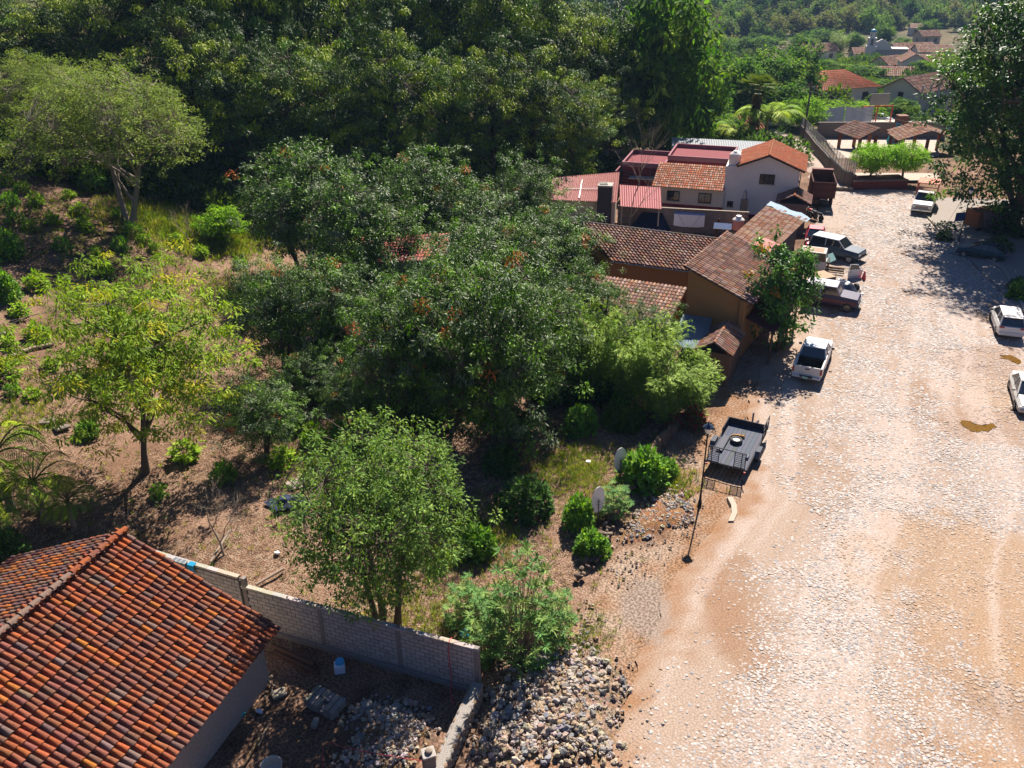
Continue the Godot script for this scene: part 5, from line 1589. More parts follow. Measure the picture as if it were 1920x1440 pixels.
	part(w, "red_sheet", corrugated(s0 + xx * 3.5 + Vector3(0, -0.34, 0) + e * 1.6, s0 + xx * 3.5 + Vector3(0, -0.34, 0) + e * 4.0, s0 + xx * 1.9 + e * 4.0 + Vector3(0, 0.10, 0), s0 + xx * 1.9 + e * 1.6 + Vector3(0, 0.10, 0), 12, Color(0.5, 0.10, 0.10), 0.02), M.tin)
	var bt := MB.new()
	for k in 8:
		var g := func(a: float, b: float) -> Vector3: return s0 + e * (11.6 + b * 1.5 + 0.15 * sin(a * 11.0)) + xx * (a * 3.8) + Vector3(0, 0.55 - a * 1.0 + 0.06 * sin(a * 14.0 + b * 3.0), 0)
		bt.quad(g.call(k / 8.0, 0.0), g.call((k + 1) / 8.0, 0.0), g.call((k + 1) / 8.0, 1.0), g.call(k / 8.0, 1.0), Color(0.30, 0.40, 0.52))
		bt.quad(g.call(k / 8.0, 0.0) - Vector3(0, 0.02, 0), g.call(k / 8.0, 1.0) - Vector3(0, 0.02, 0), g.call((k + 1) / 8.0, 1.0) - Vector3(0, 0.02, 0), g.call((k + 1) / 8.0, 0.0) - Vector3(0, 0.02, 0), Color(0.25, 0.32, 0.42))
	solo("blue_tarpaulin", bt.mesh(), M.cloth, "pale blue tarpaulin draped over the far end of the workshop roof", "tarpaulin")
	# small gabled stall by the dump truck
	var g2 := house("gabled_stall", "small gabled tile-roofed stall beside the brown dump truck", "stall")
	var r0 := Vector3(27.2, 3.3, -80.3)
	var r1 := Vector3(28.4, 3.3, -83.6)
	var ra := Vector3(1.5, -0.75, 0.5)
	part(g2, "roof_slope", tiles(r0 + ra, r1 + ra, r1, r0, OLD, 0.25, 0.4), M.tile_far).set_meta("kind", "stuff")
	part(g2, "roof_slope", tiles(r1 - ra * Vector3(1, -1, 1), r0 - ra * Vector3(1, -1, 1), r0, r1, OLD, 0.25, 0.4), M.tile_far).set_meta("kind", "stuff")
	part(g2, "ridge", ridge_caps(r0, r1, NEW, 0.10), M.tile_far)
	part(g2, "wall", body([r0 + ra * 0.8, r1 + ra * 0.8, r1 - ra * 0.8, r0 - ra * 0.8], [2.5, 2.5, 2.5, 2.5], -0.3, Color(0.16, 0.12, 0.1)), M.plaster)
	# pink roof glimpsed inside the thicket
	var pr := house("pink_roof_shed", "shed with a pinkish red tile roof glimpsed inside the thicket", "shed")
	var p0 := Vector3(-10.33, 3.6, -62.28)
	var p1 := Vector3(-5.24, 3.6, -62.82)
	var bk := Vector3(0.5, 0.9, -3.6)
	part(pr, "roof", tiles(p0, p1, p1 + bk, p0 + bk, [[Color(0.55, 0.16, 0.13), 0.6], [Color(0.62, 0.24, 0.2), 0.4]], 0.26, 0.4), M.tile_far).set_meta("kind", "stuff")
	part(pr, "wall", body([p0 + bk * 0.1, p1 + bk * 0.1, p1 + bk * 0.9, p0 + bk * 0.9], [3.5, 3.5, 4.2, 4.2], -0.3, Color(0.5, 0.45, 0.4)), M.plaster)
	# house in the shade of the wood behind the red roof
	var sh := house("shaded_house", "grey-walled house deep in the shade behind the red metal roof")
	var q0 := Vector3(7.52, 0, -104.73)
	part(sh, "wall", body([q0, q0 + Vector3(7.0, 0, -1.0), q0 + Vector3(7.5, 0, -5.0), q0 + Vector3(0.5, 0, -5.0)], [2.6, 2.6, 2.6, 2.6], -0.5, Color(0.42, 0.45, 0.48)), M.plaster)
	part(sh, "roof", tiles(q0 + Vector3(-0.4, 2.5, 0.9), q0 + Vector3(7.4, 2.5, -0.1), q0 + Vector3(7.6, 3.8, -3.0), q0 + Vector3(0, 3.8, -2.2), OLD, 0.27, 0.42), M.tile_far).set_meta("kind", "stuff")

func build_houses() -> void:
	mat("brickwork", Color(0.88, 0.88, 0.88), 0.9, 0.3, 0.5, 0.2, 0.15, 0.0, 12)
	for e in [[0, Color(0.42, 0.34, 0.27)], [1, Color(0.34, 0.30, 0.27)], [2, Color(0.45, 0.30, 0.19)]]:
		var mt: StandardMaterial3D = M.stone.duplicate()
		mt.albedo_color = e[1].linear_to_srgb()
		M["stone_%d" % e[0]] = mt
	near_house()
	block_wall()
	brown_house()
	white_house()
	yard_and_sheds()

# ---- the village and the playground -----------------------------------------------------------
# a simple village house: walls, tiled gable (or hip) roof, windows on the front and the sides
func village_house(label: String, p: Vector3, yaw: float, w: float, d: float, h: float, rise: float, wall: Color, pal: Array, wins: int, storeys := 1, hip := false, called := "village_house") -> Node3D:
	var o := thing(called, label, "house", p, yaw)
	var m := MB.new()
	m.box(at(Vector3(0, h * 0.5 - 1.5, 0)), Vector3(w, h + 3.0, d), wall)
	if not hip:
		for s in [-1.0, 1.0]:
			var a := Vector3(s * w * 0.5, h, d * 0.5)
			var b := Vector3(s * w * 0.5, h, -d * 0.5)
			var t := Vector3(s * w * 0.5, h + rise, 0)
			if s > 0: m.tri(a, b, t, wall)
			else: m.tri(b, a, t, wall)
	part(o, "wall", m.mesh(), M.plaster)
	var ov := 0.6
	var ex := w * 0.5 + 0.5
	var k := ov * rise / (d * 0.5)
	var rx := ex - (d * 0.5 if hip else 0.0)
	var tile_p := 0.5
	for s in [-1.0, 1.0]:
		var r := part(o, "roof_slope", tiles(Vector3(-ex, h - k, s * (d * 0.5 + ov)), Vector3(ex, h - k, s * (d * 0.5 + ov)), Vector3(rx, h + rise + 0.05, 0), Vector3(-rx, h + rise + 0.05, 0), pal, tile_p, 0.8, 3), M.tile_far)
		r.set_meta("kind", "stuff")
		if hip:
			var r2 := part(o, "roof_hip", tiles(Vector3(s * ex, h - k, -s * (d * 0.5 + ov)), Vector3(s * ex, h - k, s * (d * 0.5 + ov)), Vector3(s * rx, h + rise + 0.05, 0.02 * s), Vector3(s * rx, h + rise + 0.05, -0.02 * s), pal, tile_p, 0.8, 3), M.tile_far)
			r2.set_meta("kind", "stuff")
	for st in storeys:
		var y := (st + 0.5) * h / storeys
		for q in wins:
			window(o, Vector3((float(q) + 0.5) / wins * w - w * 0.5, y, d * 0.5), Vector3(0, 0, 1), minf(1.3, w / wins * 0.5), minf(1.4, h / storeys * 0.5), Color(0.10, 0.05, 0.035), 0)
		for s in [-1.0, 1.0]:
			for q in maxi(int(d / 4.0), 1):
				window(o, Vector3(s * w * 0.5, y, (float(q) + 0.5) / maxi(int(d / 4.0), 1) * d - d * 0.5), Vector3(s, 0, 0), 0.9, minf(1.3, h / storeys * 0.5), Color(0.10, 0.05, 0.035), 0)
	return o

func build_town() -> void:
	rng.seed = 500
	var white := Color(0.78, 0.77, 0.76)
	# church
	var c := thing("church", "white village church with a tall belfry and small blue dome", "church", Vector3(131, -18.01, -328.14), -0.25)
	var s := 0.64
	var m := MB.new()
	m.box(at(Vector3(0, 4.0 * s, 0)), Vector3(5.2 * s, 10.0 * s, 5.2 * s), white)
	part(c, "tower_base", m.mesh(), M.plaster)
	m = MB.new()
	for q in 4:
		m.box(at(Vector3([-1.5, 1.5, -1.5, 1.5][q] * s, 11.0 * s, [-1.5, -1.5, 1.5, 1.5][q] * s)), Vector3(1.2 * s, 4.0 * s, 1.2 * s), white)
	m.box(at(Vector3(0, 11.0 * s, 0)), Vector3(1.4 * s, 4.0 * s, 1.4 * s), Color(0.3, 0.3, 0.33))
	part(c, "belfry", m.mesh(), M.plaster)
	m = MB.new()
	m.box(at(Vector3(0, 9.15 * s, 0)), Vector3(4.6 * s, 0.4 * s, 4.6 * s), white)
	m.box(at(Vector3(0, 13.2 * s, 0)), Vector3(4.4 * s, 0.4 * s, 4.4 * s), white)
	part(c, "cornice", m.mesh(), M.plaster)
	m = MB.new()
	m.lathe(at(Vector3(0, 13.4 * s, 0)), [Vector2(1.6 * s, 0), Vector2(1.6 * s, 2.6 * s), Vector2(1.8 * s, 2.7 * s), Vector2(1.8 * s, 2.9 * s)], 8, white)
	part(c, "lantern", m.mesh(), M.plaster)
	for q in 4:
		var a := PI / 8 + q * PI / 2 + PI / 8
		part(c, "painted_opening", flat_mesh(facing(Vector3(cos(a) * 1.5, 0, sin(a) * 1.5) * s + Vector3(0, 14.8 * s, 0), Vector3(cos(a), 0, sin(a))), Vector3(0.6, 1.4, 0.12) * s, Color(0.06, 0.06, 0.08)), M.plain)  # solid near-black panels: the shade inside the openings is painted on
	m = MB.new()
	m.lathe(at(Vector3(0, 16.3 * s, 0)), [Vector2(1.6 * s, 0), Vector2(1.45 * s, 0.7 * s), Vector2(0.95 * s, 1.3 * s), Vector2(0.2 * s, 1.6 * s), Vector2(0, 1.62 * s)], 14, Color(0.03, 0.26, 0.42))
	part(c, "dome", m.mesh(), M.plastic)
	m = MB.new()
	m.box(at(Vector3(0, 18.6 * s, 0)), Vector3(0.12, 1.6, 0.12) * s, Color(0.5, 0.5, 0.5))
	m.box(at(Vector3(0, 18.9 * s, 0)), Vector3(0.7, 0.12, 0.1) * s, Color(0.5, 0.5, 0.5))
	part(c, "cross", m.mesh(), M.iron)
	m = MB.new()
	m.box(at(Vector3(11.5 * s, 3.0 * s, -6.0 * s)), Vector3(17.0 * s, 8.5 * s, 9.0 * s), Color(0.5, 0.47, 0.46))
	m.prism(at(Vector3(5.5 * s, 7.0 * s, -2.6 * s)), PackedVector2Array([Vector2(-4, 0), Vector2(4, 0), Vector2(2.2, 2.4), Vector2(0, 3.6), Vector2(-2.2, 2.4)]), 0.0, 1.0, white)
	part(c, "nave", m.mesh(), M.plaster)
	part(c, "nave_roof", flat_mesh(at(Vector3(12.0 * s, 7.4 * s, -6.0 * s)), Vector3(17.0 * s, 0.4 * s, 9.6 * s), Color(0.55, 0.5, 0.48)), M.plaster)
	# school and houses
	village_house("long white school with three dark windows left of the bamboo", Vector3(118.38, -19.55, -348.61), 0.05, 13.6, 7.2, 4.1, 2.1, white, PALE, 3)
	village_house("hall with a long bright red hipped roof below the village", Vector3(68.43, -7.75, -191.38), 0.30, 17.2, 10.9, 4.1, 2.5, white, NEW, 3, 1, true)
	village_house("white house with a tall gable and chimney right of the village trees", Vector3(120.51, -13.6, -269.32), 1.35, 8.0, 6.4, 4.4, 1.8, white, PALE, 1, 2)
	village_house("small tiled house at the church tower's foot", Vector3(135.63, -19.54, -348.52), 0.0, 7.2, 6.4, 2.8, 1.6, white, PALE, 1)
	village_house("tiled house below the church, half hidden by trees", Vector3(121.49, -15.05, -288.63), 0.5, 7.6, 6.4, 2.5, 1.9, white, PALE, 1)
	village_house("tiled house above the bright tree near the veranda house", Vector3(105.89, -11.91, -246.75), -0.2, 9.6, 6.4, 2.2, 1.6, white, PALE, 2)
	village_house("broad tiled house right of the church", Vector3(159.2, -20.31, -358.8), 0.1, 16.0, 8.8, 3.4, 2.1, white, PALE, 4)
	village_house("second broad tiled house right of the church, further right", Vector3(163.59, -19.64, -349.84), -0.1, 12.8, 8.0, 3.2, 1.9, white, PALE, 3)
	village_house("far white house on the slope above the church roofs", Vector3(197.04, -23.4, -429.91), 0.2, 9.6, 7.2, 4.0, 1.9, Color(0.62, 0.52, 0.42), PALE, 2)
	village_house("farthest white house high on the right slope", Vector3(209.02, -23.4, -465.67), -0.2, 9.6, 6.4, 4.0, 1.5, white, PALE, 2)
	village_house("white house with tiled roof right of the gabled white one", Vector3(133.03, -14.89, -286.48), 0.0, 9.6, 6.4, 3.2, 1.6, white, PALE, 2)
	var v := village_house("two-storey veranda house with brown balconies behind the playground", Vector3(78.55, -6.2, -170.63), 0.62, 11.2, 7.2, 5.1, 1.9, Color(0.62, 0.60, 0.58), OLD, 0, 2)
	for st in 2:
		part(v, "railing", flat_mesh(at(Vector3(-1.0, 0.9 + st * 3.1, 4.7)), Vector3(11.4, 0.25, 0.12), Color(0.6, 0.6, 0.62)), M.wood)
		for q in 5:
			part(v, "balcony_post", flat_mesh(at(Vector3(-6.6 + q * 2.8, 1.7 + st * 3.1, 4.7)), Vector3(0.25, 3.0, 0.2), Color(0.55, 0.55, 0.58)), M.wood)
	village_house("red-roofed cottage behind the palms", Vector3(36.4, -3.7, -137.4), 0.4, 4.5, 4.5, 2.3, 1.3, Color(0.5, 0.3, 0.25), NEW, 1)
	# lane wall with a mesh fence on top
	var lw := thing("lane_wall", "long stone wall with wire fence along the right side of the narrow lane", "wall")
	var pts := [Vector3(38.46, -0.03, -94.63), Vector3(38.13, -0.08, -97.12), Vector3(39.29, -0.46, -105.01), Vector3(42.38, -1.89, -118.68), Vector3(46.11, -3.46, -134.2), Vector3(48.17, -4.19, -143.92)]
	var up := MB.new()
	for k in pts.size() - 1:
		var a: Vector3 = pts[k]
		var b: Vector3 = pts[k + 1]
		var nn := 10
		for q in nn:
			var t := a.lerp(b, (q + 0.5) / nn)
			var dd := (b - a).normalized()
			up.box(Transform3D(Basis(dd.cross(Vector3.UP).normalized(), Vector3.UP, dd * -1.0).orthonormalized(), t + Vector3(0, 0.55, 0)), Vector3(0.45 + rng.randf() * 0.04, 2.0 + rng.randf() * 0.08, (b - a).length() / nn + 0.02), jitter(Color(0.25, 0.20, 0.17), 0.18))
	part(lw, "stonework", up.mesh(), M.stone)
	for k in 26:
		var u := k / 25.0 * (pts.size() - 1.001)
		var p: Vector3 = pts[int(u)].lerp(pts[int(u) + 1], u - int(u))
		var fm := MB.new()
		fm.tube([p + Vector3(0, 1.4, 0), p + Vector3(0, 3.0, 0)], [0.03, 0.03], 5, Color(0.2, 0.18, 0.17))
		part(lw, "fence_post", fm.mesh(), M.iron)
	var wire := MB.new()
	for r in 9:
		for k in pts.size() - 1:
			wire.tube([pts[k] + Vector3(0, 1.55 + r * 0.17, 0), pts[k + 1] + Vector3(0, 1.55 + r * 0.17, 0)], [0.012, 0.012], 3, Color(0.25, 0.24, 0.24), false)
	for k in 220:
		var u := k / 219.0 * (pts.size() - 1.001)
		var p: Vector3 = pts[int(u)].lerp(pts[int(u) + 1], u - int(u))
		wire.tube([p + Vector3(0, 1.5, 0), p + Vector3(0, 2.95, 0)], [0.01, 0.01], 3, Color(0.25, 0.24, 0.24), false)
	part(lw, "wire_mesh", wire.mesh(), M.iron)
	# red planter with its kerb stones
	var rp := thing("red_planter", "low maroon planter wall holding the two trimmed trees", "planter wall")
	var r0 := Vector3(38.21, -0.02, -93.94)
	var r1 := Vector3(44.44, -0.03, -94.34)
	part(rp, "wall", body([r0, r1, r1 + Vector3(0, 0, -2.6), r0 + Vector3(0.6, 0, -2.6)], [0.95, 0.95, 0.95, 0.95], -0.4, Color(0.20, 0.055, 0.05)), M.plaster)
	part(rp, "coping", flat_mesh(Transform3D(Basis((r1 - r0).normalized(), Vector3.UP, (r1 - r0).normalized().cross(Vector3.UP)), (r0 + r1) * 0.5 + Vector3(0, 1.0, -0.1)), Vector3((r1 - r0).length(), 0.12, 0.4), Color(0.38, 0.25, 0.22), 0.02), M.concrete)
	for k in 4:
		part(rp, "edge_stone", pebble(70 + k, 0.5), M.stone_0, Transform3D(Basis.from_scale(Vector3(0.6, 0.5, 0.5)), r0 + Vector3(-0.3 - k * 0.5, 0.2, 0.3 - k * 0.1)))
	# playground terrace
	var pg := MB.new()
	var q0 := [Vector3(39.64, -0.09, -97.56), Vector3(49.25, -0.08, -97.06), Vector3(66.87, -3.51, -134.75), Vector3(49.54, -3.62, -136.25)]
	pg.quad(q0[0] + Vector3(0, 0.25, 0), q0[1] + Vector3(0, 0.25, 0), q0[2] + Vector3(0, 0.25, 0), q0[3] + Vector3(0, 0.25, 0), Color(0.60, 0.50, 0.42))
	setting("playground_terrace", pg.mesh(), M.concrete)
	var ct := MB.new()
	var q1 := [Vector3(53.41, -4.67, -150.33), Vector3(72.41, -4.33, -145.71), Vector3(78.39, -5.29, -158.53), Vector3(58.94, -5.69, -163.85)]
	ct.quad(q1[0] + Vector3(0, 0.5, 0), q1[1] + Vector3(0, 0.5, 0), q1[2] + Vector3(0, 0.5, 0), q1[3] + Vector3(0, 0.5, 0), Color(0.72, 0.64, 0.56))
	setting("ball_court", ct.mesh(), M.concrete)
	var cw := thing("court_wall", "grey retaining wall between the playground and the pale ball court", "wall")
	var w0 := Vector3(48.31, -3.63, -136.36)
	var w1 := Vector3(67.67, -3.5, -134.68)
	part(cw, "wall", flat_mesh(Transform3D(Basis((w1 - w0).normalized(), Vector3.UP, (w1 - w0).normalized().cross(Vector3.UP)).orthonormalized(), (w0 + w1) * 0.5 + Vector3(0, 1.0, 0)), Vector3((w1 - w0).length(), 3.4, 0.4), Color(0.33, 0.28, 0.24), 0.02), M.concrete)
	for e in [["tiled playground pavilion left of the green slide", Vector3(51, -2.57, -124.13), 5.4, 5.2, 0.25, OLD], ["tiled playground pavilion right of the green slide, half behind the huge tree", Vector3(56.72, -1.95, -119.12), 7.0, 5.5, -0.1, PALE]]:
		var o := thing("pavilion", e[0], "pavilion", e[1], e[4], "playground pavilions")
		var hw: float = e[2] * 0.5
		var hd: float = e[3] * 0.5
		for x in [-1.0, 0.0, 1.0]:
			for z in [-1.0, 1.0]:
				part(o, "post", flat_mesh(at(Vector3(x * hw * 0.92, 1.2, z * hd * 0.9)), Vector3(0.35, 2.6, 0.35), Color(0.34, 0.14, 0.07)), M.brickwork)
		for sg in [-1.0, 1.0]:
			part(o, "roof_slope", tiles(Vector3(sg * (hw + 0.5), 2.4, -hd - 0.5), Vector3(sg * (hw + 0.5), 2.4, hd + 0.5), Vector3(0, 3.7, hd + 0.5), Vector3(0, 3.7, -hd - 0.5), e[5], 0.3, 0.5, 3), M.tile_far).set_meta("kind", "stuff")
	var sl := thing("playground_slide", "green tube slide with a small tower between the pavilions", "slide", Vector3(58, -3.14, -129.81))
	var sm := MB.new()
	sm.tube([Vector3(0.2, 3.0, -0.6), Vector3(0, 2.6, 0.2), Vector3(-0.9, 1.8, 0.9), Vector3(-1.5, 0.9, 1.3), Vector3(-1.6, 0.4, 2.2)], [0.45, 0.45, 0.45, 0.45, 0.45], 10, Color(0.01, 0.19, 0.19))
	part(sl, "chute", sm.mesh(), M.plastic)
	part(sl, "tower", flat_mesh(at(Vector3(0.7, 1.9, -0.9)), Vector3(1.5, 4.6, 1.4), Color(0.28, 0.13, 0.08), 0.03), M.wood)
	sm = MB.new()
	sm.tube([Vector3(1.4, 2.2, -0.2), Vector3(2.8, 1.0, 0.4)], [0.1, 0.1], 6, Color(0.01, 0.16, 0.13))
	part(sl, "rail", sm.mesh(), M.plastic)
	# laundry on the court, hoop board
	var ls := thing("hanging_sheets", "row of white sheets hung to dry above the ball court", "laundry", Vector3(57.41, -4.65, -149.94))
	for k in 2:
		var cl := MB.new()
		for q in 12:
			var g := func(a: float, b: float) -> Vector3: return Vector3((k - 1) * 4.9 + a * 4.7, 3.6 - 0.25 * sin(a * PI) - b * 2.6, 0.12 * sin(a * 20.0) * b)
			cl.quad(g.call(q / 12.0, 1.0), g.call((q + 1) / 12.0, 1.0), g.call((q + 1) / 12.0, 0.0), g.call(q / 12.0, 0.0), [Color(0.62, 0.68, 0.80), Color(0.80, 0.81, 0.85)][k])
		part(ls, "sheet", cl.mesh(), M.cloth)
	var ln := MB.new()
	ln.tube([Vector3(-5.0, 3.6, 0), Vector3(0, 3.5, 0), Vector3(5, 3.6, 0)], [0.02, 0.02, 0.02], 4, Color(0.2, 0.2, 0.2))
	part(ls, "line", ln.mesh(), M.iron)
	for sg in [-1.0, 1.0]: part(ls, "pole", flat_mesh(at(Vector3(sg * 5.0, 1.6, 0)), Vector3(0.1, 4.2, 0.1), Color(0.3, 0.08, 0.05)), M.iron)
	var bb := thing("basketball_hoop", "basketball board on a red frame behind the playground", "basketball hoop", Vector3(63.27, -4.71, -150.83), 0.1)
	part(bb, "board", flat_mesh(at(Vector3(0, 4.6, 0)), Vector3(3.4, 1.9, 0.1), Color(0.62, 0.57, 0.5)), M.wood)
	for sg in [-1.0, 1.0]: part(bb, "pole", flat_mesh(at(Vector3(sg * 2.6, 1.4, 0)), Vector3(0.18, 4.2, 0.18), Color(0.42, 0.07, 0.04)), M.iron)
	part(bb, "crossbar", flat_mesh(at(Vector3(0, 3.45, 0)), Vector3(5.4, 0.2, 0.16), Color(0.42, 0.07, 0.04)), M.iron)
	part(bb, "support", flat_mesh(at(Vector3(0, 1.6, -0.15)), Vector3(0.16, 4.6, 0.14), Color(0.42, 0.07, 0.04)), M.iron)
	# power pole and cables over the lane
	var pp := thing("power_pole", "grey power pole beside the narrow lane", "pole", Vector3(46.35, -3.64, -136.53))
	var pm := MB.new()
	pm.tube([Vector3(0, -0.3, 0), Vector3(0, 8.5, 0)], [0.16, 0.11], 8, Color(0.16, 0.15, 0.15))
	part(pp, "shaft", pm.mesh(), M.concrete)
	part(pp, "crossarm", flat_mesh(at(Vector3(0, 8.0, 0)), Vector3(1.6, 0.12, 0.12), Color(0.15, 0.13, 0.12)), M.wood)
	var cb := MB.new()
	var A: Vector3 = pp.position + Vector3(0, 8.0, 0)
	var B := Vector3(58, 7.0, -88)
	for k in 2:
		var cp := []
		var cr := []
		for q in 13:
			var t := q / 12.0
			cp.append(A.lerp(B, t) + Vector3(0, -2.2 * sin(t * PI) - k * 0.5, 0))
			cr.append(0.03)
		cb.tube(cp, cr, 4, Color(0.10, 0.10, 0.10))
	solo("power_cable", cb.mesh(), M.rubber, "dark power cable sagging across the planter trees", "cable")
	# paved walk, kerb beds and cart under the huge tree
	var pw := MB.new()
	var z0 := [Vector3(41.15, 0, -78.08), Vector3(38.52, 0, -58.03), Vector3(45.13, 0, -57.83), Vector3(58.18, 0, -88.14), Vector3(46.21, 0, -90.29), Vector3(42.45, 0, -84.95)]
	for k in range(1, z0.size() - 1):
		pw.tri(z0[0] + Vector3(0, 0.13, 0), z0[k] + Vector3(0, 0.13, 0), z0[k + 1] + Vector3(0, 0.13, 0), Color(0.42, 0.37, 0.34))
	setting("pavement", pw.mesh(), M.concrete)
	var kb := MB.new()
	var ks := [Vector3(42.19, 0, -84.59), Vector3(41.01, 0, -77.76), Vector3(41.6, 0, -72.04), Vector3(41.88, 0, -68.27), Vector3(38.26, 0, -57.55)]
	for k in ks.size() - 1:
		var a: Vector3 = ks[k]
		var b: Vector3 = ks[k + 1]
		var dd := (b - a).normalized()
		var nn := int((b - a).length() / 0.9) + 1
		for q in nn:
			kb.box(Transform3D(Basis(dd.cross(Vector3.UP), Vector3.UP, dd * -1.0), a.lerp(b, (q + 0.5) / nn) + Vector3(0, 0.06, 0)), Vector3(0.22, 0.32, (b - a).length() / nn - 0.015), jitter(Color(0.52, 0.47, 0.42), 0.08), 0.02)
	setting("kerb", kb.mesh(), M.concrete)
	var cart := thing("market_cart", "orange-brown cart hung with a faded printed sheet under the huge tree", "cart", Vector3(45.83, 0, -79.87), 0.35)
	part(cart, "box", flat_mesh(at(Vector3(0, 1.2, 0)), Vector3(3.6, 1.5, 1.6), Color(0.36, 0.15, 0.07), 0.03), M.wood)
	part(cart, "printed_sheet", flat_mesh(Transform3D(Basis(Vector3.RIGHT, -0.25), Vector3(0.2, 1.25, 0.98)), Vector3(3.0, 1.4, 0.03), Color(0.50, 0.30, 0.32)), M.print)
	for x in [-1.0, 1.0]:
		var wl := MB.new()
		wl.lathe(Transform3D(Basis(Vector3.RIGHT, PI / 2), Vector3(x * 1.2, 0.4, 0.7)), [Vector2(0.0, -0.05), Vector2(0.4, -0.05), Vector2(0.4, 0.05), Vector2(0, 0.05)], 14, Color(0.05, 0.05, 0.05))
		part(cart, "wheel", wl.mesh(), M.rubber)
	lamp_post("black street lamp with a blue sign board in the huge tree's shade", Vector3(41.37, 0, -75.41), 5.2, true)
	lamp_post("dark iron street lamp with a lantern head beside the trailer", Vector3(9.51, 0, -35.54), 4.78, false)

func lamp_post(label: String, p: Vector3, h: float, sign_board: bool) -> void:
	var o := thing("street_lamp", label, "street lamp", p, 0.2)
	var m := MB.new()
	m.lathe(Transform3D(), [Vector2(0.1, -0.1), Vector2(0.1, 0.2), Vector2(0.07, 0.26), Vector2(0.055, 0.6), Vector2(0.042, 0.9), Vector2(0.036, h - 0.62), Vector2(0.06, h - 0.58), Vector2(0.04, h - 0.54)], 10, Color(0.025, 0.022, 0.022))
	part(o, "post", m.mesh(), M.iron)
	m = MB.new()
	m.lathe(at(Vector3(0, h - 0.54, 0)), [Vector2(0.05, 0), Vector2(0.15, 0.12), Vector2(0.2, 0.34), Vector2(0.2, 0.36)], 8, Color(0.75, 0.75, 0.7))
	part(o, "lantern", m.mesh(), M.lantern_glass)
	m = MB.new()
	m.lathe(at(Vector3(0, h - 0.18, 0)), [Vector2(0.27, 0), Vector2(0.25, 0.03), Vector2(0.12, 0.16), Vector2(0.04, 0.22), Vector2(0.02, 0.34), Vector2(0, 0.35)], 8, Color(0.03, 0.05, 0.09))
	part(o, "hood", m.mesh(), M.iron)
	if sign_board:
		part(o, "sign_board", flat_mesh(at(Vector3(-0.55, 2.6, 0.05)), Vector3(0.95, 0.8, 0.04), Color(0.02, 0.05, 0.12)), M.iron)

# ---- vehicles: forward is -z, wheels on y = 0 ---------------------------------------------------
func ring8(z: float, hw: float, y0: float, y1: float, top: float, b := 0.08) -> Array:
	# outline seen from +z, counter-clockwise; hw at the waist, top: half width at the top edge
	var w := y0 + (y1 - y0) * 0.62
	return [Vector3(-hw + b, y0, z), Vector3(hw - b, y0, z), Vector3(hw, y0 + b, z), Vector3(hw, w, z), Vector3(top, y1, z), Vector3(-top, y1, z), Vector3(-hw, w, z), Vector3(-hw, y0 + b, z)]

func wheel(o: Node3D, x: float, z: float, r: float, w := 0.22, rim := Color(0.45, 0.45, 0.46)) -> void:
	var s := 1.0 if x > 0.0 else -1.0
	var t := Transform3D(Basis(Vector3.BACK, -s * PI / 2), Vector3(x, r, z))
	var m := MB.new()
	m.lathe(t, [Vector2(r * 0.62, -w * 0.5), Vector2(r * 0.93, -w * 0.5), Vector2(r, -w * 0.38), Vector2(r, w * 0.38), Vector2(r * 0.93, w * 0.5), Vector2(r * 0.62, w * 0.5)], 18, Color.WHITE)
	var ty := part(o, "wheel", m.mesh(), M.rubber)
	m = MB.new()
	m.lathe(t, [Vector2(r * 0.64, w * 0.42), Vector2(r * 0.58, w * 0.36), Vector2(r * 0.2, w * 0.40), Vector2(0, w * 0.46)], 12, rim)
	part(ty, "rim", m.mesh(), M.tin)

func slab(o: Node, called: String, p: Vector3, s: Vector3, col: Color, mt: String, b := 0.0, yaw := 0.0) -> MeshInstance3D:
	return part(o, called, flat_mesh(at(p, yaw), s, col, b), M[mt])

# glazed cabin: lofted through [z, half width, y] of base and roof; panels of paint for roof and pillars
func cabin(o: Node3D, base: Array, roof: Array, hb: float, ht: float, yb: float, yt: float, col: Color, roofm := "paint") -> void:
	var g := MB.new()
	var r0 := [Vector3(-hb, yb, base[1]), Vector3(hb, yb, base[1]), Vector3(hb, yb, base[0]), Vector3(-hb, yb, base[0])]
	var r1 := [Vector3(-ht, yt, roof[1]), Vector3(ht, yt, roof[1]), Vector3(ht, yt, roof[0]), Vector3(-ht, yt, roof[0])]
	for q in 4:
		var q2 := (q + 1) % 4
		g.quad(r0[q], r0[q2], r1[q2], r1[q], Color.WHITE)
	part(o, "windows", g.mesh(), M.glass)
	var m := MB.new()
	var zc: float = (roof[0] + roof[1]) * 0.5
	var rl: float = roof[1] - roof[0]
	m.box(at(Vector3(0, yt + 0.02, zc)), Vector3(ht * 2.0 + 0.04, 0.07, rl + 0.06), col, 0.03)
	part(o, "roof", m.mesh(), M[roofm])
	var p := MB.new()
	for q in 4:
		p.tube([r0[q], r1[q]], [0.055, 0.05], 5, col)
	for s in [-1.0, 1.0]:
		var zb: float = lerpf(base[0], base[1], 0.55)
		p.tube([Vector3(s * hb, yb, zb), Vector3(s * ht, yt, zb)], [0.05, 0.045], 5, col)
	part(o, "pillars", p.mesh(), M.paint)

func lights(o: Node3D, z: float, hw: float, y: float, size: Vector3, col: Color, called: String) -> void:
	for s in [-1.0, 1.0]:
		slab(o, called, Vector3(s * hw, y, z), size, col, "plastic", 0.01)

func car_body(o: Node3D, st: Array, col: Color, called := "body") -> void:
	var m := MB.new()
	var rings := []
	for e in st: rings.append(ring8(e[0], e[1], e[2], e[3], e[4]))
	m.loft(rings, col)
	part(o, called, m.mesh(), M.paint)

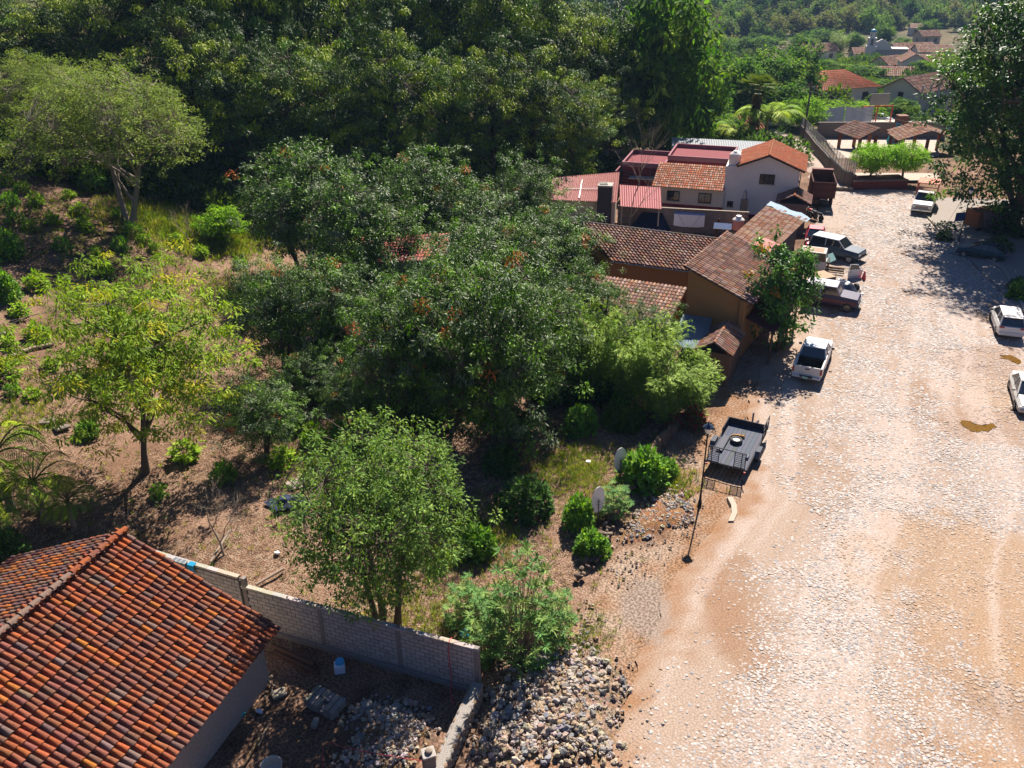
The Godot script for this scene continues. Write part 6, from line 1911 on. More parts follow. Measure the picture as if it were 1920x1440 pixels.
func mirrors(o: Node3D, x: float, y: float, z: float, col: Color) -> void:
	for s in [-1.0, 1.0]: slab(o, "mirror", Vector3(s * (x + 0.1), y, z), Vector3(0.2, 0.15, 0.1), col, "paint", 0.02)

func build_cars() -> void:
	rng.seed = 600
	var white := Color(0.80, 0.80, 0.80)
	# white pickup, rear towards us
	var o := thing("white_pickup", "white crew-cab pickup with dark open bed parked beside the pod tree", "pickup truck", Vector3(20.06, 0, -50.81), -0.47)
	car_body(o, [[-2.68, 0.75, 0.45, 0.85, 0.6], [-2.62, 0.88, 0.42, 1.0, 0.75], [-2.2, 0.93, 0.4, 1.08, 0.85], [-1.2, 0.93, 0.38, 1.14, 0.86], [1.0, 0.93, 0.38, 1.14, 0.90], [1.02, 0.93, 0.38, 0.75, 0.90], [2.55, 0.92, 0.42, 0.75, 0.90]], white)
	for s in [-1.0, 1.0]: slab(o, "bed_side", Vector3(s * 0.87, 0.92, 1.76), Vector3(0.12, 0.52, 1.6), white, "paint", 0.03)
	slab(o, "tailgate", Vector3(0, 0.93, 2.55), Vector3(1.62, 0.5, 0.08), Color(0.74, 0.72, 0.72), "paint", 0.02)
	slab(o, "bed_liner", Vector3(0, 0.755, 1.75), Vector3(1.6, 0.02, 1.5), Color(0.02, 0.02, 0.022), "rubber")
	slab(o, "bed_front", Vector3(0, 0.95, 1.02), Vector3(1.6, 0.42, 0.05), Color(0.03, 0.03, 0.035), "rubber")
	cabin(o, [-1.25, 0.98], [-0.45, 0.66], 0.86, 0.70, 1.12, 1.72, Color(0.55, 0.62, 0.72))
	slab(o, "tailgate_handle", Vector3(0, 1.02, 2.6), Vector3(0.28, 0.08, 0.03), Color(0.02, 0.02, 0.02), "plastic")
	slab(o, "rear_bumper", Vector3(0, 0.48, 2.64), Vector3(1.75, 0.16, 0.16), Color(0.7, 0.7, 0.7), "paint", 0.03)
	slab(o, "bumper_step", Vector3(0, 0.53, 2.70), Vector3(0.8, 0.12, 0.06), Color(0.02, 0.02, 0.025), "plastic")
	slab(o, "number_plate", Vector3(-0.05, 0.46, 2.735), Vector3(0.34, 0.16, 0.01), Color(0.35, 0.6, 0.45), "plastic")
	lights(o, 2.57, 0.86, 0.92, Vector3(0.14, 0.36, 0.08), Color(0.35, 0.06, 0.05), "tail_light")
	mirrors(o, 0.95, 1.2, -0.85, Color(0.05, 0.05, 0.06))
	for e in [[-0.84, -1.75], [0.84, -1.75], [-0.84, 1.5], [0.84, 1.5]]: wheel(o, e[0], e[1], 0.38)
	# white hatchback SUV on the right, rear towards us
	o = thing("white_suv", "white sport utility car seen from behind at the right edge", "car", Vector3(35.89, 0, -56.48), -0.35)
	car_body(o, [[-2.15, 0.6, 0.4, 0.75, 0.5], [-2.05, 0.82, 0.32, 0.9, 0.65], [-1.1, 0.88, 0.3, 1.02, 0.78], [0.8, 0.89, 0.3, 1.06, 0.82], [1.75, 0.87, 0.34, 1.08, 0.78], [2.1, 0.80, 0.42, 1.0, 0.70]], white)
	cabin(o, [-1.2, 2.0], [-0.35, 1.55], 0.79, 0.64, 1.03, 1.6, white)
	lights(o, 2.07, 0.66, 0.95, Vector3(0.34, 0.12, 0.08), Color(0.3, 0.02, 0.03), "tail_light")
	slab(o, "rear_bumper", Vector3(0, 0.5, 2.12), Vector3(1.56, 0.26, 0.12), Color(0.74, 0.72, 0.72), "paint", 0.04)
	slab(o, "number_plate", Vector3(0, 0.78, 2.115), Vector3(0.36, 0.14, 0.02), Color(0.55, 0.58, 0.66), "plastic")
	slab(o, "rear_spoiler", Vector3(0, 1.6, 1.66), Vector3(1.2, 0.04, 0.24), white, "paint", 0.01)
	mirrors(o, 0.88, 1.1, -0.85, Color(0.04, 0.04, 0.05))
	for e in [[-0.8, -1.35], [0.8, -1.35], [-0.8, 1.3], [0.8, 1.3]]: wheel(o, e[0], e[1], 0.34, 0.2, Color(0.1, 0.1, 0.1))
	# silver saloon at the right edge, front towards us
	o = thing("silver_sedan", "silver saloon car cut by the right edge, bonnet towards the puddle", "car", Vector3(31.69, 0, -45.83), 2.77)
	sedan(o, Color(0.62, 0.62, 0.60))
	# dark green coupe in the shade
	o = thing("dark_green_hatchback", "dark blue-green hatchback parked in the huge tree's shadow", "car", Vector3(41.53, 0, -71.62), 0.9)
	hatch(o, Color(0.012, 0.045, 0.06))
	# white stake truck with red rack
	o = thing("stake_truck", "white pickup truck with a red stake rack facing the camera", "pickup truck", Vector3(42.83, 0, -86.45), 2.63)
	car_body(o, [[-2.6, 0.85, 0.5, 1.0, 0.75], [-2.5, 0.95, 0.45, 1.12, 0.85], [-1.1, 0.97, 0.45, 1.2, 0.88], [0.4, 0.97, 0.45, 1.2, 0.9], [0.42, 0.95, 0.5, 0.85, 0.9], [2.7, 0.95, 0.5, 0.85, 0.9]], white)
	cabin(o, [-1.15, 0.35], [-0.6, 0.25], 0.88, 0.74, 1.18, 1.85, white)
	slab(o, "front_bumper", Vector3(0, 0.58, -2.68), Vector3(1.9, 0.22, 0.16), Color(0.45, 0.45, 0.46), "chrome", 0.03)
	slab(o, "grille", Vector3(0, 0.88, -2.6), Vector3(1.5, 0.26, 0.06), Color(0.25, 0.2, 0.17), "plastic")
	lights(o, -2.61, 0.72, 0.88, Vector3(0.26, 0.2, 0.06), Color(0.7, 0.68, 0.62), "headlight")
	slab(o, "number_plate", Vector3(0, 0.6, -2.77), Vector3(0.34, 0.14, 0.01), Color(0.6, 0.6, 0.55), "plastic")
	var rk := Color(0.45, 0.10, 0.07)
	slab(o, "bed_floor", Vector3(0, 0.95, 1.6), Vector3(1.95, 0.1, 2.4), rk, "paint")
	for s in [-1.0, 1.0]:
		for k in 5: slab(o, "stake", Vector3(s * 0.97, 1.75, 0.5 + k * 0.55), Vector3(0.06, 1.6, 0.06), rk, "paint")
		for k in 4: slab(o, "rack_rail", Vector3(s * 1.0, 1.2 + k * 0.42, 1.6), Vector3(0.03, 0.24, 2.4), rk, "paint")
	for k in 4: slab(o, "rack_rail", Vector3(0, 1.35 + k * 0.4, 0.45), Vector3(1.9, 0.08, 0.04), rk, "paint")
	slab(o, "load_cover", Vector3(0, 2.52, 1.75), Vector3(2.06, 0.06, 2.3), Color(0.60, 0.26, 0.20), "cloth", 0.02)
	mirrors(o, 1.0, 1.35, -0.8, Color(0.5, 0.5, 0.5))
	for e in [[-0.86, -1.6], [0.86, -1.6], [-0.86, 1.7], [0.86, 1.7]]: wheel(o, e[0], e[1], 0.4)
	# brown dump truck
	o = thing("dump_truck", "rusty brown dump truck with an empty high-sided bed", "dump truck", Vector3(33.12, 0, -89.63), -0.25)
	var br := Color(0.15, 0.06, 0.045)
	for s in [-1.0, 1.0]:
		slab(o, "bed_side", Vector3(s * 1.12, 1.95, 0.6), Vector3(0.1, 1.7, 4.2), br, "rust", 0.02)
		for k in 5: slab(o, "bed_rib", Vector3(s * 1.19, 1.9, -1.2 + k * 0.9), Vector3(0.05, 1.5, 0.1), Color(0.12, 0.05, 0.04), "rust")
	slab(o, "tailgate", Vector3(0, 1.95, 2.66), Vector3(2.14, 1.6, 0.08), Color(0.19, 0.08, 0.06), "rust", 0.02)
	for k in 3: slab(o, "tailgate_rib", Vector3(0, 1.3 + k * 0.62, 2.72), Vector3(2.2, 0.08, 0.05), Color(0.14, 0.06, 0.05), "rust")
	slab(o, "headboard", Vector3(0, 2.1, -1.5), Vector3(2.14, 2.0, 0.08), br, "rust", 0.02)
	slab(o, "bed_floor", Vector3(0, 1.1, 0.6), Vector3(2.1, 0.08, 4.0), Color(0.08, 0.05, 0.045), "rust")
	slab(o, "canopy", Vector3(0, 3.08, -1.75), Vector3(2.2, 0.06, 0.6), Color(0.28, 0.13, 0.12), "rust")
	slab(o, "chassis", Vector3(0, 0.8, 0.1), Vector3(0.9, 0.3, 6.0), Color(0.05, 0.04, 0.04), "rust")
	slab(o, "number_plate", Vector3(0, 0.95, 2.78), Vector3(0.5, 0.22, 0.02), Color(0.5, 0.35, 0.28), "plastic")
	car_body(o, [[-3.6, 0.8, 0.6, 1.5, 0.7], [-3.4, 0.95, 0.55, 1.65, 0.85], [-1.7, 1.0, 0.55, 1.65, 0.95]], Color(0.24, 0.10, 0.09), "cab_body")
	cabin(o, [-3.3, -1.75], [-2.95, -1.8], 0.92, 0.85, 1.65, 2.45, Color(0.24, 0.10, 0.09))
	for e in [[-0.95, -2.6], [0.95, -2.6], [-0.95, 1.6], [0.95, 1.6]]: wheel(o, e[0], e[1], 0.5, 0.3)
	# red car without a bonnet
	o = thing("red_wreck", "bright red car with its engine bay open, front towards the camera", "car", Vector3(28.14, 0, -75.76), 2.8)
	var red := Color(0.52, 0.03, 0.06)
	car_body(o, [[-1.95, 0.7, 0.35, 0.62, 0.6], [-1.0, 0.85, 0.3, 0.66, 0.74], [-0.95, 0.86, 0.3, 0.98, 0.76], [1.7, 0.86, 0.3, 1.02, 0.76], [2.2, 0.75, 0.4, 0.95, 0.6]], red)
	cabin(o, [-0.95, 1.6], [-0.2, 1.0], 0.78, 0.62, 0.98, 1.48, red)
	slab(o, "engine_block", Vector3(0.1, 0.75, -1.45), Vector3(0.6, 0.35, 0.55), Color(0.05, 0.045, 0.04), "rust", 0.05)
	for s in [-1.0, 1.0]: slab(o, "front_wing", Vector3(s * 0.8, 0.72, -1.45), Vector3(0.12, 0.3, 0.95), Color(0.12, 0.03, 0.03), "paint", 0.03)
	lights(o, -1.2, 0.65, 0.75, Vector3(0.2, 0.14, 0.2), Color(0.5, 0.5, 0.5), "headlight")
	mirrors(o, 0.9, 1.05, -0.6, Color(0.03, 0.03, 0.03))
	for e in [[-0.76, -1.3], [0.76, -1.3], [-0.76, 1.35], [0.76, 1.35]]: wheel(o, e[0], e[1], 0.3)
	# dark blue wagon
	o = thing("blue_wagon", "dark blue two-door wagon with a pale roof, nose towards the street", "car", Vector3(28.96, 0, -72.22), -2.32)
	var nb := Color(0.03, 0.06, 0.10)
	car_body(o, [[-2.3, 0.8, 0.5, 0.95, 0.7], [-2.2, 0.9, 0.45, 1.05, 0.8], [-0.9, 0.92, 0.42, 1.15, 0.84], [1.9, 0.92, 0.42, 1.15, 0.85], [2.3, 0.88, 0.48, 1.1, 0.8]], nb)
	cabin(o, [-0.95, 2.25], [-0.3, 2.1], 0.84, 0.74, 1.13, 1.75, Color(0.42, 0.45, 0.52))
	lights(o, -2.3, 0.68, 0.82, Vector3(0.26, 0.18, 0.05), Color(0.6, 0.58, 0.5), "headlight")
	slab(o, "front_bumper", Vector3(0, 0.55, -2.34), Vector3(1.75, 0.16, 0.12), Color(0.2, 0.22, 0.26), "chrome", 0.02)
	for e in [[-0.82, -1.5], [0.82, -1.5], [-0.82, 1.4], [0.82, 1.4]]: wheel(o, e[0], e[1], 0.37, 0.24, Color(0.55, 0.55, 0.55))
	# white cab shell with rusty roof
	o = thing("white_cab_shell", "stripped white truck cab with a rust-stained roof among the wrecks", "wreck", Vector3(26.25, 0, -68.81), -1.98)
	car_body(o, [[-0.6, 0.85, 0.35, 1.1, 0.8], [1.6, 0.85, 0.35, 1.1, 0.8]], Color(0.62, 0.62, 0.62))
	cabin(o, [-0.55, 1.55], [-0.45, 1.5], 0.8, 0.76, 1.1, 1.8, Color(0.55, 0.50, 0.44))
	slab(o, "rust_patch", Vector3(0, 1.862, 0.5), Vector3(1.2, 0.01, 1.6), Color(0.52, 0.36, 0.26), "rust")
	slab(o, "firewall", Vector3(0, 0.7, -0.75), Vector3(1.5, 0.8, 0.12), Color(0.12, 0.1, 0.09), "rust", 0.02)
	slab(o, "frame_rail", Vector3(0.3, 0.35, -1.3), Vector3(0.15, 0.14, 1.6), Color(0.14, 0.09, 0.06), "rust")
	slab(o, "frame_rail", Vector3(-0.3, 0.35, -1.3), Vector3(0.15, 0.14, 1.6), Color(0.14, 0.09, 0.06), "rust")
	var gp := MB.new()
	gp.box(Transform3D(Basis(Vector3.UP, 0.3) * Basis(Vector3.RIGHT, 0.9), Vector3(0.1, 1.05, -1.5)), Vector3(1.3, 0.04, 0.7), Color(0.30, 0.50, 0.46))
	solo("windscreen", gp.mesh(), M.plastic, "loose greenish windscreen leaning among the wrecks", "windscreen", Vector3(27.96, 0, -68.24) + Vector3(0, -0.2, 0), 0.4)
	# loose white door, standing
	o = thing("car_door", "detached white car door standing upright at the edge of the wrecks", "car door", Vector3(28.68, 0, -66.95), 0.15)
	var dm := MB.new()
	dm.prism(Transform3D(), PackedVector2Array([Vector2(-0.55, 0.05), Vector2(0.6, 0.05), Vector2(0.64, 0.75), Vector2(-0.6, 0.75)]), -0.06, 0.06, Color(0.72, 0.74, 0.76))
	part(o, "panel", dm.mesh(), M.paint)
	dm = MB.new()
	dm.prism(Transform3D(), PackedVector2Array([Vector2(-0.54, 0.76), Vector2(0.5, 0.76), Vector2(0.1, 1.15), Vector2(-0.46, 1.2)]), -0.01, 0.01, Color.WHITE)
	part(o, "window_glass", dm.mesh(), M.glass)
	dm = MB.new()
	dm.tube([Vector3(-0.6, 0.75, 0), Vector3(-0.5, 1.25, 0), Vector3(0.15, 1.2, 0), Vector3(0.62, 0.76, 0)], [0.035, 0.035, 0.035, 0.035], 6, Color(0.75, 0.75, 0.76))
	part(o, "window_frame", dm.mesh(), M.paint)
	slab(o, "trim_strip", Vector3(0, 0.2, 0.07), Vector3(1.1, 0.1, 0.02), Color(0.35, 0.35, 0.35), "plastic")
	slab(o, "handle", Vector3(-0.4, 0.62, 0.07), Vector3(0.16, 0.05, 0.03), Color(0.03, 0.03, 0.03), "plastic")
	# traffic cone
	o = thing("traffic_cone", "red traffic cone beside the detached white door", "traffic cone", Vector3(29.38, 0, -66.68))
	var cn := MB.new()
	cn.lathe(Transform3D(), [Vector2(0.19, 0.04), Vector2(0.05, 0.75), Vector2(0, 0.76)], 14, Color(0.5, 0.03, 0.025))
	part(o, "cone", cn.mesh(), M.plastic)
	slab(o, "base", Vector3(0, 0.02, 0), Vector3(0.46, 0.05, 0.46), Color(0.35, 0.03, 0.03), "plastic", 0.01)
	# tan crate
	o = thing("tan_crate", "big tan wooden crate with a flat pale lid behind the pod tree", "crate", Vector3(24.55, 0, -64.34), 0.35)
	slab(o, "box", Vector3(0, 0.6, 0), Vector3(2.6, 1.25, 1.5), Color(0.30, 0.24, 0.18), "wood", 0.02)
	for k in 2: slab(o, "lid", Vector3(-0.75 + k * 1.4, 1.27, 0), Vector3(1.3, 0.06, 1.56), Color(0.52, 0.38, 0.25), "wood", 0.01)
	# purple-blue jeep nose
	o = thing("purple_jeep", "dark purple-blue jeep with a maroon side, nose towards the street", "car", Vector3(24.71, 0, -61.22), -2.05)
	var pu := Color(0.04, 0.034, 0.085)
	car_body(o, [[-2.1, 0.8, 0.5, 1.0, 0.72], [-2.0, 0.86, 0.45, 1.1, 0.8], [-0.7, 0.88, 0.42, 1.2, 0.82], [2.0, 0.88, 0.42, 1.2, 0.82]], pu)
	cabin(o, [-0.75, 1.95], [-0.4, 1.85], 0.82, 0.76, 1.18, 1.8, Color(0.36, 0.33, 0.45))
	for s in [-1.0, 1.0]: slab(o, "side_panel", Vector3(s * 0.885, 0.75, -0.1), Vector3(0.02, 0.3, 3.6), Color(0.10, 0.012, 0.03), "paint")
	lights(o, -2.1, 0.66, 0.85, Vector3(0.24, 0.18, 0.05), Color(0.6, 0.5, 0.4), "headlight")
	slab(o, "front_bumper", Vector3(0, 0.52, -2.16), Vector3(1.7, 0.15, 0.12), Color(0.06, 0.06, 0.07), "plastic", 0.02)
	for e in [[-0.8, -1.35], [0.8, -1.35], [-0.8, 1.3], [0.8, 1.3]]: wheel(o, e[0], e[1], 0.38, 0.26, Color(0.24, 0.2, 0.16))
	# tarpaulin-covered heap
	var tp := MB.new()
	var N := 14
	var f := func(a: float, b: float) -> Vector3:
		var x := a * 2.0 - 1.0
		var z := b * 2.0 - 1.0
		var r := clampf(1.0 - x * x * 0.9, 0, 1) * clampf(1.0 - z * z * 0.9, 0, 1)
		return Vector3(x * 1.3, 1.15 * pow(r, 0.6) + fine.get_noise_2d(x * 3.0, z * 3.0) * 0.35 * r - 0.02, z * 0.9)
	for k in N:
		for q in N:
			tp.quad(f.call(float(k) / N, float(q + 1) / N), f.call(float(k + 1) / N, float(q + 1) / N), f.call(float(k + 1) / N, float(q) / N), f.call(float(k) / N, float(q) / N), Color(0.05, 0.06, 0.09))
	solo("covered_heap", tp.mesh(), M.plastic, "heap of scrap under a crumpled dark blue tarpaulin behind the purple jeep", "tarpaulin", Vector3(26.31, 0, -63.71), 0.3)
	# scrap: axle, tyres, rods
	var sc := thing("scrap_axle", "rusty axle and rods lying between the tarpaulin and the white door", "scrap", Vector3(27.23, 0, -64.25), 0.2)
	var sm := MB.new()
	sm.tube([Vector3(-0.6, 0.5, -0.9), Vector3(0.1, 0.35, 0.2), Vector3(0.5, 0.15, 0.9)], [0.09, 0.1, 0.08], 6, Color(0.30, 0.18, 0.12))
	part(sc, "axle", sm.mesh(), M.rust)
	sm = MB.new()
	sm.tube([Vector3(-1.2, 0.3, -1.0), Vector3(0.4, 0.5, -1.2)], [0.06, 0.05], 6, Color(0.42, 0.30, 0.22))
	part(sc, "rod", sm.mesh(), M.rust)
	wheel(sc, 0.5, 0.3, 0.34)
	for k in 14:
		part(sc, "scrap_piece", pebble(300 + k % 4, 0.1), M.rust, Transform3D(Basis(Vector3.UP, k * 1.7) * Basis.from_scale(Vector3(0.35, 0.14, 0.22) * rng.randf_range(0.6, 1.3)), Vector3(rng.randf_range(-1.0, 0.8), 0.06, rng.randf_range(-0.6, 1.2))))
	motorcycle("black motorcycle leaning beside the purple jeep's nose", Vector3(27.03, 0, -61.8), 2.6, Color(0.03, 0.03, 0.035))
	motorcycle("red and black motorcycle behind the brown dump truck", Vector3(30.43, 0, -83.98), 0.4, Color(0.5, 0.015, 0.03))
	motorcycle("dark motorcycle parked next to the red one behind the dump truck", Vector3(30.68, 0, -83.25), 0.6, Color(0.05, 0.06, 0.08))
	trailer()
	# cars by the court
	o = thing("blue_white_pickup", "white and blue pickup parked behind the ball court", "pickup truck", Vector3(67.28, -5.25, -158.05), -2.19)
	hatch(o, Color(0.62, 0.68, 0.78))
	o = thing("far_white_car", "small white car far down the lane, left of the olive trees", "car", Vector3(46.48, -4.83, -152.45), 1.4)
	hatch(o, Color(0.75, 0.76, 0.78))
	o = thing("teal_car", "pale teal and white car half hidden behind the huge tree", "car", Vector3(72.53, -4.28, -145.02), 1.3)
	hatch(o, Color(0.35, 0.60, 0.62))

func sedan(o: Node3D, col: Color) -> void:
	car_body(o, [[-2.3, 0.6, 0.35, 0.62, 0.5], [-2.2, 0.78, 0.28, 0.72, 0.62], [-1.0, 0.87, 0.26, 0.92, 0.74], [1.3, 0.87, 0.26, 0.98, 0.76], [2.2, 0.8, 0.3, 0.95, 0.68], [2.32, 0.7, 0.4, 0.85, 0.6]], col)
	cabin(o, [-1.05, 1.5], [-0.25, 0.85], 0.78, 0.60, 0.93, 1.42, col)
	lights(o, -2.22, 0.56, 0.6, Vector3(0.34, 0.14, 0.1), Color(0.75, 0.75, 0.72), "headlight")
	slab(o, "grille", Vector3(0, 0.58, -2.29), Vector3(0.6, 0.14, 0.04), Color(0.04, 0.04, 0.045), "plastic")
	slab(o, "front_bumper", Vector3(0, 0.42, -2.3), Vector3(1.5, 0.2, 0.12), Color(0.55, 0.5, 0.42), "paint", 0.04)
	mirrors(o, 0.87, 1.0, -0.7, col)
	for e in [[-0.78, -1.4], [0.78, -1.4], [-0.78, 1.35], [0.78, 1.35]]: wheel(o, e[0], e[1], 0.32)

func hatch(o: Node3D, col: Color) -> void:
	car_body(o, [[-2.0, 0.6, 0.36, 0.65, 0.5], [-1.9, 0.78, 0.3, 0.74, 0.62], [-0.85, 0.82, 0.28, 0.9, 0.7], [1.5, 0.82, 0.28, 0.95, 0.72], [2.0, 0.76, 0.36, 0.92, 0.66]], col)
	cabin(o, [-0.9, 1.85], [-0.2, 1.0], 0.74, 0.58, 0.91, 1.36, col)
	slab(o, "tail_light", Vector3(0, 0.78, 2.0), Vector3(1.3, 0.13, 0.05), Color(0.16, 0.01, 0.015), "plastic")
	slab(o, "number_plate", Vector3(0.1, 0.66, 2.03), Vector3(0.32, 0.13, 0.01), Color(0.55, 0.55, 0.56), "plastic")
	lights(o, -1.92, 0.55, 0.62, Vector3(0.3, 0.13, 0.08), Color(0.7, 0.7, 0.68), "headlight")
	mirrors(o, 0.8, 0.95, -0.6, col)
	for e in [[-0.74, -1.25], [0.74, -1.25], [-0.74, 1.2], [0.74, 1.2]]: wheel(o, e[0], e[1], 0.29)

func motorcycle(label: String, p: Vector3, yaw: float, col: Color) -> void:
	var o := thing("motorcycle", label, "motorcycle", p, yaw)
	for z in [-0.65, 0.62]: 
		wheel(o, 0.001, z, 0.3, 0.11, Color(0.3, 0.3, 0.3))
	slab(o, "engine", Vector3(0, 0.42, 0.0), Vector3(0.26, 0.3, 0.4), Color(0.12, 0.12, 0.13), "tin", 0.04)
	slab(o, "fuel_tank", Vector3(0, 0.78, -0.18), Vector3(0.26, 0.2, 0.45), col, "paint", 0.06)
	slab(o, "saddle", Vector3(0, 0.78, 0.35), Vector3(0.24, 0.1, 0.62), Color(0.02, 0.02, 0.02), "rubber", 0.04)
	var m := MB.new()
	m.tube([Vector3(-0.36, 1.0, -0.38), Vector3(0, 0.95, -0.46), Vector3(0.36, 1.0, -0.38)], [0.018, 0.018, 0.018], 5, Color(0.1, 0.1, 0.1))
	m.tube([Vector3(0, 0.95, -0.46), Vector3(0, 0.3, -0.68)], [0.04, 0.03], 6, Color(0.3, 0.3, 0.3))
	m.tube([Vector3(0, 0.75, 0.1), Vector3(0, 0.3, 0.62)], [0.03, 0.03], 6, Color(0.1, 0.1, 0.1))
	part(o, "frame", m.mesh(), M.iron)
	slab(o, "headlight", Vector3(0, 0.88, -0.58), Vector3(0.18, 0.16, 0.12), Color(0.6, 0.6, 0.6), "plastic", 0.04)
	slab(o, "mudguard", Vector3(0, 0.66, 0.66), Vector3(0.16, 0.06, 0.4), col, "paint", 0.02)

func trailer() -> void:
	var o := thing("flatbed_trailer", "black flatbed utility trailer with mesh ramp gates at the roadside", "trailer", Vector3(12.45, 0, -40.2), -0.49)
	var bk := Color(0.035, 0.035, 0.04)
	var L := 4.55
	var W := 2.1
	for k in 9:
		slab(o, "deck_plank", Vector3(-W * 0.5 + (k + 0.5) * W / 9.0, 0.56, 0), Vector3(W / 9.0 - 0.008, 0.04, L - 0.06), jitter(Color(0.085, 0.098, 0.135), 0.12), "deck", 0.004)
	for s in [-1.0, 1.0]:
		slab(o, "side_rail", Vector3(s * (W * 0.5 + 0.04), 0.5, 0), Vector3(0.08, 0.22, L), bk, "iron", 0.01)
		var fm := MB.new()
		fm.prism(Transform3D(Basis(Vector3.UP, PI / 2), Vector3(s * (W * 0.5 + 0.2), 0, 0.15)), PackedVector2Array([Vector2(-0.55, 0.48), Vector2(0.55, 0.48), Vector2(0.32, 0.80), Vector2(-0.32, 0.80)]), -0.13, 0.13, Color(0.10, 0.11, 0.14))
		part(o, "fender", fm.mesh(), M.deck)
		wheel(o, s * (W * 0.5 + 0.2), 0.15, 0.34, 0.2, Color(0.3, 0.3, 0.3))
	slab(o, "front_board", Vector3(0, 0.76, -L * 0.5), Vector3(W + 0.16, 0.42, 0.07), bk, "iron", 0.01)
	slab(o, "left_board", Vector3(-W * 0.5 - 0.02, 0.76, -L * 0.5 + 0.7), Vector3(0.06, 0.42, 1.35), bk, "iron", 0.01)
	slab(o, "inner_fender", Vector3(-W * 0.5 + 0.32, 0.70, 0.25), Vector3(0.34, 0.03, 1.7), Color(0.11, 0.12, 0.15), "deck", 0.01)
	slab(o, "inner_fender_wall", Vector3(-W * 0.5 + 0.50, 0.63, 0.25), Vector3(0.03, 0.14, 1.7), bk, "iron")
	slab(o, "toolbox", Vector3(W * 0.5 - 0.22, 0.64, 1.0), Vector3(0.16, 0.16, 0.4), Color(0.14, 0.15, 0.19), "deck", 0.02)
	# rear gate: two ladders in a frame
	var gz := L * 0.5 + 0.03
	for s in [-1.0, 1.0]:
		for x in [0.42, 0.80, 1.0]: slab(o, "gate_upright", Vector3(s * x, 1.1, gz), Vector3(0.04, 1.0, 0.04), bk, "iron")
		for k in 8: slab(o, "gate_rung", Vector3(s * 0.71, 0.70 + k * 0.115, gz + 0.002), Vector3(0.58, 0.03, 0.03), bk, "iron")
		slab(o, "tail_light", Vector3(s * (W * 0.5 - 0.02), 0.48, gz + 0.06), Vector3(0.12, 0.1, 0.05), Color(0.5, 0.015, 0.02), "plastic", 0.01)
	slab(o, "gate_rail", Vector3(0, 1.6, gz), Vector3(2.06, 0.04, 0.04), bk, "iron")
	slab(o, "gate_rail", Vector3(0, 0.66, gz), Vector3(2.06, 0.04, 0.045), bk, "iron")
	# side gate on the right front corner
	for k in 3: slab(o, "side_gate_rail", Vector3(W * 0.5 + 0.06, 0.75 + k * 0.32, -L * 0.5 + 0.35), Vector3(0.04, 0.05, 1.5), bk, "iron")
	for k in 3: slab(o, "side_gate_post", Vector3(W * 0.5 + 0.058, 0.95, -L * 0.5 - 0.35 + k * 0.7), Vector3(0.045, 0.95, 0.045), bk, "iron")
	slab(o, "drawbar", Vector3(-0.25, 0.42, -L * 0.5 - 0.6), Vector3(0.09, 0.09, 1.3), bk, "iron", 0.0, 0.22)
	slab(o, "drawbar", Vector3(0.25, 0.42, -L * 0.5 - 0.6), Vector3(0.09, 0.092, 1.3), bk, "iron", 0.0, -0.22)
	slab(o, "jack", Vector3(0.05, 0.55, -L * 0.5 - 1.2), Vector3(0.09, 0.7, 0.09), Color(0.1, 0.12, 0.2), "iron", 0.01)
	# spare wheel and rope, lying on the deck
	var sw := thing("spare_wheel", "spare wheel with a pale rim lying on the trailer deck", "wheel", o.position + Vector3(0.05, 0.58, -0.35))
	var m := MB.new()
	m.lathe(Transform3D(), [Vector2(0.17, 0.0), Vector2(0.32, 0.0), Vector2(0.345, 0.05), Vector2(0.345, 0.17), Vector2(0.31, 0.22), Vector2(0.21, 0.22)], 22, Color.WHITE)
	part(sw, "tyre", m.mesh(), M.rubber)
	m = MB.new()
	m.lathe(Transform3D(), [Vector2(0.215, 0.215), Vector2(0.19, 0.17), Vector2(0.07, 0.19), Vector2(0, 0.19)], 16, Color(0.66, 0.62, 0.56))
	part(sw, "rim", m.mesh(), M.tin)
	var rp := MB.new()
	for k in 5:
		var pts := []
		var rr := []
		for q in 10:
			pts.append(Vector3(rng.randf_range(-0.45, 0.45), 0.04 + 0.03 * k, rng.randf_range(-0.14, 0.14)))
			rr.append(0.022)
		rp.tube(pts, rr, 5, Color(0.42, 0.26, 0.13))
	solo("rope_coil", rp.mesh(), M.cloth, "tangle of tan rope behind the spare wheel on the trailer", "rope", o.position + Vector3(0.25, 0.57, -0.85))

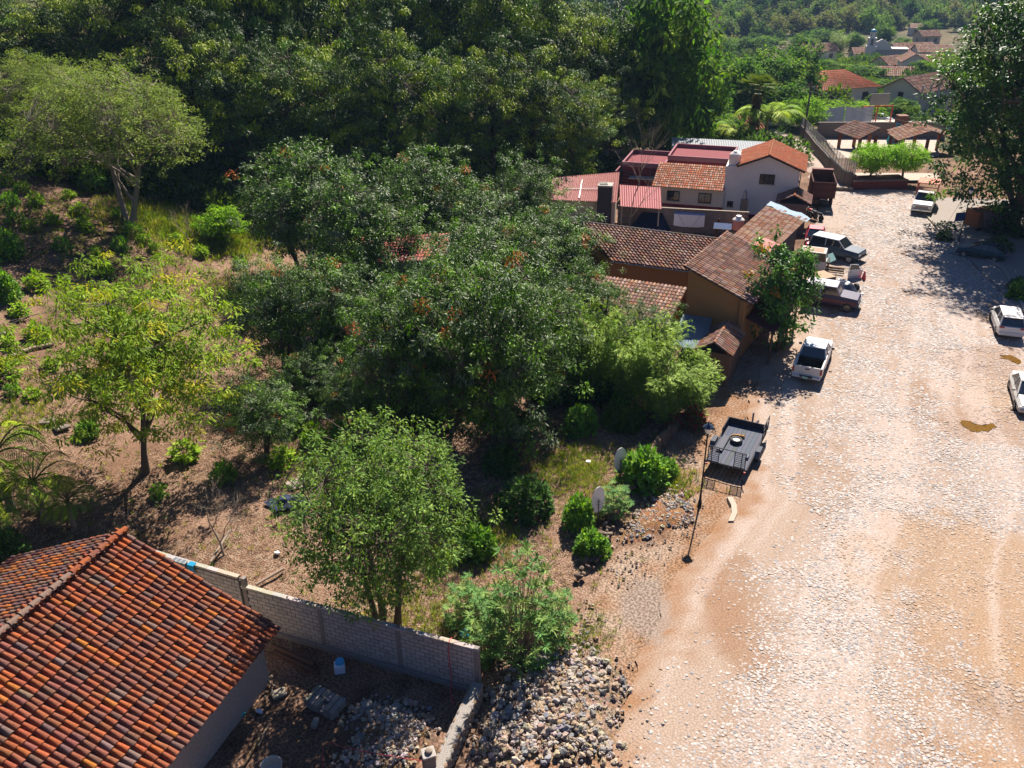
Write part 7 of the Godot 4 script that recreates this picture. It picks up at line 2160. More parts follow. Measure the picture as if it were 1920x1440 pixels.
# ---- small things in the lot and the yard ------------------------------------------------------
func build_yard() -> void:
	rng.seed = 700
	# stub of an old adobe wall along the street
	var o := thing("adobe_wall", "old crumbling adobe and stone wall between the lot and the street", "wall")
	var pts := [Vector3(10.6, 0, -44.51), Vector3(9.11, 0, -42.38), Vector3(7.46, 0, -39.6), Vector3(6.11, 0, -37.07), Vector3(4.97, 0, -34.33), Vector3(3.78, 0, -31.49), Vector3(3.02, 0, -29.83)]
	var hs := [0.4, 0.7, 0.75, 0.65, 0.6, 0.75, 0.15]
	var ws := [pebble(61, 0.1), pebble(62, 0.2), pebble(63, 0.05)]
	var wm := [tinted("stone", Color(0.30, 0.21, 0.15)), tinted("stone", Color(0.36, 0.27, 0.20)), tinted("stone", Color(0.24, 0.18, 0.14))]
	for k in pts.size() - 1:
		var a: Vector3 = pts[k]
		var b: Vector3 = pts[k + 1]
		var dd := (b - a).normalized()
		var sd := dd.cross(Vector3.UP)
		var m := MB.new()
		var n := 8
		var rings := []
		for q in n + 1:
			var t := float(q) / n
			var c := a.lerp(b, t)
			var h := lerpf(hs[k], hs[k + 1], t) * (0.72 + 0.25 * sin(t * PI)) + fine.get_noise_2d(c.x * 1.3, c.z * 1.3) * 0.22
			var w := 0.19 + fine.get_noise_2d(c.x * 2.0, c.z * 2.0 + 9.0) * 0.08
			rings.append([c - sd * (w + 0.09) + Vector3(0, -0.2, 0), c + sd * (w + 0.09) + Vector3(0, -0.2, 0), c + sd * (w + 0.03) + Vector3(0, h * 0.6, 0), c + sd * w * 0.7 + Vector3(0, h, 0), c - sd * w * 0.7 + Vector3(0, h - 0.05, 0), c - sd * (w + 0.03) + Vector3(0, h * 0.55, 0)])
		m.loft(rings, Color(0.27, 0.18, 0.125))
		if k < 4: part(o, "wall_section", m.mesh(), M.adobe)
		for q in int((b - a).length() * 15.0):
			var c := a.lerp(b, rng.randf())
			var sg := [-1.0, 1.0, 1.0, 0.0][rng.randi() % 4] as float
			var z := rng.randf_range(0.12, 0.3)
			part(o, "stone", ws[rng.randi() % 3], wm[rng.randi() % 3], Transform3D(Basis.from_euler(Vector3(rng.randf(), rng.randf() * TAU, rng.randf())) * Basis.from_scale(Vector3(z, z * 0.7, z * 0.8)), c + sd * sg * 0.22 + Vector3(0, (hs[k] * (0.78 if k < 4 else 0.3) if sg == 0.0 else rng.randf_range(0.0, hs[k] * (0.7 if k < 4 else 0.35))), 0)))
	# white advertising boards on stakes
	for e in [["upper white oval sign board on a stake beside the big shrub", Vector3(5.69, 0, -37.57), 0.55, 1.9, 0.55], ["lower white oval sign board on a stake beside the weeds", Vector3(4.18, 0, -33.92), 0.75, 2.0, 0.65]]:
		var s := thing("sign_board", e[0], "sign", e[1], e[4], "white sign boards")
		var m := MB.new()
		var ol := PackedVector2Array()
		for q in 24:
			var a := TAU * q / 24.0
			ol.append(Vector2(cos(a) * 0.42, sin(a) * 0.72 + e[3] - 0.5))
		m.prism(Transform3D(Basis(Vector3.RIGHT, -0.06), Vector3.ZERO), ol, -0.012, 0.012, Color(0.62, 0.60, 0.58))
		part(s, "board", m.mesh(), M.plastic)
		m = MB.new()
		for q in 5:
			m.box(Transform3D(Basis(Vector3.RIGHT, -0.06) * Basis(Vector3.BACK, 0.25), Vector3(0.0, e[3] - 0.85 + q * 0.16, 0.09)), Vector3(0.5 - absf(q - 2) * 0.08, 0.045, 0.006), Color(0.36, 0.36, 0.37))
		part(s, "faded_lettering", m.mesh(), M.plain)
		part(s, "stake", flat_mesh(at(Vector3(0, e[3] * 0.4 - 0.2, -0.05)), Vector3(0.07, e[3] * 0.9, 0.05), Color(0.2, 0.13, 0.08)), M.wood)
	# stones: heap at the end of the wall, rubble in the yard, gravel by the lamp
	rubble()
	# stack of concrete blocks
	var sb := thing("block_stack", "stack of dusty concrete blocks in the yard below the grey wall", "stack of blocks", Vector3(-7.21, 0, -22.94), -0.52)
	for l in 2:
		for k in 6:
			for r in 2:
				if l == 1 and k == 3 and r == 1: continue
				part(sb, "block", flat_mesh(at(Vector3(-0.62 + k * 0.235 + rng.randf_range(-0.01, 0.01), 0.1 + l * 0.2, -0.22 + r * 0.42 + rng.randf_range(-0.02, 0.02)), rng.randf_range(-0.03, 0.03)), Vector3(0.2, 0.19, 0.40), jitter(Color(0.42, 0.38, 0.35), 0.12), 0.012), M.concrete)
	part(sb, "loose_block", flat_mesh(at(Vector3(0.2, 0.1, 0.85), 0.4), Vector3(0.2, 0.19, 0.40), Color(0.42, 0.38, 0.34), 0.012), M.concrete)
	for e in [["small pile of broken blocks right of the block stack", Vector3(-5.66, 0, -22.92), 0.3], ["single broken block in the shaded yard", Vector3(-4.55, 0, -22.77), 0.9]]:
		solo("broken_block", flat_mesh(at(Vector3(0, 0.1, 0)), Vector3(0.4, 0.2, 0.34), Color(0.42, 0.39, 0.36), 0.03), M.concrete, e[0], "block", e[1], e[2])
	solo("broken_slab", flat_mesh(at(Vector3(0, 0.06, 0)), Vector3(0.55, 0.12, 0.42), Color(0.55, 0.48, 0.38), 0.03), M.concrete, "pale broken slab near the corner of the tiled house", "slab", Vector3(-9.16, 0, -23.56), 0.5)
	# buckets and plastic
	var bk := thing("water_bucket", "white bucket with a blue lid in the shade of the grey wall", "bucket", Vector3(-6.99, 0, -24.71))
	var m := MB.new()
	m.box(at(Vector3(0, 0.2, 0), 0.2), Vector3(0.42, 0.42, 0.38), Color(0.55, 0.6, 0.7), 0.03)
	part(bk, "tub", m.mesh(), M.plastic)
	m = MB.new()
	m.lathe(at(Vector3(0.02, 0.42, -0.05)), [Vector2(0.19, 0), Vector2(0.17, 0.12), Vector2(0, 0.16)], 14, Color(0.05, 0.35, 0.62))
	part(bk, "lid", m.mesh(), M.plastic)
	m = MB.new()
	m.lathe(Transform3D(Basis(Vector3.RIGHT, 0.5), Vector3(0, 0.2, 0)), [Vector2(0, -0.02), Vector2(0.19, -0.02), Vector2(0.2, 0.03), Vector2(0.16, 0.05), Vector2(0, 0.05)], 18, Color(0.02, 0.40, 0.75))
	solo("plastic_basin", m.mesh(), M.plastic, "bright blue round basin on the grass behind the end of the grey wall", "basin", Vector3(-2.09, 0, -26.46))
	m = MB.new()
	m.lathe(Transform3D(), [Vector2(0.3, 0.0), Vector2(0.36, 0.45), Vector2(0.38, 0.46), Vector2(0.35, 0.42), Vector2(0.3, 0.12), Vector2(0, 0.10)], 22, Color(0.36, 0.36, 0.33))
	solo("round_tub", m.mesh(), M.plastic, "round grey tub cut by the bottom edge beside the tiled house", "tub", Vector3(-8.54, 0, -20.05))
	for e in [["teal plastic scrap in the tiled house's shadow", Vector3(-10.35, 0, -22.56), Color(0.02, 0.36, 0.34)], ["white plastic scrap beside the teal one", Vector3(-9.69, 0, -22.73), Color(0.6, 0.65, 0.75)], ["blue plastic bottle among the yard rubble", Vector3(-4.95, 0, -21.62), Color(0.03, 0.12, 0.45)], ["pale blue plastic bottle further down the yard rubble", Vector3(-4.94, 0, -21.11), Color(0.4, 0.6, 0.7)], ["white paper scrap on the dirt left of the round tree", Vector3(-11.23, 0, -32.04), Color(0.75, 0.73, 0.72)], ["white scrap on the grass below the thicket", Vector3(4.16, 0, -39.51), Color(0.75, 0.74, 0.72)]]:
		solo("litter_scrap", pebble(90, 0.2), tinted("plastic", e[2]), e[0], "litter", e[1] + Vector3(0, 0.06, 0), rng.randf() * 6.0).scale = Vector3(0.32, 0.14, 0.22)
	# planks and sticks
	for e in [["plank stack in the dark under the grey wall", [Vector3(-9.8, 0.1, -25.6), Vector3(-7.73, 0.1, -24.43)], 0.09, Color(0.16, 0.09, 0.06)], ["second dark plank under the grey wall", [Vector3(-9.96, 0.2, -25.88), Vector3(-8, 0.2, -24.81)], 0.09, Color(0.17, 0.1, 0.07)], ["pole lying beside the tiled house, yellowish", [Vector3(-9.65, 0.06, -20.24), Vector3(-9.34, 0.06, -21.63)], 0.05, Color(0.42, 0.28, 0.15)], ["thin pole lying in the yard near the broken slab", [Vector3(-10, 0.1, -24.39), Vector3(-9.34, 0.06, -23.82)], 0.04, Color(0.5, 0.4, 0.3)], ["pale pole lying before the tiled house's shadow", [Vector3(-9.33, 0.06, -21.12), Vector3(-9.17, 0.06, -22.1)], 0.045, Color(0.5, 0.36, 0.24)], ["stick leaning on the low stone wall", [Vector3(-2.44, 0.05, -22.57), Vector3(-1.99, 0.5, -22.87)], 0.02, Color(0.4, 0.28, 0.2)], ["fallen log behind the grey wall", [Vector3(-11.63, 0.08, -29.72), Vector3(-10.62, 0.1, -30.77)], 0.07, Color(0.4, 0.3, 0.24)], ["pale fallen trunk of the dry shrub", [Vector3(-14.16, 0.1, -31.32), Vector3(-13.71, 0.5, -33.2)], 0.06, Color(0.5, 0.4, 0.33)], ["long fallen log on the bare slope", [Vector3(-30.61, 3.43, -46.12), Vector3(-29.98, 3.19, -48.29), Vector3(-29.23, 2.92, -49.39)], 0.12, Color(0.42, 0.31, 0.24)], ["fallen branch above the feathery tree", [Vector3(-29.51, 3.02, -52.33), Vector3(-28.44, 2.63, -53.34), Vector3(-27.28, 2.23, -53.85)], 0.09, Color(0.42, 0.31, 0.24)], ["thick cut log at the left edge of the slope", [Vector3(-32.26, 4.04, -48.35), Vector3(-31.54, 3.77, -49.06)], 0.2, Color(0.45, 0.35, 0.28)]]:
		m = MB.new()
		var q0: Vector3 = e[1][0]
		var lp := []
		var lr := []
		for p in e[1]:
			lp.append(p - q0 + Vector3(0, e[2] * 0.8, 0))
			lr.append(e[2])
		m.tube(lp, lr, 7, e[3])
		solo("fallen_log", m.mesh(), M.wood, e[0], "wood", q0)
	# stone slabs on the slope
	for e in [["flat grey stone slab on the slope, left of the three", Vector3(-26.19, 1.81, -41.52), 0.3], ["flat grey stone slab on the slope, middle of the three", Vector3(-25.32, 1.54, -41.3), 0.9], ["flat grey stone slab on the slope under the shrub, right of the three", Vector3(-23.97, 1.19, -41.73), 0.1]]:
		solo("stone_slab", flat_mesh(Transform3D(Basis(Vector3.UP, 0) * Basis(Vector3.BACK, -0.12), Vector3(0, 0.1, 0)), Vector3(0.8, 0.14, 0.6), Color(0.45, 0.36, 0.32), 0.03), M.stone, e[0], "slab", e[1], e[2])
	# blue-black plastic sheet
	m = MB.new()
	var N := 12
	var f := func(a: float, b: float) -> Vector3:
		var x := a * 2.0 - 1.0
		var z := b * 2.0 - 1.0
		return Vector3(x * 0.95 + 0.25 * z, 0.05 + 0.32 * absf(fine.get_noise_2d(x * 1.6 + 3.0, z * 1.6)) + 0.28 * maxf(0.0, 1.0 - x * x * 2.0 - z * z), z * 0.6)
	for k in N:
		for q in N:
			m.quad(f.call(float(k) / N, float(q + 1) / N), f.call(float(k + 1) / N, float(q + 1) / N), f.call(float(k + 1) / N, float(q) / N), f.call(float(k) / N, float(q) / N), Color(0.035, 0.045, 0.08))
	solo("plastic_sheet", m.mesh(), M.cloth, "crumpled dark blue plastic sheet on the dirt left of the round tree", "plastic sheet", Vector3(-11.57, 0, -36.02), 0.4)
	solo("cardboard_sheet", flat_mesh(at(Vector3(0, 0.02, 0)), Vector3(1.5, 0.03, 0.9), Color(0.5, 0.42, 0.36), 0.005), M.wood, "pale flattened board beside the dark blue plastic sheet", "board", Vector3(-11.35, 0, -37.94), 0.5)
	# washing on the wall
	var d := Vector3(-0.937, 0, -0.35)
	for e in [["purple cloth hung over the top of the grey wall", 14.75, Color(0.16, 0.10, 0.30), 0.55], ["grey striped cloth hung over the top of the grey wall", 13.6, Color(0.22, 0.25, 0.28), 0.62], ["bright blue cloth hung over the top of the grey wall", 13.0, Color(0.02, 0.23, 0.42), 0.3]]:
		m = MB.new()
		var c: Vector3 = Vector3(-1.38, 0, -23.6) + d * e[1]
		var n := Vector3(-0.35, 0, 0.937)
		for k in 6:
			for r in 5:
				var g := func(a: float, b: float) -> Vector3:
					var y := minf(b * 5.0, 1.0)
					return d * ((a - 0.5) * e[3] * 1.1) + n * (-0.16 + 0.24 * y + 0.02 * sin(a * 14.0) * b) + Vector3(0, 2.65 - maxf(b - 0.2, 0.0) * 0.62, 0)
				var col: Color = e[2] * (0.6 if k % 2 and e[1] == 13.6 else 1.0)
				col.a = 1.0
				m.quad(g.call((k + 1) / 6.0, (r + 1) / 5.0), g.call(k / 6.0, (r + 1) / 5.0), g.call(k / 6.0, r / 5.0), g.call((k + 1) / 6.0, r / 5.0), col)
		solo("drying_cloth", m.mesh(), M.cloth, e[0], "cloth", c)
	# red hose over the wall
	m = MB.new()
	var w := Vector3(-1.38, 0, -23.6) + d * 1.2
	var nn := Vector3(-0.35, 0, 0.937)
	var hp := [w - nn * 0.25 + Vector3(0, 2.16, 0), w - nn * 0.05 + Vector3(0, 2.21, 0), w + nn * 0.09 + Vector3(0, 2.14, 0), w + nn * 0.10 + Vector3(0, 1.6, 0), w + nn * 0.10 + Vector3(0.02, 0.9, 0), w + nn * 0.14 + Vector3(0.08, 0.35, 0), w + nn * 0.5 + Vector3(0.15, 0.08, 0), w + nn * 1.3 + Vector3(0.6, 0.2, 0)]
	m.tube(hp, [0.018, 0.018, 0.018, 0.018, 0.018, 0.018, 0.018, 0.018], 6, Color(0.45, 0.015, 0.03))
	solo("red_hose", m.mesh(), M.plastic, "red hose hanging over the end of the grey block wall", "hose")
	m = MB.new()
	var h2 := [Vector3(-6.83, 0.12, -20.15), Vector3(-6.95, 0.16, -21.01), Vector3(-6.7, 0.2, -21.15), Vector3(-6.28, 0.2, -20.96), Vector3(-5.09, 0.22, -20.66), Vector3(-3.93, 0.22, -20.42), Vector3(-3.15, 0.3, -20.22), Vector3(-2.89, 0.5, -19.8)]
	m.tube(h2, [0.014, 0.014, 0.014, 0.014, 0.014, 0.014, 0.014, 0.014], 5, Color(0.35, 0.02, 0.04))
	solo("thin_red_hose", m.mesh(), M.plastic, "thin red hose trailing over the yard rubble", "hose")
	# pale kerb piece and cement patch at the street's edge
	m = MB.new()
	var kp := [Vector3(11.15, 0, -36.01), Vector3(11.2, 0, -35.32), Vector3(11.07, 0, -34.65), Vector3(10.74, 0, -34)]
	var rings := []
	for k in 4:
		var c: Vector3 = kp[k]
		rings.append([c + Vector3(0.16, -0.05, 0), c + Vector3(0.14, 0.12, 0), c + Vector3(-0.14, 0.12, 0), c + Vector3(-0.16, -0.05, 0)])
	m.loft(rings, Color(0.66, 0.55, 0.45))
	solo("kerb_stub", m.mesh(), M.concrete, "short pale curved kerb stub near the foot of the lamp", "kerb")
	for e in [["puddle", "ochre puddle in the potholes left of the silver saloon", [Vector3(26.4, 0, -43.19), Vector3(26.84, 0, -42.15), Vector3(27.93, 0, -42.48), Vector3(28.29, 0, -43.08), Vector3(27.43, 0, -42.85), Vector3(27.01, 0, -43.48)], Color(1, 1, 1), "water", "puddle"], ["puddle", "long ochre puddle below the white sport utility car", [Vector3(33.11, 0, -52.06), Vector3(33.5, 0, -51.08), Vector3(34.02, 0, -50.91), Vector3(34.19, 0, -51.71), Vector3(33.69, 0, -52.13)], Color(1, 1, 1), "water", "puddle"]]:
		m = MB.new()
		var ring: Array = e[2]
		var cen := Vector3.ZERO
		for p in ring: cen += p / ring.size()
		var fineR := []
		for k in ring.size():
			for q in 6:
				var p: Vector3 = ring[k].cubic_interpolate(ring[(k + 1) % ring.size()], ring[(k - 1 + ring.size()) % ring.size()], ring[(k + 2) % ring.size()], q / 6.0)
				fineR.append(p + Vector3(fine.get_noise_2d(p.x * 3.0, p.z * 3.0), 0, fine.get_noise_2d(p.x * 3.0 + 50.0, p.z * 3.0)) * 0.35)
		for k in fineR.size():
			var a: Vector3 = fineR[k]
			var b: Vector3 = fineR[(k + 1) % fineR.size()]
			var up := Vector3(0, 0.062, 0)
			if (a - cen).cross(b - cen).y > 0.0: m.tri(cen + up, a + up, b + up, e[3])
			else: m.tri(cen + up, b + up, a + up, e[3])
		if e[0] == "puddle":
			solo(e[0], m.mesh(), M[e[4]], e[1], e[5])

func tinted(base: String, c: Color) -> StandardMaterial3D:
	var mt: StandardMaterial3D = M[base].duplicate()
	mt.albedo_color = c.linear_to_srgb()
	return mt

func rubble() -> void:
	rng.seed = 720
	var shapes := []
	for k in 6: shapes.append(pebble(800 + k, [0.3, 0.45, 0.6, 0.65, 0.35, 0.5][k], false, true))
	var tone := [Color(0.66, 0.55, 0.44), Color(0.54, 0.48, 0.43), Color(0.68, 0.52, 0.37), Color(0.42, 0.41, 0.42), Color(0.76, 0.67, 0.59), Color(0.58, 0.42, 0.29)]
	var mats := []
	for c in tone: mats.append(tinted("stone", c * 0.9))
	# zones: polygon corners on the ground, count, stone size, how high the heap is
	var zones := [
		[[Vector3(-1.28, 0, -23.49), Vector3(0.41, 0, -25.82), Vector3(2.08, 0, -26.24), Vector3(3.74, 0, -25.19), Vector3(4.61, 0, -23.66), Vector3(3.87, 0, -22.65), Vector3(4.48, 0, -19.87), Vector3(-2.03, 0, -19.96)], 1900, 0.05, 0.33, 0.24, "stones of the heap beside the street"],
		[[Vector3(-6.96, 0, -22.44), Vector3(-5.51, 0, -23.56), Vector3(-3.4, 0, -23.01), Vector3(-2.71, 0, -21.77), Vector3(-3.34, 0, -19.98), Vector3(-6.89, 0, -20.03), Vector3(-6.02, 0, -21.58)], 1100, 0.05, 0.22, 0.22, "stones strewn over the yard"],
		[[Vector3(4.46, 0, -32.06), Vector3(6.11, 0, -34.97), Vector3(7.37, 0, -37.05), Vector3(8.72, 0, -37.51), Vector3(9.78, 0, -35.12), Vector3(8.85, 0, -33.82), Vector3(7.18, 0, -33.23), Vector3(6.03, 0, -32.43)], 900, 0.05, 0.24, 0.25, "stones around the lamp"],
		[[Vector3(1.2, 0, -26.4), Vector3(3.18, 0, -28.78), Vector3(4.2, 0, -27.44), Vector3(3.32, 0, -25.34), Vector3(2.01, 0, -25.07)], 180, 0.06, 0.2, 0.05, "stones around the tall weeds"],
		[[Vector3(1.58, 0, -25.08), Vector3(4.73, 0, -26.19), Vector3(5.99, 0, -24.45), Vector3(5.04, 0, -19.86), Vector3(2.44, 0, -19.9)], 320, 0.04, 0.15, 0.0, "stones scattered beside the street"],
		[[Vector3(3.85, 0, -30.92), Vector3(6.09, 0, -32.83), Vector3(9.06, 0, -34.91), Vector3(9.42, 0, -32.77), Vector3(6.44, 0, -30.13), Vector3(4.12, 0, -28.77)], 260, 0.04, 0.13, 0.0, "stones scattered below the lamp"],
		[[Vector3(-10.49, 0, -24.44), Vector3(-10.06, 0, -25.27), Vector3(-9.3, 0, -23.88), Vector3(-9.73, 0, -23.1)], 60, 0.07, 0.15, 0.08, "stones near the house corner"]]
	var tr := [[], [], [], [], [], []]
	var cl := [[], [], [], [], [], []]
	var big := []
	for z in zones:
		var poly := PackedVector2Array()
		var lo := Vector2(1e9, 1e9)
		var hi := Vector2(-1e9, -1e9)
		var cen := Vector2.ZERO
		for p in z[0]:
			var q := Vector2(p.x, p.z)
			poly.append(q)
			lo = lo.min(q); hi = hi.max(q); cen += q / z[0].size()
		var made := 0
		var tries := 0
		while made < z[1] and tries < z[1] * 4:
			tries += 1
			var q := Vector2(rng.randf_range(lo.x, hi.x), rng.randf_range(lo.y, hi.y))
			if not Geometry2D.is_point_in_polygon(q, poly): continue
			if q.x > -3.6 and q.x < -1.2 and absf(q.x + 2.25 - (q.y + 21.0) * -0.34) < 0.35: continue
			var rim := 1e9
			for k in poly.size():
				rim = minf(rim, q.distance_to(Geometry2D.get_closest_point_to_segment(q, poly[k], poly[(k + 1) % poly.size()])))
			if rng.randf() > 0.12 + smooth(0.0, 1.3, rim + 0.8 * nz.get_noise_2d(q.x * 6.0, q.y * 6.0)): continue
			made += 1
			var s: float = lerpf(z[2], z[3], pow(rng.randf(), 2.4))
			var e := 1e9
			for k in poly.size():
				e = minf(e, q.distance_to(Geometry2D.get_closest_point_to_segment(q, poly[k], poly[(k + 1) % poly.size()])))
			var y: float = z[4] * smooth(0.0, 2.2, e) * (0.6 + 0.8 * absf(nz.get_noise_2d(q.x * 9.0, q.y * 9.0)))
			var t := Transform3D(Basis.from_euler(Vector3(rng.randf_range(-0.5, 0.5), rng.randf() * TAU, rng.randf_range(-0.5, 0.5))) * Basis.from_scale(Vector3(s, s * rng.randf_range(0.55, 0.9), s * rng.randf_range(0.65, 1.0))), Vector3(q.x, y + s * 0.22, q.y))
			if s > 0.15 and rng.randf() < 0.5 and big.size() < 260: big.append([t, z[5]])
			else:
				var k := rng.randi() % 6
				tr[k].append(t)
				cl[k].append(jitter(tone[rng.randi() % 6], 0.15))
	# the mound under the heap
	var m := MB.new()
	for zi in [0, 1, 2]:
		var z: Array = zones[zi]
		var poly := PackedVector2Array()
		var cen := Vector2.ZERO
		for p in z[0]:
			poly.append(Vector2(p.x, p.z))
			cen += Vector2(p.x, p.z) / z[0].size()
		var rings := 9
		for r in rings:
			for k in poly.size():
				for h in 4:
					var a := poly[k].lerp(poly[(k + 1) % poly.size()], h / 4.0)
					var b := poly[k].lerp(poly[(k + 1) % poly.size()], (h + 1) / 4.0)
					var f := func(q: Vector2, u: float) -> Vector3:
						var p := q.lerp(cen, u)
						return Vector3(p.x, z[4] * smooth(0.0, 0.75, u) * 0.8 + 0.07 * fine.get_noise_2d(p.x * 1.5, p.y * 1.5) * u - 0.08 * (1.0 - u), p.y)
					var A: Vector3 = f.call(a, float(r) / rings)
					var B: Vector3 = f.call(b, float(r) / rings)
					var C: Vector3 = f.call(b, float(r + 1) / rings)
					var D: Vector3 = f.call(a, float(r + 1) / rings)
					var col := jitter([Color(0.36, 0.255, 0.18), Color(0.26, 0.165, 0.11), Color(0.36, 0.19, 0.10)][zi], 0.15)
					if (B - A).cross(D - A).y > 0.0: m.quad(A, B, C, D, col)
					else: m.quad(A, D, C, B, col)
	var md := setting("terrain_mound", m.mesh(), M.soil)
	for e in big:
		var k := rng.randi() % 6
		var o := solo("stone", shapes[k], mats[rng.randi() % 6], "loose fist-to-head-sized grey and tan stone among the %s" % e[1], "stone", Vector3.ZERO, 0.0, e[1])
		o.transform = e[0]
	var rb := Node3D.new()
	rb.name = "rubble"
	rb.set_meta("kind", "stuff")
	tag(rb, "small stones and rubble strewn around the walls and the lamp", "rubble")
	add_child(rb)
	var rm := tinted("stone", Color(0.9, 0.9, 0.9))
	for k in 6: many(rb, "rubble_stones", shapes[k], rm, tr[k], cl[k])

func build_ground_cover() -> void:
	rng.seed = 900
	# dry leaves and straw over the lot
	var lf := MB.new()
	for k in 5:
		var a := rng.randf() * TAU
		lf.leaf(Vector3(rng.randf_range(-0.12, 0.12), 0.015, rng.randf_range(-0.12, 0.12)), Vector3(cos(a), rng.randf_range(-0.05, 0.25), sin(a)).normalized(), (Vector3.UP + ball() * 0.5).normalized(), rng.randf_range(0.06, 0.11), rng.randf_range(0.025, 0.045), Color.WHITE)
	var litter := lf.mesh()
	var tr := []
	var cl := []
	var dry := [Color(0.40, 0.26, 0.18), Color(0.48, 0.33, 0.24), Color(0.28, 0.17, 0.11), Color(0.15, 0.09, 0.065), Color(0.52, 0.40, 0.31)]
	var n := 0
	while tr.size() < 70000 and n < 260000:
		n += 1
		var d := lerpf(22.0, 82.0, pow(rng.randf(), 1.25))
		var x := rng.randf_range(-0.66 * d - 4.0, 0.36 * d)
		if x > along(edge_left, -d) - 4.5: continue
		if d < 26.0 and x < -1.0: continue
		if nz.get_noise_2d(x * 3.0, d * 3.0) < -0.22: continue
		var s := rng.randf_range(0.7, 1.5)
		tr.append(Transform3D(Basis(Vector3.UP, rng.randf() * TAU) * Basis.from_scale(Vector3.ONE * s), Vector3(x, land(x, -d) + fine.get_noise_2d(x * 0.8, -d * 0.8) * 0.07 - 0.06, -d)))
		cl.append(dry[rng.randi() % 5] * rng.randf_range(0.8, 1.15))
	var o := many(self, "leaf_litter", litter, M.leaf_far, tr, cl)
	tag(o, "dry leaf litter and straw over the dirt of the wooded lot", "leaf litter")
	# tufts of grass
	var gm := MB.new()
	for k in 14:
		var a := rng.randf() * TAU
		gm.leaf(Vector3(cos(a), 0, sin(a)) * rng.randf() * 0.08, Vector3(cos(a) * 0.5, 1.0, sin(a) * 0.5).normalized(), Vector3(cos(a), 0.4, sin(a)).normalized(), rng.randf_range(0.12, 0.3), 0.02, Color.WHITE)
	var tuft := gm.mesh()
	tr = []
	cl = []
	var gc := [Color(0.18, 0.26, 0.03), Color(0.28, 0.32, 0.04), Color(0.36, 0.32, 0.09), Color(0.12, 0.19, 0.03)]
	# [centre, radius, count]
	var patches := [[Vector3(3.29, 0, -38.9), 3.2, 1300, 0.8], [Vector3(-30.03, 3.22, -74.79), 6.0, 1100, 2.2], [Vector3(-26.76, 2.06, -74.4), 5.0, 1000, 2.2], [Vector3(-4.8, 0, -28.58), 3.0, 350, 0.9], [Vector3(-3.03, 0, -26.63), 1.8, 300, 0.9], [Vector3(8.48, 0, -37.76), 1.6, 300, 1.0], [Vector3(-35.34, 5.07, -68.29), 8.0, 500, 1.0], [Vector3(-39.01, 5.94, -65.65), 6.0, 350, 1.0], [Vector3(-27.77, 2.31, -41.47), 3.0, 350, 1.1], [Vector3(-10.5, 0, -40.27), 3.0, 500, 1.1], [Vector3(-2.17, 0, -33.41), 3.0, 900, 1.0], [Vector3(2.87, 0, -26.38), 1.5, 150, 0.8], [Vector3(-20.19, 0.45, -62.97), 5.0, 800, 1.4]]
	for e in patches:
		for k in e[2]:
			var p: Vector3 = e[0] + Vector3(rng.randfn(), 0, rng.randfn()) * e[1] * 0.5
			var s: float = e[3] * rng.randf_range(0.6, 1.4)
			tr.append(Transform3D(Basis(Vector3.UP, rng.randf() * TAU) * Basis.from_scale(Vector3.ONE * s), Vector3(p.x, land(p.x, p.z) - 0.05, p.z)))
			cl.append(gc[rng.randi() % 4] * rng.randf_range(0.8, 1.2))
	for k in 2200:
		var d := rng.randf_range(26.0, 78.0)
		var x := rng.randf_range(-0.66 * d, 0.2 * d)
		if x > along(edge_left, -d) - 2.0: continue
		tr.append(Transform3D(Basis(Vector3.UP, rng.randf() * TAU) * Basis.from_scale(Vector3.ONE * rng.randf_range(0.5, 1.3)), Vector3(x, land(x, -d) - 0.05, -d)))
		cl.append(gc[rng.randi() % 4] * rng.randf_range(0.8, 1.2))
	o = many(self, "grass", tuft, M.leaf, tr, cl)
	tag(o, "tufts of grass and weeds in patches over the lot", "grass")
	# undergrowth filling the floor of the wood
	var us := make_bush("mass", 950, 0.9, 1.3, 110, 0.26, 0.45, [[Color(1, 1, 1), 1.0]])
	tr = []
	cl = []
	var uc := [Color(0.06, 0.11, 0.02), Color(0.11, 0.18, 0.03), Color(0.17, 0.23, 0.03), Color(0.09, 0.15, 0.05)]
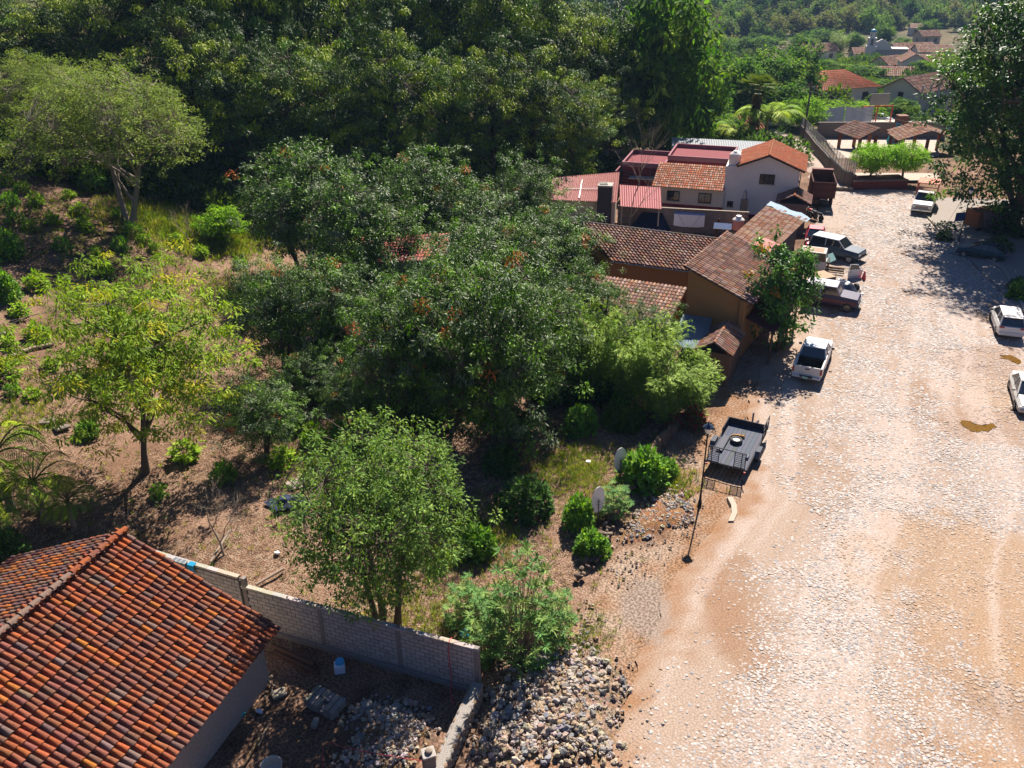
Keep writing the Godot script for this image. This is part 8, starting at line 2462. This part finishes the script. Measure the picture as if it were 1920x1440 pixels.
	for k in 1150:
		var d := rng.randf_range(62.0, 105.0)
		var x := rng.randf_range(-0.62 * d, 0.10 * d)
		if x < -0.22 * d and d < 78.0: continue
		if x > 0.0 and d > 70.0 and d < 92.0: continue
		var s := rng.randf_range(0.8, 2.3)
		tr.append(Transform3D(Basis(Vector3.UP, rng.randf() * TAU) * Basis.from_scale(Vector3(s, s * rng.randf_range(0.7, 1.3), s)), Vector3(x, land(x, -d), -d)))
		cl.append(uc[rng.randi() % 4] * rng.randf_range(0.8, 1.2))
	for k in 420:
		var d := rng.randf_range(100.0, 128.0)
		var x := rng.randf_range(-0.6 * d, 0.13 * d)
		var s := rng.randf_range(1.0, 2.6)
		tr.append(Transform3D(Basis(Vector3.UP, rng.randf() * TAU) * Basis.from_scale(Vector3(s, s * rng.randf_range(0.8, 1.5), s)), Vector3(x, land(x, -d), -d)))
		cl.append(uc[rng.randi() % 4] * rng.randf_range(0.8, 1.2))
	for k in 420:                                     # low growth between the thicket's stems
		var d := rng.randf_range(43.0, 64.0)
		var x := rng.randf_range(-13.0, 7.5)
		if d < 46.5 and (x < -9.0 or nz.get_noise_2d(x * 3.0, d * 3.0) > 0.0): continue
		var s := rng.randf_range(0.6, 1.5)
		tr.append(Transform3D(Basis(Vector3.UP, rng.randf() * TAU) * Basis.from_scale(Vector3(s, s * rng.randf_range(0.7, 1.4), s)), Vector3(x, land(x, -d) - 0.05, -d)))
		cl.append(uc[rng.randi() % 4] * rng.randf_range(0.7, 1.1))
	for k in 500:
		var d := rng.randf_range(104.0, 330.0)
		var x := d * rng.randf_range(0.15, 0.62)
		if absf(x - (38.0 + (d - 96.0) * 0.21)) < 4.0 and d < 160.0: continue
		if d < 150.0 and x > 38.0: continue
		var s := rng.randf_range(1.2, 3.5)
		tr.append(Transform3D(Basis(Vector3.UP, rng.randf() * TAU) * Basis.from_scale(Vector3(s, s, s)), Vector3(x, land(x, -d), -d)))
		cl.append(uc[rng.randi() % 4] * rng.randf_range(0.8, 1.2))
	o = many(self, "undergrowth", (us.get_node("foliage") as MeshInstance3D).mesh, M.leaf_far, tr, cl)
	tag(o, "dense low undergrowth on the floor of the wood and the valley", "undergrowth")
